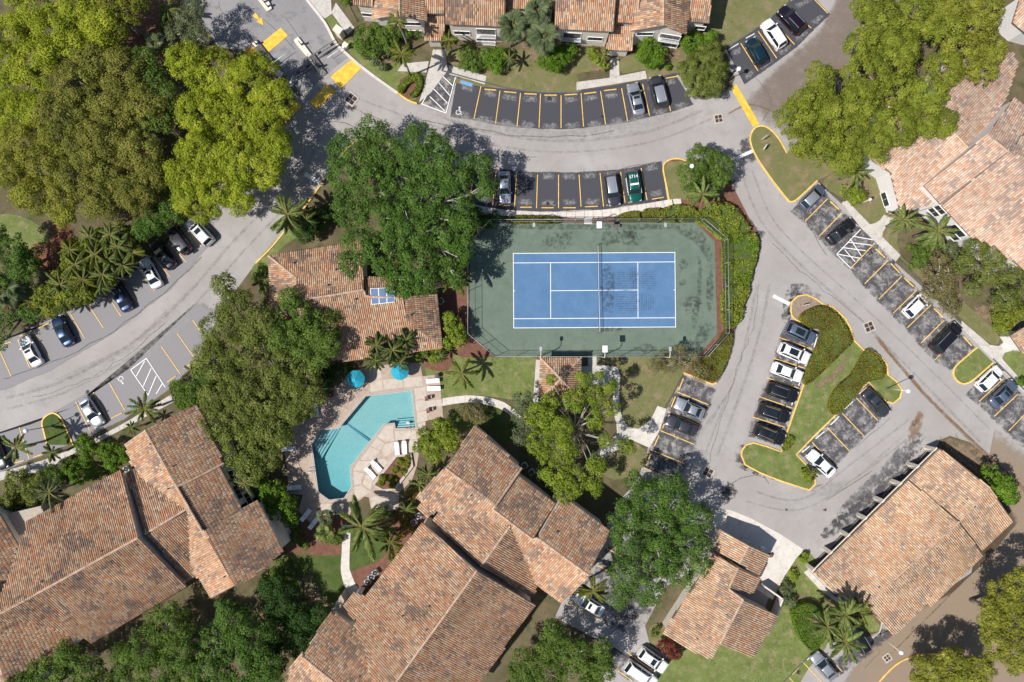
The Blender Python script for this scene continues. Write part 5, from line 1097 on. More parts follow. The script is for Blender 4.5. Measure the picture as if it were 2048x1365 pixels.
railing([(697, 72), (710, 58), (722, 50)], 'short black iron railing next to the cream gate pillar'); railing([(688, -12), (703, 20), (716, 44)], 'black iron railing along the left wall of the top houses')
railing([(1520, 1165), (1535, 1180), (1550, 1195), (1556, 1215)], 'black iron railing round the bin yard beside the small building')
# ================================================================ lamps and signs
def lamp(base, label, h=5.2, arm=0, s=1.0):
    g = P(*base); t = empty('street_lamp', g, label, 'street lamp', 'globe street lamps'); tube('pole', [g, g+Vector((0, 0, h))], [.07, .045], 'black_metal' if base[0] < 300 else 'cream', t)
    lathe('globe', [(.08, h-.05), (.24*s, h+.05), (.33*s, h+.25), (.26*s, h+.48), (.1, h+.56)], g, 'globe', t, 14); lathe('base', [(.2, 0), (.18, .25), (.09, .35)], g, 'stone_and_shade', t, 10)
lamp((105, 852), 'globe street lamp on the small grass island at the left'); lamp((1773, 777), 'globe street lamp on the east tip of the central island'); lamp((1365, 351), 'globe street lamp under the small tree by the court bays', 5.0)
lamp((1462, 157), 'globe street lamp at the corner bush by the upper right bays', 3.2); lamp((1758, 1270), 'globe street lamp at the corner of the carport by the sandy road', 5.4); lamp((659, 776), 'thin white lamp post left of the pool umbrellas', 3.6, 0, .5); lamp((1721, 407), 'small garden lamp in front of the white building', 2.4, 0, .6)
def sign(px, py, label, text=None, col='white_metal', h=2.1, rz=20, s=(.8, .6)):
    g = P(px, py); t = empty('road_sign', g, label, 'sign'); tube('post', [g, g+Vector((0, 0, h))], .03, 'white_metal', t, 6); box('sign_panel', (g.x, g.y, h-.2), (s[0], .04, s[1]), col, t, R(rz)); return t
sign(1519, 283, 'white sign on a post near the top of the leaf-strewn corner island', rz=40); sign(1523, 300, 'second white sign on the same corner island, lower one', rz=60, h=1.6); sign(1606, 611, 'small white and red sign on the gravel tip of the central island', rz=10, h=1.2)
sign(1364, 335, 'small white sign in front of the court bays island', rz=30, h=1.5); sign(1456, 146, 'small white sign beside the corner bush lamp', rz=-40, h=1.4); sign(647, 352, 'small white sign at the kerb beside the big oak', rz=10, h=1.8); sign(1630, 975, 'small sign by the yellow kerb of the central island', rz=10, h=1.2, s=(.3, .3)); sign(1254, 790, 'small white box light standing on the lawn right of the gazebo path', h=.6, s=(.3, .3))
# ================================================================ air conditioners
def acunit(px, py, label, rz=30, lit=True):
    g = P(px, py); o = box('air_conditioner', (g.x, g.y, .4), (.85, .85, .8), 'galvanised', None, R(rz), .08); tag(o, label, 'air conditioner', 'air conditioner units beside the buildings')
    lathe('fan_guard', [(.34, .8), (.36, .84), (.3, .85), (.28, .81)], (g.x, g.y, .0), 'black_metal', o, 14); lathe('fan', [(.1, .8), (.1, .83)], (g.x, g.y, 0), 'grey_metal', o, 8)
for a in ((1049, 930, 'air conditioner nearest the pool in the row behind the stepped roof'), (1063, 943, 'second air conditioner from the left behind the stepped roof'), (1079, 955, 'third air conditioner from the left behind the stepped roof'), (1101, 970, 'rightmost air conditioner behind the stepped roof under the open tree'),
          (752, 1143, 'pale air conditioner highest of the three beside the long gable'), (744, 1152, 'middle air conditioner of the three beside the long gable'), (737, 1161, 'lowest, dark air conditioner beside the long gable'), (838, 1030, 'right air conditioner of the pair by the porch corner of the central building'),
          (829, 1043, 'left air conditioner of the pair by the porch corner of the central building'), (258, 937, 'lone air conditioner in the notch of the bottom left building'), (882, 603, 'air conditioner at the east wall of the clubhouse')): acunit(*a)
for i, (x, y) in enumerate(((1524, 1096), (1540, 1110), (1528, 1122))):
    g = P(x, y); o = box('refuse_bag', (g.x, g.y, .3), (.6, .5, .6), ('white_cloth', 'rust', 'black_metal')[i], None, R(20*i), .12); tag(o, ('white bag dumped by the small tiled building', 'brown sack dumped by the small tiled building', 'black bag dumped by the small tiled building')[i], 'bag'); box('tie', (g.x, g.y, .64), (.1, .1, .1), 'rust', o)
# ================================================================ cars
def loft(stations, seg_pts):
    v = []; f = []; n = len(seg_pts[0])
    for i, (x, pts) in enumerate(zip(stations, seg_pts)):
        for (y, z) in pts: v.append((x, y, z))
    for i in range(len(stations)-1):
        for k in range(n-1): f.append((i*n+k, (i+1)*n+k, (i+1)*n+k+1, i*n+k+1))
    f.append(tuple(range(n))); f.append(tuple(range((len(stations)-1)*n, len(stations)*n))[::-1])
    return v, f
CARS = {}
def car_proto(kind):
    T = {'sedan': dict(L=4.75, W=1.82, hood=.90, deck=.98, belt=.96, roof=1.44, g=(1.05, .30, -1.05, -1.78), rw=.62),
         'coupe': dict(L=4.6, W=1.86, hood=.88, deck=.95, belt=.94, roof=1.36, g=(.85, .10, -.95, -1.75), rw=.6),
         'suv': dict(L=4.65, W=1.90, hood=1.08, deck=1.12, belt=1.12, roof=1.68, g=(1.15, .55, -1.85, -2.18), rw=.66),
         'hatch': dict(L=4.3, W=1.80, hood=.98, deck=1.05, belt=1.02, roof=1.52, g=(1.10, .45, -1.5, -2.0), rw=.64),
         'van': dict(L=5.15, W=2.0, hood=1.12, deck=1.15, belt=1.16, roof=1.85, g=(1.45, .85, -2.15, -2.48), rw=.74),
         'jeep': dict(L=4.4, W=1.9, hood=1.2, deck=1.2, belt=1.2, roof=1.88, g=(.75, .55, -1.85, -1.98), rw=.74)}[kind]
    L, W = T['L'], T['W']; h = L/2; xs = [h, h-.08, h-.3, h-.75, T['g'][0]+.15, T['g'][0]-.2, 0, T['g'][3]+.3, -h+.45, -h+.18, -h+.04, -h]
    wsc = [.62, .80, .93, .99, 1, 1, 1, 1, .98, .93, .84, .72]; sq = kind in ('jeep', 'van')
    if sq: wsc = [.82, .9, .96, 1, 1, 1, 1, 1, .99, .97, .93, .86]
    ztop = [T['hood']-.38, T['hood']-.18, T['hood']-.08, T['hood'], T['belt']-.02, T['belt'], T['belt']+.02, T['deck'], T['deck']-.02, T['deck']-.06, T['deck']-.2, T['deck']-.45]
    st = []; 
    for x, ws, zt in zip(xs, wsc, ztop):
        w_ = W/2*ws; st.append([(-w_*.96, .25), (-w_, .45), (-w_, zt-.22), (-w_*.95, zt-.07), (-w_*.82, zt), (-w_*.4, zt+.025), (0, zt+.03), (w_*.4, zt+.025), (w_*.82, zt), (w_*.95, zt-.07), (w_, zt-.22), (w_, .45), (w_*.96, .25)])
    P_ = {'body': (loft(xs, st), 'PAINT', True)}
    a, b_, c, d = T['g']; zb, zr = T['belt']-.04, T['roof']; wb, wr = W/2*.90, T['rw']
    # cabin shell
    cab = [(a, -wb, zb), (a, wb, zb), (b_, -wr, zr-.04), (b_, wr, zr-.04), (c, -wr, zr-.04), (c, wr, zr-.04), (d, -wb*.95, zb), (d, wb*.95, zb)]
    rx = [b_, b_-.12, (b_+c)/2, c+.12, c]; rz_ = [zr-.04, zr, zr+.03, zr, zr-.05]
    rs = [[(-wr*1.0, z-.03), (-wr*.9, z+.0), (-wr*.4, z+.025), (wr*.4, z+.025), (wr*.9, z), (wr*1.0, z-.03)] for z in rz_]
    rv, rf = loft(rx, rs)
    P_['cabin'] = ((cab, [(0, 1, 3, 2)[::-1], (2, 3, 5, 4), (4, 5, 7, 6), (0, 2, 4, 6)[::-1], (1, 3, 5, 7)]), 'PAINT', False); P_['roof'] = ((rv, rf), 'ROOF', True)
    def inset(q, k, off):
        q = [Vector(p) for p in q]; cc = sum(q, Vector())/4; nn = (q[1]-q[0]).cross(q[3]-q[0]).normalized()
        if nn.z < 0: nn = -nn
        return [tuple(cc+(p-cc)*k+nn*off) for p in q]
    P_['windshield'] = ((inset([cab[0], cab[1], cab[3], cab[2]], .92, .012), [(0, 1, 2, 3)]), 'car_glass', False)
    P_['rear_window'] = ((inset([cab[6], cab[7], cab[5], cab[4]], .88, .012), [(0, 1, 2, 3)]), 'car_glass', False)
    for s_, ids in ((-1, (0, 2, 4, 6)), (1, (1, 3, 5, 7))):
        q = [Vector(cab[i]) for i in ids]; cc = sum(q, Vector())/4; q = [cc+(p-cc)*.90+Vector((0, s_*.015, .012)) for p in q]
        for k in (0, 1):
            m0, m1 = q[0].lerp(q[3], .5), q[1].lerp(q[2], .5); pl = [q[0], q[1], m1+Vector((.03, 0, 0)), m0+Vector((.03, 0, 0))] if k == 0 else [m0-Vector((.03, 0, 0)), m1-Vector((.03, 0, 0)), q[2], q[3]]
            P_['side_window%d%d' % (s_, k)] = (([tuple(p) for p in pl], [(0, 1, 2, 3)]), 'car_glass', False)
    def bx_(cx, cy, cz, sx, sy, sz):
        return [(cx+i*sx/2, cy+j*sy/2, cz+k*sz/2) for k in (-1, 1) for i, j in ((-1, -1), (1, -1), (1, 1), (-1, 1))], [(3, 2, 1, 0), (4, 5, 6, 7), (0, 1, 5, 4), (1, 2, 6, 5), (2, 3, 7, 6), (3, 0, 4, 7)]
    for s_ in (-1, 1):
        P_['headlight%d' % s_] = (bx_(h-.2, s_*W*.36, T['hood']-.16, .24, .30, .08), 'lamp_glass', False)
        P_['tail_light%d' % s_] = (bx_(-h+.1, s_*W*.37, T['deck']-.18, .12, .28, .12), 'red_lamp', False)
        P_['side_mirror%d' % s_] = (bx_(a-.18, s_*(W/2+.08), T['belt']-.02, .16, .22, .13), 'PAINT', False)
        P_['sill%d' % s_] = (bx_(0, s_*(W/2-.03), .3, L*.55, .1, .14), 'tyre', False)
        for wx in (h-.88, -h+.92):
            v, f = tube_geo([(wx, s_*(W/2-.2), .33), (wx, s_*(W/2+.015), .33)], .33, 14); P_['wheel%d%.2f' % (s_, wx)] = ((v, f), 'tyre', False)
            v, f = tube_geo([(wx, s_*(W/2-.05), .33), (wx, s_*(W/2+.03), .33)], .20, 10); P_['rim%d%.2f' % (s_, wx)] = ((v, f), 'rim', False)
    P_['grille'] = (bx_(h-.01, 0, .55, .06, W*.5, .2), 'tyre', False)
    P_['bonnet_seam'] = (bx_(a+.20, 0, T['belt']+.01, .035, W*.76, .03), 'tyre', False)
    P_['boot_seam'] = (bx_(d-.16, 0, T['deck']+.012, .03, W*.66, .03), 'tyre', False)
    if kind in ('suv', 'van'):
        for s_ in (-1, 1): P_['roof_rail%d' % s_] = (bx_((b_+c)/2, s_*wr*.9, zr+.06, (b_-c)*.85, .05, .05), 'grey_metal', False)
    if kind == 'jeep':
        v, f = tube_geo([(-h-.02, 0, .95), (-h-.26, 0, .95)], .38, 14); P_['spare_wheel'] = ((v, f), 'tyre', False)
    out = []
    for nm, ((v, f), mat, sm) in P_.items():
        base = ''.join(ch for ch in nm if ch.isalpha() or ch == '_'); me = bpy.data.meshes.new(base); me.from_pydata([tuple(q) for q in v], [], f)
        me.materials.append(MATS['car_white'] if mat in ('PAINT', 'ROOF') else MATS[mat])
        if sm: me.polygons.foreach_set('use_smooth', [True]*len(me.polygons))
        me.update(); out.append((base, me, mat))
    CARS[kind] = (out, T, (b_, c, zr, wr, cab))
for k in ('sedan', 'coupe', 'suv', 'hatch', 'van', 'jeep'): car_proto(k)
def car(kind, col, front, rear, label, roof=None, sunroof=0, hood=None):
    parts, T, (b_, c, zr, wr, cab) = CARS[kind]; f, r = P(*front, .7), P(*rear, .7); ctr = (f+r)/2; d = f-r
    t = empty('parked_car', (ctr.x, ctr.y, .012), label, 'car', 'cars parked in the bays', math.atan2(d.y, d.x)); last = {}
    for nm, me, mat in parts:
        o = bpy.data.objects.new(nm, me); par = last.get('wheel') if nm == 'rim' else t; put(o, par)
        if nm == 'wheel': last['wheel'] = o
        if mat in ('PAINT', 'ROOF'): o.material_slots[0].link = 'OBJECT'; o.material_slots[0].material = MATS[(roof if mat == 'ROOF' and roof else col)]
    def add(nm, cx, cy, cz, sx, sy, sz, mat): o = box(nm, (0, 0, 0), (sx, sy, sz), mat); o.parent = t; o.location = (cx, cy, cz); return o
    L = b_-c
    if sunroof == 1: add('sunroof', b_-L*.27, 0, zr+.045, L*.28, wr*1.35, .02, 'car_glass')
    if sunroof == 2: add('sunroof', b_-L*.42, 0, zr+.045, L*.55, wr*1.35, .02, 'car_glass')
    if sunroof == 3:
        for i in (0, 1):
            for j in (-1, 1): add('roof_panel', b_-L*(.27+.46*i), j*wr*.46, zr+.05, L*.43, wr*.84, .03, 'car_black')
    return t
car('sedan', 'car_white', (46, 674), (77, 731), 'white sedan with a sunroof, leftmost car of the western row', sunroof=1)
car('sedan', 'car_navy', (111, 634), (140, 691), 'dark blue sedan beside the white one in the western row, palms at its nose')
car('sedan', 'car_navy', (228, 565), (256, 620), 'dark blue sedan in the middle of the western row with a red tail')
car('sedan', 'car_white', (286, 518), (316, 574), 'white sedan half in tree shade in the western row', sunroof=1)
car('sedan', 'car_black', (307, 485), (345, 534), 'black sedan in deep tree shade in the western row')
car('jeep', 'car_black', (340, 456), (378, 505), 'boxy black off-roader with a grey top and rear spare wheel', roof='car_darkgrey')
car('suv', 'car_white', (378, 440), (422, 488), 'white car poking out from under the bright green tree', sunroof=1)
car('sedan', 'car_silver', (201, 852), (166, 797), 'two-tone silver and black sedan right of the left grass island', roof='car_silver')
car('sedan', 'car_black', (7, 937), (-16, 880), 'black car cut by the left edge behind a palm')
car('sedan', 'car_silver', (1264, 168), (1279, 228), 'silver sedan with a dark bonnet in the curved top row', sunroof=1)
car('suv', 'car_darkgrey', (1309, 155), (1324, 213), 'dark crossover with a pale grey roof in the curved top row', roof='car_silver')
car('hatch', 'car_teal', (1499, 78), (1527, 130), 'dark teal hatchback lowest of the upper right bays')
car('suv', 'car_white', (1530, 44), (1564, 95), 'white crossover in the upper right bays')
car('suv', 'car_purple', (1560, 17), (1604, 64), 'very dark purple car, topmost of the upper right bays')
car('sedan', 'car_white', (888, 352), (882, 296), 'white car almost hidden beneath the big oak by the court bays')
car('sedan', 'car_silver', (1010, 406), (1008, 345), 'silver sedan under the oak branches at the left of the court bays', roof='car_silver')
car('suv', 'car_darkgrey', (1229, 411), (1219, 352), 'dark grey crossover left of the green patrol car', roof='car_silver')
pc = car('suv', 'car_green', (1272, 408), (1262, 340), 'green and white patrol car numbered 6714 in the court bays')
T_ = CARS['suv'][1]
for nm, x, y, z_, sx, sy, sz in (('roof_stripe', -.15, 0, T_['roof']+.06, .26, 1.22, .05), ('door_panel', -.1, .965, .65, 2.5, .03, .55), ('door_panel', -.1, -.965, .65, 2.5, .03, .55)): o = box(nm, (0, 0, 0), (sx, sy, sz), 'white_metal'); o.parent = pc; o.location = (x, y, z_)
tc = bpy.data.curves.new('fleet_number', 'FONT'); tc.body = '6714'; tc.size = .66; tc.align_x = 'CENTER'; tc.align_y = 'CENTER'; tc.offset = .004; tc.extrude = .004; tc.materials.append(MATS['white_metal'])
tmp = bpy.data.objects.new('tmp_text', tc); C.objects.link(tmp); bpy.context.view_layer.update(); me = bpy.data.meshes.new_from_object(tmp.evaluated_get(bpy.context.evaluated_depsgraph_get())); bpy.data.objects.remove(tmp)
if not me.materials: me.materials.append(MATS['white_metal'])
o = bpy.data.objects.new('fleet_number', me); put(o, pc); o.location = (-1.25, 0, T_['roof']+.07); o.rotation_euler = (0, 0, R(90))
car('hatch', 'car_bluegrey', (1647, 373), (1603, 416), 'silver hatchback against the yellow kerb at the head of the eastern row', roof='car_silver')
car('sedan', 'car_black', (1709, 441), (1657, 485), 'black sedan beside the white hatched area in the eastern row')
car('hatch', 'car_white', (1855, 589), (1811, 632), 'white hatchback alone in the middle of the eastern row')
car('van', 'car_black', (1921, 646), (1862, 707), 'large black van with a four-panel roof in the eastern row', sunroof=3)
car('hatch', 'car_white', (2003, 734), (1955, 781), 'white car just below the right-hand grass island')
car('sedan', 'car_bluegrey', (2033, 763), (1982, 812), 'blue-grey sedan nearest the right edge', sunroof=1)
car('suv', 'car_bluegrey', (1631, 681), (1571, 653), 'grey-blue crossover at the top of the central island row', sunroof=2)
car('suv', 'car_white', (1619, 720), (1558, 694), 'white crossover with a long glass roof, second in the central island row', sunroof=2)
car('sedan', 'car_white', (1606, 756), (1543, 733), 'white sedan, third in the central island row')
car('suv', 'car_black', (1597, 797), (1531, 774), 'black car, fourth in the central island row, below the white sedan')
car('suv', 'car_black', (1580, 837), (1515, 816), 'black crossover, fifth in the central island row', sunroof=2)
car('suv', 'car_black', (1570, 882), (1508, 857), 'black crossover lowest in the central island row with a grey roof stripe', sunroof=1)
car('sedan', 'car_darkgrey', (1774, 832), (1730, 781), 'dark grey sedan in the diagonal bays below the planted island', sunroof=1)
car('sedan', 'car_white', (1617, 904), (1668, 951), 'glossy white sedan at the lower end of the island diagonal bays')
car('coupe', 'car_silver', (1346, 803), (1412, 832), 'silver-grey coupe in the bays beside the gazebo lawn')
car('sedan', 'car_darkgrey', (1329, 838), (1395, 865), 'dark grey sedan just below the silver coupe')
car('sedan', 'car_white', (1150, 1192), (1206, 1226), 'white sedan half under a palm beside the central building', sunroof=1)
car('suv', 'car_white', (1333, 1339), (1278, 1301), 'white crossover next to the red-leaved bush', sunroof=1)
car('van', 'car_white', (1311, 1370), (1251, 1328), 'white van-sized car cut by the bottom edge left of the white crossover')
car('sedan', 'car_silver', (1627, 1308), (1669, 1359), 'silver sedan in the bottom right bays beside the palms')
car('suv', 'car_black', (1706, 1257), (1729, 1296), 'black car almost hidden beneath the palm group')
# ================================================================ foliage
LP = {'bright': [(.215, .27, .020), (.30, .34, .030), (.38, .40, .055)], 'olive': [(.155, .17, .032), (.215, .22, .042), (.29, .275, .065)], 'yellow': [(.18, .205, .028), (.24, .25, .034), (.30, .29, .055)],
      'oak': [(.065, .13, .020), (.10, .18, .032), (.165, .24, .065)], 'mid': [(.08, .14, .022), (.125, .19, .034), (.18, .24, .06)], 'grey': [(.10, .13, .055), (.15, .175, .085), (.21, .23, .13)],
      'sage': [(.115, .15, .028), (.17, .20, .042), (.25, .26, .10)], 'shrub': [(.085, .17, .014), (.125, .215, .02), (.18, .27, .035)], 'dry': [(.16, .145, .06), (.22, .195, .08), (.27, .23, .12)],
      'hedge': [(.17, .20, .022), (.23, .25, .03), (.25, .20, .04)], 'hedge_red': [(.20, .115, .034), (.175, .165, .026), (.14, .17, .026)], 'lime': [(.145, .205, .022), (.205, .265, .03), (.29, .32, .05)], 'red': [(.14, .035, .025), (.20, .055, .038), (.11, .05, .025)],
      'deep': [(.03, .07, .014), (.045, .10, .02), (.065, .125, .028)], 'fresh': [(.15, .19, .022), (.21, .24, .030), (.27, .285, .05)]}
FR = np.random.default_rng(42)
def unit(n, r):
    v = r.normal(size=(n, 3)); return v/np.linalg.norm(v, axis=1)[:, None]
def leaves(pos, nrm, size, col, r, asp=.62):
    """one small pointed quad per leaf"""
    n = len(pos); t = np.cross(nrm, unit(n, r)); t /= np.linalg.norm(t, axis=1)[:, None]+1e-9; b = np.cross(nrm, t)
    s = (size*r.uniform(.7, 1.35, n))[:, None]
    v = np.stack([pos-t*s*.5, pos-b*s*asp*.5+nrm*s*.08, pos+t*s*.5, pos+b*s*asp*.5+nrm*s*.08], 1).reshape(-1, 3)
    q = np.arange(n*4).reshape(n, 4); return v, q, col
def crown(lobes, pal, leaf=.27, dens=1.0, clump=1.15, seed=0, flat=.6, low=-.25):
    """lobes: (centre, radius, vertical radius). Leaves sit on many small clumps spread through each lobe."""
    r = np.random.default_rng(seed+11); P_ = []; Nn = []; Cc = []; pal = np.array(LP[pal])
    for (c, rr, rz) in lobes:
        c = np.array(c); clr = min(clump, rr*.5); A = 2*math.pi*rr*rr*(1-low)*.62; nc = max(6, int(A/(clr*clr*1.15)))
        i = np.arange(nc)+.5; zc = 1-i/nc*(1-low); an = i*2.39996+r.uniform(0, 6.28); q_ = np.sqrt(1-zc*zc); d = np.c_[q_*np.cos(an), q_*np.sin(an), zc]+r.normal(0, .16, (nc, 3)); d /= np.linalg.norm(d, axis=1)[:, None]
        f = r.uniform(.62, 1.06, nc); cr = clr*r.choice([.42, .6, .8, 1.0], nc)*r.uniform(.85, 1.15, nc); cc = c+d*np.array([rr-clr*.5, rr-clr*.5, rz])*f[:, None]; hue = r.uniform(0, 1, nc); br = r.uniform(.78, 1.2, nc)
        nl = np.maximum(8, (cr*cr*172*dens*(.27/leaf)**2).astype(int)); idx = np.repeat(np.arange(nc), nl); m = len(idx)
        ld = unit(m, r); dn = d[idx]*.75+np.array([0, 0, .45]); ld = ld+dn*.8; ld /= np.linalg.norm(ld, axis=1)[:, None]; k = np.where(r.random(m) < .66, r.uniform(.70, 1.1, m), r.uniform(.3, 1.5, m))
        p = cc[idx]+ld*(cr[idx]*k)[:, None]*np.array([1, 1, max(flat, .75)]); nn = ld*.95+unit(m, r)*.5+np.array([0, 0, .25]); nn /= np.linalg.norm(nn, axis=1)[:, None]
        h = np.clip(hue[idx]*1.3+r.normal(0, .35, m), 0, 1.999); i0 = h.astype(int).clip(0, 1); w_ = (h-i0)[:, None]; col = pal[i0]*(1-w_)+pal[i0+1]*w_
        P_.append(p); Nn.append(nn); Cc.append(col*(br[idx]*r.uniform(.78, 1.25, m))[:, None])
    p = np.concatenate(P_); p[:, 2] = np.maximum(p[:, 2], .12); return leaves(p, np.concatenate(Nn), leaf, np.concatenate(Cc), r)
def add_tree(name, label, cat, lobes_px, pal, ztop, leaf=.27, dens=1.0, clump=1.15, bark='bark', group=None, limbs=True, flat=.6, seed=None, zr=.55, trunk_r=.28):
    """lobes_px: (x, y, radius) in map units seen at the crown's height; ztop: crown top in metres"""
    sd_ = int(FR.integers(1e6)) if seed is None else seed; r = random.Random(sd_); lobes = []
    for lb in lobes_px:
        x, y, rp = lb[:3]; zt = ztop*(lb[3] if len(lb) > 3 else r.uniform(.86, 1.0)); c = P(x, y, zt*.85); rr = rp/K*(H-zt)/H; rz = min(rr*zr, zt*.42); c.z = zt-rz; lobes.append((tuple(c), rr, rz))
    cx = sum(l[0][0]*l[1] for l in lobes)/sum(l[1] for l in lobes); cy = sum(l[0][1]*l[1] for l in lobes)/sum(l[1] for l in lobes)
    t = empty(name, (cx, cy, 0), label, cat, group)
    v, q, c = crown(lobes, pal, leaf, dens, clump, sd_, flat); npmesh('crown', v-np.array([cx, cy, 0]), q, c, 'leaf', t)
    if limbs:
        hz = ztop*.35; tube('trunk', [(cx, cy, 0), (cx+.1, cy, hz*.5), (cx+.15, cy+.1, hz)], [trunk_r*1.3, trunk_r, trunk_r*.85], bark, t)
        for (c_, rr, rz) in lobes:
            a = Vector((cx+.15, cy+.1, hz)); e = Vector(c_)+Vector((0, 0, rz*.1)); m_ = a.lerp(e, .5)+Vector((r.uniform(-.3, .3), r.uniform(-.3, .3), .4))
            lm = tube('limb', [a, m_, e], [trunk_r*.7, trunk_r*.42, trunk_r*.22], bark, t, 6)
            for k in range(2):
                d = Vector((r.uniform(-1, 1), r.uniform(-1, 1), r.uniform(.15, .8))).normalized(); tube('twig', [m_.lerp(e, r.uniform(.4, 1)), e+d*rr*.5, e+Vector((d.x*rr*.85, d.y*rr*.85, d.z*rz*.9))], [trunk_r*.2, trunk_r*.12, trunk_r*.05], bark, lm, 5)
    return t
# ---- western wood: individual trees
WD = 'trees of the grove at the upper left'
for lab, lobes, pal, zt in (
 ('big olive-brown tree in the middle of the upper left grove', [(215, 205, 62), (150, 160, 52), (245, 145, 50), (120, 225, 50), (285, 215, 42), (200, 270, 55), (190, 118, 40)], 'olive', 10),
 ('olive-brown tree at the lower middle of the grove above the palm thicket', [(230, 340, 58), (170, 300, 50), (280, 300, 48), (200, 390, 48), (270, 385, 45), (150, 360, 45), (300, 350, 34)], 'olive', 9.5),
 ('olive tree at the lower left of the grove beside the small lawn', [(80, 330, 58), (40, 280, 46), (110, 280, 45), (60, 390, 42), (125, 395, 42), (15, 340, 40), (130, 430, 28)], 'yellow', 9),
 ('yellow-green tree in the grove at the left edge', [(40, 180, 55), (20, 230, 45), (70, 130, 48), (15, 120, 45), (75, 225, 35)], 'bright', 9),
 ('yellow-green tree at the top left corner of the grove', [(110, 55, 58), (60, 30, 50), (160, 20, 50), (150, 85, 48), (20, 70, 40), (90, 100, 36), (205, 55, 40)], 'bright', 10),
 ('mid green tree at the top of the grove beside the shaded mulch', [(235, 30, 42), (225, 70, 34), (255, 0, 36), (195, 5, 30)], 'yellow', 9)):
    add_tree('broadleaf_tree', lab, 'tree', lobes, pal, zt, .22, 1.15, 1.1, group=WD)
add_tree('broadleaf_tree', 'big bright yellow-green tree overhanging the entrance lanes', 'tree', [(430, 150, 62), (500, 160, 55), (370, 120, 40), (550, 200, 42), (460, 230, 62), (520, 265, 55), (400, 225, 50), (555, 300, 36), (480, 320, 52), (400, 300, 50), (430, 380, 52), (480, 395, 38), (390, 400, 46), (370, 350, 36), (530, 345, 40)], 'bright', 9.5, .22, 1.2, 1.0, group=WD)
add_tree('broadleaf_tree', 'small mid green tree between the olive grove and the bright tree', 'tree', [(300, 160, 36), (325, 195, 36), (315, 240, 34), (290, 120, 24)], 'mid', 8, .25, 1, .9, group=WD)
add_tree('broadleaf_tree', 'sparse grey-green tree beside the entrance road at the top', 'tree', [(375, 45, 34), (395, 80, 30), (355, 70, 26), (390, 15, 22)], 'grey', 7, .2, .7, .8, group=WD, bark='bark_pale')
add_tree('broadleaf_tree', 'dark green tree below the bright tree by the shaded cars', 'tree', [(330, 400, 28), (310, 440, 30), (340, 350, 26), (290, 460, 26), (350, 430, 20)], 'oak', 6, .22, 1, .8, group=WD)
add_tree('broadleaf_tree', 'dark green tree at the left edge below the small lawn', 'tree', [(20, 500, 36), (50, 540, 32), (10, 560, 28), (0, 470, 20)], 'oak', 6.5, .25, 1, .9)
add_tree('broadleaf_tree', 'green tree left of the palm thicket', 'tree', [(45, 530, 26), (65, 515, 20), (40, 560, 22)], 'mid', 5.5, .25, 1, .8)
add_tree('broadleaf_tree', 'dark shrubby tree at the left edge above the western parking row', 'tree', [(5, 655, 24), (25, 610, 30), (60, 620, 26), (0, 690, 15)], 'oak', 4, .25, .8, .8)
# ---- central trees
add_tree('broadleaf_tree', 'huge spreading green oak between the entrance road and the tennis court', 'tree',
 [(745, 262, 30), (700, 300, 46), (760, 310, 50), (835, 290, 46), (870, 320, 46), (910, 345, 48), (690, 350, 40), (740, 370, 52), (800, 350, 52), (850, 385, 52), (905, 400, 46), (700, 415, 46), (760, 440, 52), (820, 450, 52), (880, 460, 46), (720, 490, 42), (780, 510, 50), (840, 525, 48), (895, 515, 44), (960, 335, 28), (975, 380, 26), (930, 450, 30), (800, 565, 34), (850, 565, 30), (915, 560, 22), (925, 495, 24), (700, 530, 26)], 'oak', 8.8, .24, .8, .95, 'bark_pale', trunk_r=.4, zr=.5)
add_tree('broadleaf_tree', 'sage green oak with pale twigs right above the left end of the pool deck', 'tree', [(470, 615, 40), (440, 660, 45), (520, 650, 42), (430, 720, 44), (490, 700, 40), (560, 740, 48), (520, 790, 50), (600, 760, 44), (590, 810, 42), (480, 780, 42), (450, 570, 26), (630, 790, 24)], 'sage', 8.5, .24, 1.0, .95, 'bark_pale', group='oaks west of the clubhouse')
add_tree('broadleaf_tree', 'rounded green oak overlapping the clubhouse roof', 'tree', [(590, 630, 44), (640, 660, 42), (560, 670, 40), (620, 700, 46), (660, 690, 30), (580, 600, 26)], 'mid', 8, .24, 1.0, .95, 'bark_pale', group='oaks west of the clubhouse')
add_tree('broadleaf_tree', 'green oak beside the bottom left roof and the pool deck edge', 'tree', [(440, 800, 42), (480, 840, 44), (520, 860, 44), (430, 850, 32), (475, 890, 44), (530, 900, 40), (500, 930, 34), (560, 870, 28), (415, 880, 22)], 'sage', 7.5, .24, 1.0, .95, 'bark', group='oaks west of the clubhouse')
add_tree('broadleaf_tree', 'dark green tree in the shade between the oaks and the deck', 'tree', [(390, 790, 28), (370, 790, 24), (410, 750, 22)], 'mid', 5, .24, 1, .8)
add_tree('broadleaf_tree', 'open-branched light green tree beside the gazebo path', 'tree', [(1080, 830, 30), (1100, 800, 20), (1120, 860, 32), (1150, 800, 24), (1165, 760, 18), (1190, 790, 22), (1220, 775, 16), (1225, 815, 18), (1080, 890, 30), (1130, 900, 28), (1190, 840, 22), (1210, 880, 16), (1110, 940, 32), (1150, 960, 30), (1190, 930, 22), (1130, 985, 26), (1250, 890, 18), (1100, 760, 12), (1190, 970, 22), (1200, 750, 10)], 'lime', 7.5, .22, .95, .75, 'bark_pale', trunk_r=.11)
add_tree('broadleaf_tree', 'grey-green tree left of the open-branched tree', 'tree', [(1050, 830, 30), (1045, 800, 22), (1060, 865, 28), (1040, 870, 20)], 'grey', 6.5, .2, .9, .8, 'bark_pale')
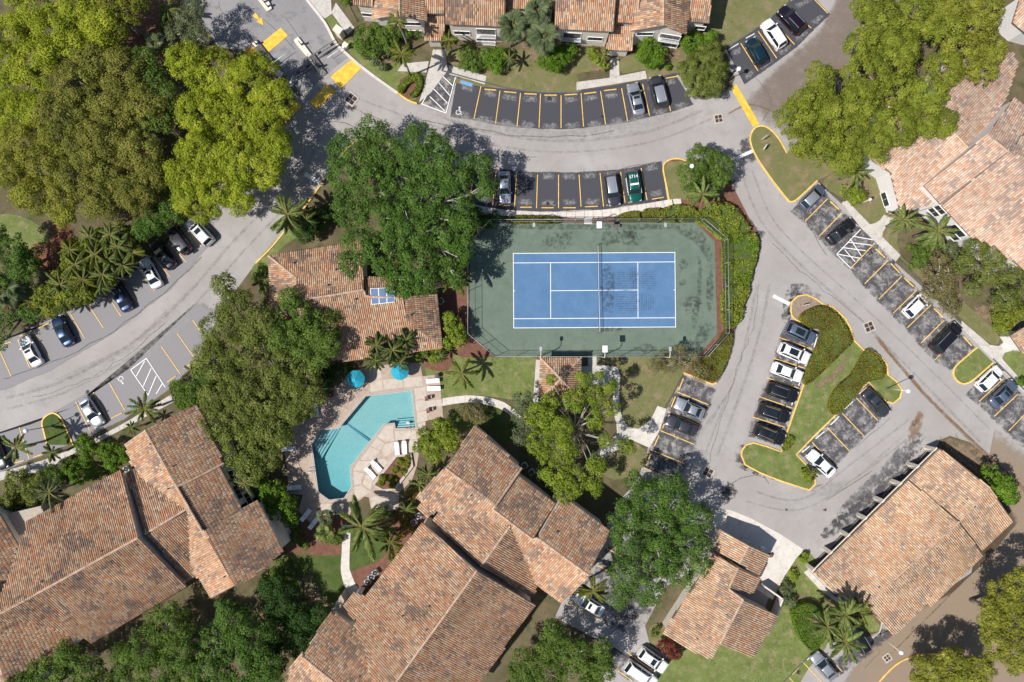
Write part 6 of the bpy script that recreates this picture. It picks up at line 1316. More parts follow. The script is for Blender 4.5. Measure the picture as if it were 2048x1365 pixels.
add_tree('broadleaf_tree', 'dense round green oak between the bottom centre roofs and the small building', 'tree', [(1300, 1000, 44), (1255, 1030, 36), (1350, 1000, 40), (1390, 1040, 38), (1320, 1060, 50), (1380, 1090, 42), (1260, 1090, 36), (1400, 1130, 28), (1320, 1120, 46), (1250, 1150, 34), (1300, 1180, 36), (1240, 1195, 26), (1360, 1155, 26), (1270, 965, 24), (1340, 965, 24), (1235, 1060, 22)], 'oak', 8, .23, .85, .9, 'bark_pale', trunk_r=.35)
add_tree('broadleaf_tree', 'mid green tree by the court bays with a lamp in it', 'tree', [(1405, 320, 32), (1440, 330, 28), (1380, 350, 30), (1420, 365, 30), (1395, 300, 14), (1390, 385, 22), (1440, 355, 18)], 'mid', 6, .2, .9, .7)
add_tree('broadleaf_tree', 'fine-leaved grey-green bushy tree at the corner of the upper right bays', 'tree', [(1400, 130, 34), (1430, 140, 30), (1395, 165, 30), (1425, 170, 26), (1420, 105, 24), (1375, 140, 20)], 'sage', 4.5, .17, 1.2, .6)
# ---- upper right wood
UR = 'trees of the canopy at the upper right'
for lab, lobes, pal, zt in (
 ('green tree at the lower left of the upper right canopy, above the corner island', [(1640, 160, 34), (1620, 210, 48), (1590, 240, 40), (1665, 230, 50), (1700, 270, 45), (1640, 290, 44), (1690, 320, 34), (1600, 285, 30), (1740, 240, 30)], 'fresh', 9.5),
 ('yellow-green tree at the centre of the upper right canopy', [(1740, 150, 52), (1790, 110, 50), (1800, 180, 52), (1860, 190, 44), (1720, 200, 40), (1840, 240, 40), (1790, 250, 46), (1890, 140, 40), (1750, 290, 34), (1880, 250, 28)], 'fresh', 10),
 ('yellow-green tree along the top edge of the upper right canopy', [(1760, 40, 52), (1830, 30, 52), (1720, 90, 36), (1890, 50, 50), (1800, 80, 44), (1740, 0, 40)], 'fresh', 10),
 ('yellow-green tree reaching over the top right roof', [(1950, 60, 44), (1930, 110, 46), (1970, 20, 38), (1980, 110, 28), (1900, 20, 40), (1960, 150, 28)], 'yellow', 10)):
    add_tree('broadleaf_tree', lab, 'tree', lobes, pal, zt, .24, 1.15, .95, group=UR)
# ---- right and bottom
add_tree('broadleaf_tree', 'sparse yellow-green tree with bare twigs beside the right roof', 'tree', [(1950, 500, 30), (1990, 510, 32), (2030, 500, 34), (1980, 550, 30), (2030, 560, 36), (1930, 530, 22), (2010, 600, 28), (2045, 450, 28), (1940, 580, 20)], 'sage', 6.5, .2, .6, .75, 'bark_pale')
add_tree('broadleaf_tree', 'brownish sparse shrubby tree between the eastern bays and the right roof', 'tree', [(1870, 550, 24), (1890, 580, 28), (1860, 590, 20), (1900, 610, 24), (1880, 520, 18), (1900, 545, 18)], 'dry', 4, .18, .55, .7, 'bark_pale')
add_tree('broadleaf_tree', 'bright green bush tree at the right edge above the entry porch', 'tree', [(2010, 640, 26), (2040, 625, 24), (2005, 655, 16)], 'fresh', 4, .22, 1.1, .7)
add_tree('broadleaf_tree', 'bright glossy green round tree at the right end of the carport', 'tree', [(1985, 955, 26), (2010, 975, 26), (2020, 995, 18), (1975, 975, 14)], 'shrub', 4.2, .28, 1.2, .7)
add_tree('broadleaf_tree', 'yellow-olive tree at the right edge beside the sandy road', 'tree', [(2010, 1190, 36), (2040, 1160, 30), (1985, 1240, 34), (2030, 1240, 44), (1990, 1290, 32), (2040, 1310, 44), (1975, 1215, 20)], 'yellow', 9, .24, 1.15, .9, group='olive trees at the bottom right')
add_tree('broadleaf_tree', 'yellow-olive tree at the bottom edge inside the curved yellow kerb', 'tree', [(1860, 1350, 38), (1910, 1335, 40), (1960, 1340, 32), (1840, 1375, 28), (1930, 1375, 40), (1890, 1310, 18)], 'yellow', 7.5, .24, 1.15, .9, group='olive trees at the bottom right')
add_tree('broadleaf_tree', 'dark green trees massed below the bottom left roof, right crown', 'tree', [(470, 1250, 46), (430, 1290, 46), (510, 1290, 44), (480, 1340, 48), (420, 1350, 44), (530, 1340, 36), (450, 1215, 22)], 'oak', 8, .24, 1, .95, 'bark_pale', group='oaks along the bottom left')
add_tree('broadleaf_tree', 'mid green oak below the bottom left roof, middle crown', 'tree', [(330, 1250, 46), (290, 1300, 46), (360, 1300, 44), (310, 1350, 46), (250, 1320, 30), (375, 1350, 38), (240, 1360, 30)], 'mid', 8, .24, 1, .95, 'bark_pale', group='oaks along the bottom left')
add_tree('broadleaf_tree', 'mid green oak at the bottom left edge over the roof corner', 'tree', [(140, 1310, 30), (180, 1340, 36), (90, 1340, 34), (50, 1370, 30), (130, 1370, 36), (200, 1370, 30)], 'mid', 8.5, .24, 1, .95, 'bark_pale', group='oaks along the bottom left')
add_tree('broadleaf_tree', 'grey-green oak at the bottom centre beside the parked white cars', 'tree', [(1110, 1290, 40), (1160, 1310, 38), (1090, 1345, 40), (1200, 1340, 36), (1150, 1360, 42), (1050, 1340, 38), (1040, 1370, 34), (1100, 1250, 18), (1205, 1300, 22)], 'mid', 8, .23, .9, .9, 'bark_pale')
add_tree('broadleaf_tree', 'shaded dark green tree in the gap between the two large bottom roofs', 'tree', [(560, 1210, 36), (600, 1240, 34), (540, 1170, 28), (610, 1290, 34), (550, 1270, 40), (640, 1230, 20), (545, 1330, 34)], 'deep', 5, .24, .9, .85)
add_tree('broadleaf_tree', 'light green glossy tree beside the left sun deck and the bottom left building', 'tree', [(545, 990, 28), (570, 1015, 26), (540, 1030, 20), (580, 1040, 18), (530, 970, 16)], 'shrub', 4.5, .26, 1.1, .7)
add_tree('broadleaf_tree', 'round bright green tree against the east wall of the clubhouse', 'tree', [(905, 655, 22), (915, 675, 20), (895, 685, 16), (900, 635, 14)], 'lime', 3.6, .25, 1.2, .6)
add_tree('broadleaf_tree', 'bright green tree between the pool deck and the bottom centre roof', 'tree', [(885, 860, 26), (860, 890, 24), (900, 880, 24), (850, 870, 16), (870, 915, 16), (835, 895, 12)], 'lime', 3.8, .24, 1.1, .65)
add_tree('broadleaf_tree', 'small reddish-brown tree on the lawn below the curved garden path', 'tree', [(932, 822, 17), (950, 826, 19), (962, 838, 14)], 'dry', 2.6, .16, .8, .5, 'bark_pale')
add_tree('broadleaf_tree', 'bare-twigged thin shrub at the southeast corner of the court', 'tree', [(1340, 725, 26), (1380, 720, 24), (1400, 745, 22), (1310, 735, 18), (1360, 700, 14)], 'dry', 2.6, .13, .4, .6, 'bark_pale', trunk_r=.12)
# ---- bushes
def bush(label, lobes, pal, h, leaf=.22, dens=1.2, clump=.55, group='garden bushes'):
    return add_tree('bush', label, 'bush', lobes, pal, h, leaf, dens, clump, group=group, limbs=True, trunk_r=.1, zr=.8)
for lab, lb, pal, h in (
 ('round glossy green bush in front of the gabled end of the top houses', [(1300, 92, 22), (1310, 115, 20), (1290, 108, 16), (1322, 103, 14)], 'shrub', 3),
 ('large dark glossy bush at the right end of the top houses', [(1385, 80, 24), (1410, 88, 22), (1395, 100, 18), (1420, 75, 14)], 'shrub', 3.4), ('wide glossy bush beneath the fan palms of the top houses', [(1095, 115, 22), (1120, 110, 24), (1140, 100, 18), (1110, 130, 16)], 'shrub', 3),
 ('small clipped ball on the lawn above the curved bays', [(1336, 134, 7)], 'shrub', .9), ('yellowish shrub left of the middle front walk of the top houses', [(1185, 105, 12), (1200, 115, 14), (1210, 130, 10)], 'lime', 1.8),
 ('grey-green bush cluster above the wheelchair bay', [(935, 105, 20), (950, 125, 18), (975, 110, 20), (930, 130, 14)], 'mid', 2.4), ('bright green bush right of the grey-green cluster by the top houses', [(985, 120, 20), (1000, 105, 18), (995, 135, 14)], 'shrub', 2.6),
 ('large broad bush beside the entrance kerb and top houses', [(730, 70, 24), (760, 60, 24), (775, 85, 22), (745, 95, 22), (722, 95, 16), (785, 60, 18)], 'mid', 3.4), ('pale flowering shrub along the entrance kerb', [(735, 110, 10), (750, 122, 10), (765, 132, 9), (742, 95, 8)], 'grey', 1.2),
 ('leafy dark bush below the palms at the left edge of the top houses', [(815, 62, 14), (835, 64, 12)], 'mid', 2), ('bright green bush left of the two-tone roof corner by the southwest sidewalk', [(165, 890, 20), (178, 905, 20), (172, 920, 14)], 'shrub', 3), ('larger bright green bush next to the bottom left roof corner', [(215, 905, 24), (235, 915, 20), (222, 930, 18)], 'shrub', 3),
 ('dark green shrub between the bushes at the bottom left roof', [(140, 940, 20), (155, 955, 16), (185, 950, 16)], 'shrub', 2.6), ('bright green bush beside the hatched area of the southwest row', [(355, 780, 20), (370, 795, 18), (362, 805, 14)], 'shrub', 3),
 ('dull olive bushy shrub at the left edge below the sidewalk', [(30, 970, 30), (60, 985, 28), (20, 1000, 22), (80, 960, 20)], 'sage', 3.2), ('dark ground bush cut by the left edge near the roof', [(10, 1010, 20), (30, 1015, 14)], 'mid', 2), ('dark glossy shrub in the shade below the lower left lamp island', [(115, 960, 16), (100, 945, 14)], 'mid', 2.2),
 ('bright green bush in front of the white building windows', [(1703, 385, 18), (1720, 390, 16), (1710, 400, 12)], 'lime', 2.6), ('small dark ball shrub on the lawn below the eastern front walk', [(1819, 494, 6)], 'shrub', .9), ('feathery shrub mass below the large palms by the eastern walk', [(1850, 500, 20), (1840, 525, 16), (1865, 480, 18)], 'mid', 2),
 ('small round lime shrub beside the concrete apron', [(1587, 1149, 9), (1590, 1158, 7)], 'lime', 1.2), ('yellow-leaved shrub at the corner of the carport', [(1607, 1120, 8), (1612, 1112, 7)], 'lime', 1), ('thin grey shrub on the lawn left of the oval hedge', [(1575, 1180, 16), (1585, 1205, 12), (1572, 1200, 12)], 'grey', 1.6),
 ('dark red-leaved bush beside the white crossover', [(1330, 1295, 14), (1345, 1305, 14), (1357, 1310, 10), (1340, 1290, 10)], 'red', 1.8), ('small bush in the kerbed patch by the small building', [(1308, 1268, 9), (1316, 1258, 6)], 'sage', .9), ('low green shrub bed below the diagonal lounger pair', [(650, 1075, 14), (668, 1080, 12), (680, 1078, 9)], 'mid', 1),
 ('dark leafy shrub under the bottom left building corner', [(555, 1150, 16), (575, 1160, 14), (560, 1125, 10)], 'mid', 2), ('dark red and green shrubs in the mulch beside the central porch', [(822, 985, 12), (830, 1000, 10), (815, 1010, 10)], 'hedge_red', 1.4), ('green hedge-like shrubs behind the left umbrella', [(650, 760, 16), (660, 745, 14), (640, 780, 14), (690, 738, 12)], 'deep', 1.6),
 ('dark shrub at the foot of the clubhouse roof behind the umbrellas', [(835, 715, 12), (850, 708, 10)], 'mid', 1.8), ('leafy shrub with yellow leaves at the clubhouse corner', [(870, 715, 14), (880, 700, 12), (862, 700, 8)], 'lime', 1.4), ('low dark shrubs right of the big palm below the pool', [(760, 1028, 14), (778, 1040, 12), (765, 1048, 12)], 'mid', 1.4), ('reddish shrubs by the pair of air conditioners at the central porch', [(805, 1042, 12), (820, 1058, 11), (800, 1070, 10)], 'hedge_red', 1.2), ('dark shrubs on the mulch left of the lounger palms', [(590, 1075, 14), (608, 1090, 12)], 'mid', 1.5), ('low green plants in front of the long bottom centre gable', [(800, 1110, 12), (788, 1125, 10)], 'sage', 1.0),
 ('small shrub at the west end of the clubhouse', [(525, 540, 14), (515, 555, 12), (530, 575, 14)], 'mid', 2.2),
 ('dark green shrub mass between the oak and the clubhouse roof', [(590, 440, 26), (620, 450, 24), (640, 430, 24), (610, 470, 18)], 'deep', 3.5), ('dark green shrubs along the northwest corner of the court', [(950, 430, 20), (975, 440, 16), (930, 440, 18), (990, 432, 12)], 'deep', 2.4), ('fern-like shrub in the shade at the top left corner of the grove gap', [(335, 25, 20), (330, 50, 16)], 'mid', 2.4),
 ('green shrub by the gate pillar at the top edge', [(690, -4, 12)], 'shrub', 1.5), ('bright shrubs below the palm beside the right-hand white walk', [(2045, 765, 10)], 'shrub', 1.4), ('small weeping shrub by the yellow kerb at the island corner', [(1612, 945, 12), (1620, 955, 10)], 'lime', 1.2), ('sprawling olive shrub by the southwest wall', [(100, 975, 14), (125, 930, 12)], 'grey', 2),
 ('green shrub row between the sage oak and the southwest sidewalk', [(410, 735, 16), (395, 745, 14)], 'mid', 2), ('scrubby undergrowth bush below the right roof', [(1900, 500, 18), (1920, 515, 18)], 'grey', 1.8), ('yellowish shrub at the edge of the lower court hedge', [(1415, 735, 10)], 'dry', .9)):
    bush(lab, lb, pal, h)
PLW = ['topmost', 'upper right', 'middle right', 'upper left', 'left of the middle', 'low in the middle', 'lower left', 'lowest', 'lower right', 'upper right corner']
for i, (x, y, r_) in enumerate(((800, 925, 9), (812, 930, 9), (805, 945, 8), (790, 940, 8), (780, 958, 8), (790, 960, 7), (765, 957, 9), (760, 968, 7), (782, 972, 7), (815, 918, 7))): bush('clipped yellow-green shrub in the pool planter, %s' % PLW[i], [(x, y, r_)], 'hedge', .85, .16, 1.2, .35, 'shrubs in the pool planter')
# ---- clipped hedges
def hedge(label, pts, pals, h, leaf=.19, dens=120, bumpy=.18, cat='hedge'):
    p = ccw([tuple(P(x, y, h)) for x, y in S2(pts, 3, True)]); r = np.random.default_rng(len(label)*7+int(h*10)); a = np.array(p)[:, :2]; cx, cy = a.mean(0); t = empty('hedge', (cx, cy, 0), label, cat)
    base = mk('hedge_core', [(q[0], q[1], h-.25) for q in [((x-cx)*.94+cx, (y-cy)*.94+cy) for x, y, _ in p]]+[((x-cx)*.94+cx, (y-cy)*.94+cy, 0) for x, y, _ in p], tess(p)+[(i, (i+1) % len(p), (i+1) % len(p)+len(p), i+len(p))[::-1] for i in range(len(p))], 'hedge_dark', t)
    lo, hi = a.min(0), a.max(0); n = int((hi-lo).prod()*dens); xy = r.uniform(lo, hi, (n, 2)); xy = xy[inpoly(xy[:, 0], xy[:, 1], p)]; n = len(xy)
    z = h-.12+(vnoise(xy[:, 0]+90, xy[:, 1]+90, .7)-.5)*bumpy*2+r.uniform(-.12, .06, n); pos = np.c_[xy, z]; nn = unit(n, r)*.7+np.array([0, 0, .6])
    L_ = np.linalg.norm(np.roll(a, -1, 0)-a, axis=1); m = int(L_.sum()*h*dens*.8); k = r.choice(len(p), m, p=L_/L_.sum()); f = r.random(m)[:, None]; e = np.roll(a, -1, 0)-a; q = a[k]+e[k]*f
    on = np.c_[e[k][:, 1], -e[k][:, 0]]; on /= np.linalg.norm(on, axis=1)[:, None]+1e-9; q = q+on*r.uniform(-.12, .06, m)[:, None]; pos = np.r_[pos, np.c_[q, r.uniform(.05, h, m)]]; nn = np.r_[nn, np.c_[on, np.full(m, .3)]+unit(m, r)*.6]; nn /= np.linalg.norm(nn, axis=1)[:, None]
    g = vnoise(pos[:, 0]+200, pos[:, 1]+70, 2.2, 3)+r.normal(0, .12, len(pos)); A, B2 = np.array(LP[pals[0]]), np.array(LP[pals[-1]]); i_ = r.integers(0, 3, len(pos)); col = np.where((g > .52)[:, None], B2[i_], A[i_])*r.uniform(.75, 1.25, len(pos))[:, None]
    v, qd, c = leaves(pos, nn, leaf, col, r); npmesh('foliage', v-np.array([cx, cy, 0]), qd, c, 'leaf', t); return t
simple('hedge_dark', (.06, .085, .015), .9, var=.2)
hedge('large curved clipped hedge on the upper half of the central island', [(1601, 637), (1616, 621), (1646, 612), (1669, 623), (1690, 650), (1707, 682), (1683, 708), (1646, 745), (1618, 768), (1610, 762), (1628, 710), (1646, 662), (1620, 655)], ['hedge', 'hedge_red'], .95)
hedge('second clipped hedge on the lower right of the central island', [(1731, 705), (1743, 700), (1763, 718), (1773, 742), (1766, 758), (1736, 765), (1709, 798), (1679, 828), (1663, 825), (1661, 803), (1679, 772), (1706, 748)], ['hedge', 'hedge_red'], .95)
hedge('tiny clipped hedge by the lowest black crossover of the island row', [(1579, 871), (1589, 878), (1583, 895), (1567, 902), (1568, 888)], ['lime', 'hedge'], .6)
hedge('bright lime hedge along the east side of the court', [(1448, 492), (1468, 478), (1495, 466), (1514, 471), (1518, 498), (1508, 540), (1499, 572), (1470, 577), (1450, 560)], ['lime', 'shrub'], 1.0, .24, 120, .4)
hedge('loose lime shrubs east of the court halfway down', [(1448, 578), (1500, 575), (1490, 608), (1484, 640), (1464, 655), (1450, 650)], ['lime', 'fresh'], 1.1, .26, 95, .6)
hedge('dark olive hedge along the road southeast of the court', [(1450, 662), (1466, 668), (1462, 700), (1452, 732), (1432, 762), (1404, 756), (1388, 740), (1404, 718), (1430, 695)], ['hedge', 'hedge_red'], .95)
hedge('bright lime shrub mass at the northeast corner of the court', [(1395, 425), (1430, 405), (1465, 410), (1490, 440), (1500, 462), (1470, 478), (1446, 480), (1420, 455), (1395, 442)], ['lime', 'fresh'], 1.4, .28, 95, .7)
hedge('long low clipped hedge along the north side of the court', [(1020, 433), (1060, 431), (1112, 433), (1120, 440), (1116, 446), (1060, 446), (1022, 445)], ['hedge', 'hedge_red'], 1.0)
hedge('short domed hedge north of the court right of the gate', [(1236, 431), (1256, 424), (1276, 423), (1280, 432), (1279, 442), (1238, 442)], ['hedge', 'hedge'], 1.0)
hedge('square clipped hedge north of the court beside the lime shrubs', [(1288, 420), (1304, 417), (1320, 418), (1321, 440), (1289, 441)], ['hedge', 'hedge'], 1.0)
hedge('row of yellow-green shrubs north of the court at its right end', [(1323, 420), (1350, 410), (1385, 414), (1395, 430), (1380, 441), (1325, 441)], ['lime', 'fresh'], 1.2, .26, 95, .6)
hedge('egg-shaped bright green hedge on the lawn beside the palm group', [(1588, 1232), (1592, 1217), (1614, 1208), (1638, 1219), (1648, 1245), (1643, 1285), (1633, 1303), (1616, 1297), (1599, 1273)], ['shrub', 'shrub'], 1.6)
hedge('ring of clipped green hedge round the tall palm by the wheelchair bay', [(795, 180), (800, 165), (815, 153), (832, 146), (842, 152), (844, 168), (836, 186), (826, 193), (818, 189), (828, 180), (832, 162), (815, 168), (804, 184)], ['shrub', 'lime'], .8)

# ================================================================ palms
def frond_mesh(L, n, wid, droop, pal, seed, leaflet=.55):
    r = random.Random(seed); v = []; f = []; col = []; cols = LP[pal]; pts = []
    for i in range(n+1): t = i/n; pts.append(Vector((L*(t-.12*droop*t*t), 0, L*(.28*t-.62*droop*t*t))))
    for i in range(n):
        a, b_ = pts[i], pts[i+1]; b = len(v); w_ = .045*(1-.7*i/n); v += [a+Vector((0, w_, 0)), a-Vector((0, w_, 0)), b_-Vector((0, w_*.8, 0)), b_+Vector((0, w_*.8, 0))]; f.append((b, b+1, b+2, b+3)); col.append((.20, .19, .06))
        t = (i+.5)/n
        if t < .12: continue
        ll = wid*math.sin(math.pi*min(1, .12+t*.9))**.6*r.uniform(.85, 1.1)
        for s_ in (-1, 1):
            for hh in (0, .33, .66):
                p = a.lerp(b_, hh); d = Vector((.65+r.uniform(-.2, .2), s_*(.62+r.uniform(-.15, .15)), -.45-.45*droop+r.uniform(-.2, .2))).normalized(); e = p+d*ll; wv = Vector((.030, 0, .0)); b = len(v); m_ = p.lerp(e, .45)+Vector((0, 0, .03))
                v += [p-wv*.5, p+wv*.5, m_+wv*.8, e, m_-wv*.8]; f.append((b, b+1, b+2, b+3, b+4) if s_ < 0 else (b+4, b+3, b+2, b+1, b)); c = cols[r.randint(0, 2)]; k = r.uniform(.8, 1.25); col.append(tuple(q*k for q in c))
    me = bpy.data.meshes.new('frond'); me.from_pydata([tuple(q) for q in v], [], f); a = me.attributes.new('col', 'FLOAT_COLOR', 'FACE'); a.data.foreach_set('color', [x for c in col for x in (*c, 1)]); me.materials.append(MATS['leaf']); return me
def fan_mesh(L, pal, seed):
    r = random.Random(seed); v = []; f = []; col = []; st_ = L*.5; v += [Vector((0, .02, 0)), Vector((0, -.02, 0)), Vector((st_, -.015, L*.14)), Vector((st_, .015, L*.14))]; f.append((0, 1, 2, 3)); col.append((.2, .2, .08)); c0 = Vector((st_, 0, L*.14))
    for k in range(24):
        a = R(-125+250*k/23); d = Vector((math.cos(a), math.sin(a), -.18-.1*abs(math.sin(a))+r.uniform(-.1, .1))); e = c0+d*L*.55*r.uniform(.85, 1.05)+Vector((0, 0, -.08)); n_ = Vector((-d.y, d.x, 0)).normalized()*.045*L; m_ = c0.lerp(e, .6)+Vector((0, 0, .04)); b = len(v); v += [c0, m_+n_, e, m_-n_]; f.append((b, b+3, b+2, b+1)); c = LP[pal][r.randint(0, 2)]; q = r.uniform(.8, 1.2); col.append(tuple(x*q for x in c))
    me = bpy.data.meshes.new('frond'); me.from_pydata([tuple(q) for q in v], [], f); a = me.attributes.new('col', 'FLOAT_COLOR', 'FACE'); a.data.foreach_set('color', [x for c in col for x in (*c, 1)]); me.materials.append(MATS['leaf']); return me
LP['palm'] = [(.13, .19, .045), (.19, .255, .065), (.28, .33, .12)]; LP['palm_lime'] = [(.11, .17, .02), (.16, .21, .03), (.24, .22, .04)]; LP['palm_blue'] = [(.10, .14, .06), (.14, .18, .085), (.19, .23, .12)]; LP['palm_dark'] = [(.06, .105, .024), (.09, .15, .034), (.14, .20, .06)]
LP['dead'] = [(.20, .14, .07), (.27, .20, .11), (.32, .26, .16)]
FM = {}
for pal in ('dead', 'palm', 'palm_lime', 'palm_blue', 'palm_dark'):
    FM['feather', pal] = [frond_mesh(1.0, 20, .28, dr, pal, i+3) for i, dr in enumerate((.55, .8, 1.05))]
    FM['fan', pal] = [fan_mesh(1.0, pal, i) for i in range(3)]
def palm(label, px, py, rp, h, pal='palm', kind='feather', n=18, group='palms among the buildings', lean=None, name=None, tr=.13):
    """crown centre on the map at height h, crown radius rp map units"""
    c = P(px, py, h); r = random.Random(int(px*31+py)); L = rp/K*(H-h)/H*1.08; base = Vector((c.x, c.y, 0))+(Vector(((lean[0])/K, -lean[1]/K, 0)) if lean else Vector((r.uniform(-.3, .3), r.uniform(-.3, .3), 0)))
    t = empty(name or ('fan_palm' if kind == 'fan' else 'palm_tree'), base, label, 'palm', group)
    tube('trunk', [base, base.lerp(c, .4)+Vector((.05, 0, 0)), base.lerp(c, .8), c], [tr*1.5, tr, tr*.9, tr*.8], 'palm_bark', t)
    for k in range(n):
        old = k < 3 and n > 10 and r.random() < .6; me = FM[kind, 'dead' if old else pal][r.randint(0, 2)]; o = bpy.data.objects.new('frond', me); put(o, t); o.location = c-base; el = (-65+105*(k/n)) if kind == 'feather' else (-60+120*(k/n)); s_ = L*r.uniform(.72, 1.12)
        o.rotation_euler = (R(r.uniform(-35, 35)), -R(max(-20, el*.45+12 if kind == 'feather' else el*.75)), R(k*137.5+r.uniform(-22, 22))); o.scale = (s_, s_*(.9 if L < 2.2 else .75), s_)
    return t
for a in (
 ('palm with ragged feathery crown beside the kerb west of the big oak', 575, 430, 46, 6.5, 'palm', 'feather', 22), ('second palm overlapping it beside the shrub mass', 612, 440, 30, 5, 'palm_dark', 'feather', 16),
 ('yellowish feathery palm at the west fence of the court', 908, 552, 42, 5.5, 'palm_lime', 'feather', 20), ('left dark palm at the clubhouse roof edge above the umbrellas', 752, 690, 28, 4.5, 'palm_dark', 'feather', 18), ('middle dark palm at the clubhouse roof edge', 785, 700, 30, 5, 'palm_dark', 'feather', 18), ('right dark palm at the clubhouse roof edge', 812, 682, 26, 4.5, 'palm_dark', 'feather', 16),
 ('lower dark palm between the two umbrellas', 750, 722, 24, 3.6, 'palm_dark', 'feather', 16), ('palm drooping over the right umbrella', 800, 725, 22, 3.4, 'palm_dark', 'feather', 14), ('sparse young palm on the lawn right of the umbrellas', 923, 748, 38, 4.5, 'palm_lime', 'feather', 8), ('feathery palm over the shrubs at the court bays island', 1405, 390, 34, 6, 'palm', 'feather', 14),
 ('tall slender palm crown directly above the clipped hedge ring', 803, 108, 28, 8, 'palm_lime', 'feather', 18), ('tall palm crown in front of the left gable of the top houses', 796, 42, 22, 9, 'palm_lime', 'feather', 16), ('small palm beside the porch roof of the top houses', 897, 80, 22, 4.5, 'palm_lime', 'feather', 14),
 ('yellowing small palm by the middle front walk of the top houses', 1207, 112, 18, 3, 'palm_lime', 'feather', 12), ('biggest feathery palm below the pool, beside the garden path', 724, 1055, 66, 7, 'palm', 'feather', 17), ('yellow-green palm right of the biggest one, against the long roof', 780, 1085, 34, 5, 'palm_lime', 'feather', 16), ('small palm above the yellow-green one', 772, 1060, 26, 3.5, 'palm', 'feather', 14),
 ('small fan palm at the end of the diagonal lounger pair', 650, 1034, 17, 2.6, 'palm_blue', 'fan', 18), ('small fan palm in the shrub bed below the loungers', 650, 1065, 20, 2.4, 'palm', 'fan', 18), ('bright palm over the white sedan beside the central building', 1186, 1182, 34, 6, 'palm_lime', 'feather', 14), ('tall palm with twisting fronds beside the bottom left roof', 488, 965, 28, 5.5, 'palm', 'feather', 12),
 ('feathery palm at the southwest sidewalk over the hedge', 288, 818, 34, 5.5, 'palm', 'feather', 18), ('small palm below it beside the roof corner', 262, 855, 18, 4, 'palm', 'feather', 14), ('palm at the left edge over the parked black car', 32, 895, 34, 6, 'palm', 'feather', 14), ('bushy palm beside the left kerbed island', 103, 905, 22, 3.5, 'palm_dark', 'feather', 16),
 ('large feathery palm over the bottom left roof edge', 98, 985, 38, 7, 'palm_blue', 'feather', 18), ('small dark palm beside the bright bush of the southwest row', 382, 742, 22, 3.5, 'palm_dark', 'feather', 14), ('left of two big palms in front of the white building', 1808, 440, 34, 5, 'palm', 'feather', 16), ('right of two big palms in front of the white building', 1875, 462, 42, 5.5, 'palm', 'feather', 20),
 ('dark feathery palm against the canopy beside the white building', 1712, 345, 36, 5, 'palm', 'feather', 16), ('left palm fan cluster on the grove edge, at the left frame edge', 12, 582, 42, 5, 'palm_blue', 'fan', 24), ('blue-green fan palm in the grove gap', 310, 88, 22, 4.5, 'palm_blue', 'fan', 20),
 ('upper fan palm by the top houses', 1075, 22, 28, 6.5, 'palm_blue', 'fan', 40), ('left fan palm by the top houses', 1024, 52, 30, 6, 'palm_blue', 'fan', 44), ('lower fan palm by the top houses over the glossy bush', 1086, 76, 32, 5.5, 'palm_blue', 'fan', 44),
 ('highest crown of the palm group beside the egg-shaped hedge', 1690, 1230, 40, 7, 'palm', 'feather', 28), ('left crown of the palm group beside the egg-shaped hedge', 1655, 1255, 36, 6.5, 'palm', 'feather', 24), ('lowest crown of the palm group above the silver sedan', 1690, 1285, 40, 6.5, 'palm', 'feather', 28), ('right crown of the palm group beside the carport', 1722, 1225, 30, 6, 'palm_lime', 'feather', 16),
 ('tropical large-leaved palm at the pool corner of the central roof', 855, 950, 26, 3, 'palm_dark', 'feather', 14), ('tropical palm below the deck beside the central roof', 838, 968, 22, 2.6, 'palm', 'feather', 12), ('dark tropical palm beside the deck paving below the planter', 812, 1020, 22, 2.8, 'palm_dark', 'feather', 14), ('leaning palm seedling left of the clubhouse', 528, 560, 24, 3.5, 'palm_dark', 'feather', 14),
 ('banana-like palm beside the clubhouse corner', 880, 712, 18, 2.2, 'palm_dark', 'feather', 10), ('dark palm beside the top-house bushes', 1018, 118, 20, 3, 'palm_dark', 'feather', 12), ('feathery palm at the top right canopy foot', 335, 20, 26, 4, 'palm', 'feather', 14), ('small weeping palm at the island kerb corner', 1622, 950, 18, 2.4, 'palm_lime', 'feather', 10)):
    palm(*a)
# palm thicket along the western bays
add_tree('bush', 'light green feathery undergrowth filling the palm thicket above the western bays', 'bush', [(150, 500, 28), (240, 470, 26), (200, 480, 26), (150, 525, 28), (185, 505, 28), (225, 500, 28), (125, 560, 26), (165, 560, 28), (205, 545, 28), (245, 515, 24), (95, 590, 24), (135, 595, 24), (175, 585, 22), (215, 560, 18), (80, 605, 16), (260, 500, 16), (105, 620, 16)], 'fresh', 5.3, .3, 1.0, .8, group='palm thicket above the western bays', trunk_r=.1)
k = 0
pos_words = ['upper left', 'upper middle', 'upper right', 'left', 'middle left', 'middle', 'middle right', 'right', 'lower left', 'lower middle', 'lower right', 'far right', 'lowest', 'inner left', 'inner right', 'top', 'far left', 'bottom']
for (x, y, rp, h) in ((150, 530, 34, 5.5), (190, 510, 34, 6), (235, 495, 34, 6), (120, 570, 32, 5), (165, 560, 34, 6), (205, 550, 34, 6), (245, 530, 30, 5.5), (265, 505, 28, 5.5), (85, 590, 28, 4.5), (130, 600, 30, 4.8), (170, 590, 28, 4.8), (215, 520, 30, 6), (95, 620, 24, 4), (140, 500, 28, 5.5), (220, 470, 28, 6), (180, 475, 26, 6), (60, 605, 20, 4), (200, 575, 22, 4.6)):
    palm('%s clump of the feathery palm thicket above the western bays' % pos_words[k], x, y, rp, h, ('palm', 'palm_lime', 'palm')[k % 3], 'feather', 16, 'palm thicket above the western bays'); k += 1

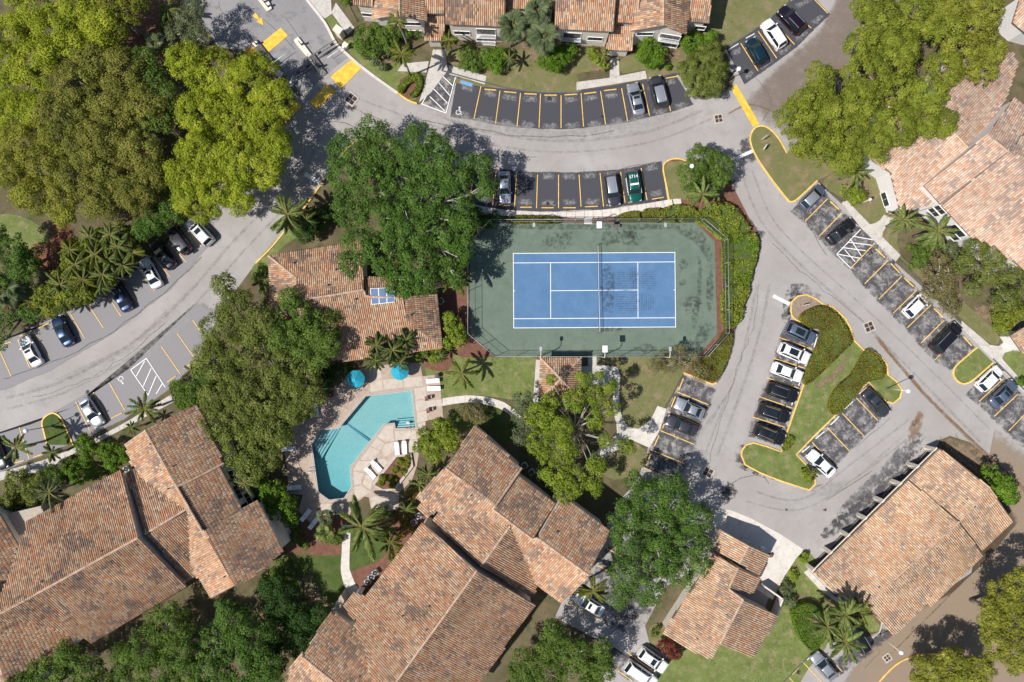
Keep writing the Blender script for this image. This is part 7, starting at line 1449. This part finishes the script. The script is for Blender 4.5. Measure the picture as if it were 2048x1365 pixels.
# ---------------------------------------------------------------- grass tufts on the lawns and fallen leaves (uncountable)
def scatter(name, polys, per_m2, size, cols, z, up, seed):
    r = np.random.default_rng(seed); P_ = []
    for pts in polys:
        p = [tuple(P(x, y)) for x, y in pts]; a = np.array(p)[:, :2]; lo, hi = a.min(0), a.max(0); n = int((hi-lo).prod()*per_m2); xy = r.uniform(lo, hi, (n, 2)); k = inpoly(xy[:, 0], xy[:, 1], p) & (vnoise(xy[:, 0]+120, xy[:, 1]+120, 1.6, 1) > r.uniform(.2, .8, n)); P_.append(xy[k])
    xy = np.concatenate(P_); n = len(xy); pos = np.c_[xy, np.full(n, z)+r.uniform(0, .03, n)]; nn = unit(n, r)*up+np.array([0, 0, 1-up*.5]); nn /= np.linalg.norm(nn, axis=1)[:, None]
    c = np.array(cols)[r.integers(0, len(cols), n)]*r.uniform(.75, 1.25, n)[:, None]; v, q, c = leaves(pos, nn, size, c, r, .5); o = npmesh(name, v, q, c, 'leaf'); o['kind'] = 'stuff'
scatter('grass', [ISL, I2, I3], 9, .16, [(.13, .19, .03), (.20, .25, .05), (.28, .27, .10), (.10, .16, .02)], .13, .8, 5)
scatter('grass', [[(900, 165), (1150, 188), (1153, 150), (1200, 140), (1216, 120), (1000, 100), (900, 100)], [(1296, 150), (1300, 120), (1440, 100), (1455, 165), (1402, 195), (1360, 146)], [(1450, 0), (1560, -10), (1450, 90)], [(1500, 1320), (1420, 1310), (1400, 1365), (1560, 1365), (1640, 1290), (1600, 1230), (1560, 1250)], [(1600, 1120), (1640, 1200), (1560, 1240), (1575, 1160)],
  [(890, 700), (990, 718), (1072, 720), (1070, 800), (940, 785), (887, 790)], [(1245, 720), (1395, 718), (1366, 744), (1326, 812), (1278, 852), (1250, 840)], [(600, 1105), (680, 1110), (680, 1150), (690, 1195), (640, 1220), (600, 1190)], [(704, 1070), (780, 1050), (790, 1090), (750, 1125), (706, 1138)], [(1645, 370), (1700, 345), (1740, 390), (1690, 398)], [(1770, 480), (1830, 500), (1985, 670), (1925, 636), (1805, 520)], [(5, 435), (90, 450), (130, 510), (40, 490)]], 7, .16, [(.12, .17, .03), (.18, .22, .05), (.27, .25, .11), (.09, .14, .02)], .09, .8, 6)
scatter('fallen_leaves', [[(1512, 268), (1560, 300), (1640, 360), (1580, 398), (1515, 310)], [(1240, 880), (1285, 900), (1280, 935), (1200, 930)], [(1590, 380), (1640, 345), (1700, 335), (1660, 370)], [(600, 1080), (680, 1085), (680, 1105), (620, 1110)], [(1840, 560), (1900, 540), (1980, 650), (1920, 630)]], 5, .14, [(.30, .17, .07), (.36, .25, .10), (.20, .10, .05), (.38, .33, .14)], .13, .4, 7)
scatter('fallen_leaves', [[(560, 230), (640, 200), (700, 220), (640, 330), (580, 300)], [(1280, 930), (1420, 940), (1440, 1010), (1290, 960)], [(1760, 1290), (1900, 1200), (1990, 1120), (2040, 1040), (2040, 1120), (1830, 1300)], [(572, 895), (620, 842), (650, 805), (640, 838), (600, 900)], [(1860, 60), (1700, 60), (1570, 220), (1560, 260), (1600, 290)], [(100, 970), (200, 900), (0, 950), (0, 990)]], 1.1, .12, [(.30, .17, .07), (.36, .25, .10), (.20, .10, .05), (.22, .24, .05)], .075, .4, 8)
